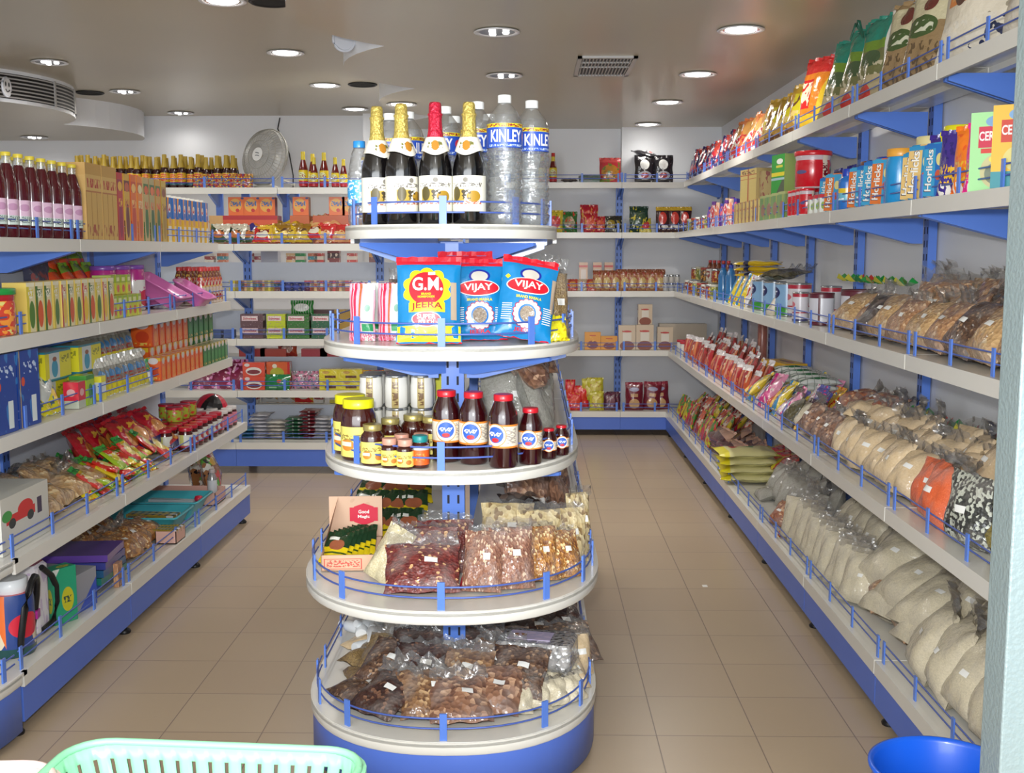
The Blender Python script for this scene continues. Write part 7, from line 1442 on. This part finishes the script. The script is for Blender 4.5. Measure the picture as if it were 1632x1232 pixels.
BWB = art('black_white_bag', K(30, 28, 34), [('ell', .5, .68, .24, .2, K(230, 230, 226)), ('ell', .5, .26, .34, .16, K(190, 190, 196)), ('ell', .5, .26, .2, .1, K(180, 60, 50)), ('blob', 7, .68, K(190, 190, 190))], .2, .9, .4)
P_bw = pouch('snack_bag', .175, .225, .07, BWB, 6, .006)
for i, px in enumerate((1024, 1053)): put('BR', 4, b2(px, 9.93), .08, P_bw, 'black bag with white disc on the corner top shelf, %s one' % ('left', 'right')[i], 'snack bag', rx=-6)
put('BR', 4, b2(1042, 9.95), .14, P_bw, 'black and silver bag lying on top of the two black bags', 'snack bag', rx=-75, z=.225, yaw=60, sc=.9)
def bp(nm, *c): return pouch('snack_bag', .15, .19, .055, art(nm, c[0], [('ell', .5, .5, .36, .3, c[1]), ('blob', 6, .62, c[2])], .22, .8, .4), hash_(nm) % 11, .006)
gn = bp('bp_green', K(40, 100, 40), K(130, 110, 60), K(190, 60, 40)); rd = bp('bp_red', K(176, 24, 44), K(206, 80, 50), K(206, 150, 60)); bk = bp('bp_blackyel', K(40, 40, 34), K(150, 130, 40), K(190, 190, 170)); gy = bp('bp_greenred', K(200, 180, 50), K(206, 60, 60), K(60, 130, 50))
for px, d, pr_, z, rx, lb, s in ((884, .08, gy, 0, -6, 'yellow, red and green bag peeking out right of the end display', .95), (907, .08, gn, 0, -8, 'dark green bag with red and brown print', .9), (940, .07, rd, 0, -8, 'red bag in front of the pair', .82), (938, .13, rd, .03, -6, 'red bag behind the front red one', 1.05), (955, .08, rd, 0, -10, 'small red bag at the right of the pair', .7),
                                (972, .07, bk, 0, -14, 'black and yellow bag left of the upright', .72), (980, .10, bk, 0, -10, 'black and yellow bag against the upright', .72), (1016, .1, bp('bp_dgreen', K(24, 60, 44), K(50, 80, 50), K(206, 190, 60)), 0, -6, 'dark green bag right of the upright', 1.12), (1026, .06, gy, 0, -30, 'golden packet leaning on the dark green bag', .7)):
    put('BR', 3, b2(px, 9.9), d, pr_, lb, 'snack bag', rx=rx, sc=s, z=z)
CHB = art('black_red_pack', K(60, 24, 26), [('ell', .5, .58, .3, .26, K(206, 60, 50)), ('band', .9, 1, K(206, 170, 50)), ('scrib', .05, .1, .95, .28, 10, 8, .5, K(220, 214, 206))], .22, .8, .3)
for i, px in enumerate((1053, 1072, 1088)): put('BR', 3, b2(px, 9.9), .08, pouch('snack_bag', .12, .21, .05, CHB, 3 + i), 'dark red bag with red disc and pale lettering, %s of three' % ('left', 'middle', 'right')[i], 'snack bag', rx=-6)
PCH = art('brown_gold_pouch', K(170, 120, 80), [('ell', .5, .4, .34, .3, K(206, 180, 120)), ('band', .84, 1, K(140, 80, 50)), ('blob', 6, .64, K(150, 50, 50))], .25, .6, .3); P_pch = pouch('pouch', .10, .165, .04, PCH, 4)
row('BR', 2, b2(952), b2(1050), 8, .08, P_pch, 'brown and gold pouch in the row on the middle shelf, {o}', 'pouch', yj=15, rx=-6); row('BR', 2, b2(990), b2(1050), 5, .16, P_pch, 'brown and gold pouch in the second row, {o}', 'pouch', yj=15, rx=-6, z=.01)
SBX = carton('small_box', .075, .06, .22, art('slim_cream_box', K(206, 170, 140), [('band', .82, .9, K(190, 70, 60)), ('ell', .5, .25, .4, .16, K(160, 70, 50)), ('rect', .2, .4, .8, .75, K(214, 200, 190))], .4))
for i, px in enumerate((929, 951, 969)): put('BR', 2, b2(px, 10.02), .2, SBX, 'slim cream box standing at the back, %s of three' % ('left', 'middle', 'right')[i], 'box', z=.0, sc=(1, 1, 1.12))
row('BR', 2, b2(898), b2(942), 4, .08, [bp('bp_wht', K(190, 170, 140), K(226, 226, 220), K(190, 70, 50)), bp('bp_ro', K(190, 70, 50), K(206, 150, 80), K(120, 60, 40))], 'low red and cream packet left of the brown pouches, {o}', 'packet', rx=-35, sc=.6)
row('BR', 2, b2(1058), b2(1076), 3, .07, jar('small_jar', .024, .07, LM(190, 190, 190), SILV, None, .022, n=12), 'little silver-lidded jar near the corner, {o}, lower', 'jar'); row('BR', 2, b2(1058), b2(1076), 3, .07, jar('small_jar', .024, .07, LM(190, 186, 180), SILV, None, .022, n=12), 'little silver-lidded jar near the corner, {o}, upper', 'jar', z=.072)
GBX = art('golden_box', K(222, 150, 40), [('ell', .5, .28, .34, .24, K(130, 60, 50)), ('rect', .3, .78, .7, .84, K(190, 60, 40)), ('blob', 5, .68, K(232, 180, 70))], .35)
put('BR', 1, b2(944), .08, carton('mix_box', .14, .06, .155, GBX), 'golden yellow box with brown round picture, taller one', 'box'); put('BR', 1, b2(970), .08, carton('mix_box', .145, .06, .12, GBX), 'golden yellow box beside the taller one', 'box'); put('BR', 1, b2(922, 9.9), .08, carton('box', .05, .05, .045, LM(206, 190, 150)), 'tiny cream box left of the golden boxes', 'box')
WBX = art('cream_mix_box', K(206, 186, 160), [('rect', .25, .35, .75, .7, K(222, 214, 200)), ('ell', .5, .16, .42, .2, K(140, 80, 60)), ('ell', .5, .75, .26, .04, K(190, 60, 60)), ('scrib', .2, .72, .8, .78, 14, 30, .5, K(190, 80, 70))], .35, .5)
P_wx = carton('mix_box', .15, .06, .215, WBX)
for i, (px, z, lb, s) in enumerate(((999, 0, 'left', 1), (1027, 0, 'middle lower', 1.02), (1060, 0, 'right', .92))): put('BR', 1, b2(px, 9.9), .08 + .04 * (i == 2), P_wx, 'cream box with brown bowl picture on the second back shelf, %s' % lb, 'box', sc=s)
put('BR', 1, b2(1027, 9.9), .08, P_wx, 'cream box with brown bowl picture stacked on the middle one', 'box', z=.222, sc=(.82, 1, .82), yaw=3)
put('BR', 1, b2(1088, 10.0), .24, carton('box', .42, .12, .22, LM(190, 176, 156)), 'wide pale tan box in the corner of the second shelf', 'box')
rb2 = bp('bp_scarlet', K(206, 30, 44), K(214, 60, 40), K(206, 110, 50)); yb2 = bp('bp_chart', K(190, 180, 50), K(206, 190, 90), K(170, 120, 40)); pb2 = bp('bp_plum', K(90, 40, 60), K(130, 90, 100), K(60, 30, 50))
for px, d, pr_, z, rx, lb, s in ((910, .14, rb2, .04, -4, 'tall scarlet packet at the back, base shelf', (.6, 1, 1.1)), (902, .06, rb2, 0, -30, 'scarlet packet lying low at the front left', .8), (918, .07, rb2, 0, -20, 'scarlet packet at the front, right one', .85), (927, .12, rb2, .02, -10, 'orange-red packet behind the scarlet ones', .95), (950, .13, yb2, .08, -8, 'olive yellow packet at the back, higher', 1.0), (942, .14, yb2, .07, -8, 'olive yellow packet half hidden at the back', 1.0),
                                (952, .06, yb2, 0, -12, 'olive yellow packet in front', .85), (974, .08, pb2, 0, -20, 'plum purple packet left of the upright', .8), (980, .11, pb2, 0, -14, 'plum purple packet against the upright', .8)): put('BR', 0, b2(px, 9.85), d, pr_, lb, 'packet', z=z, rx=rx, sc=s)
MRB = art('maroon_window_bag', K(110, 20, 40), [('ell', .5, .25, .3, .18, K(200, 160, 110)), ('ell', .5, .78, .28, .08, K(150, 150, 180)), ('rect', .3, .5, .7, .62, K(190, 150, 110)), ('band', .95, 1, K(140, 40, 60))], .22, .8, .4)
for i, (px, rx, ry) in enumerate(((1012, -6, 0), (1040, -8, 4), (1056, -8, -4))): put('BR', 0, b2(px, 9.85), .08 + .03 * i, pouch('snack_bag', .16, .235, .07, MRB, 4 + i), 'maroon bag with tan window on the corner base shelf, %s' % ('leftmost', 'middle', 'rightmost')[i], 'snack bag', rx=rx, ry=ry)
# scrap of paper on the floor
o = MB().box(1.0 - .012, 5.05, .0, 1.0 + .012, 5.08, .0015, LM(230, 228, 222)).build('paper_scrap'); o.location = (-.16, .22, 0); tag(o, 'tiny white paper scrap on the tiled floor of the right aisle', 'scrap')
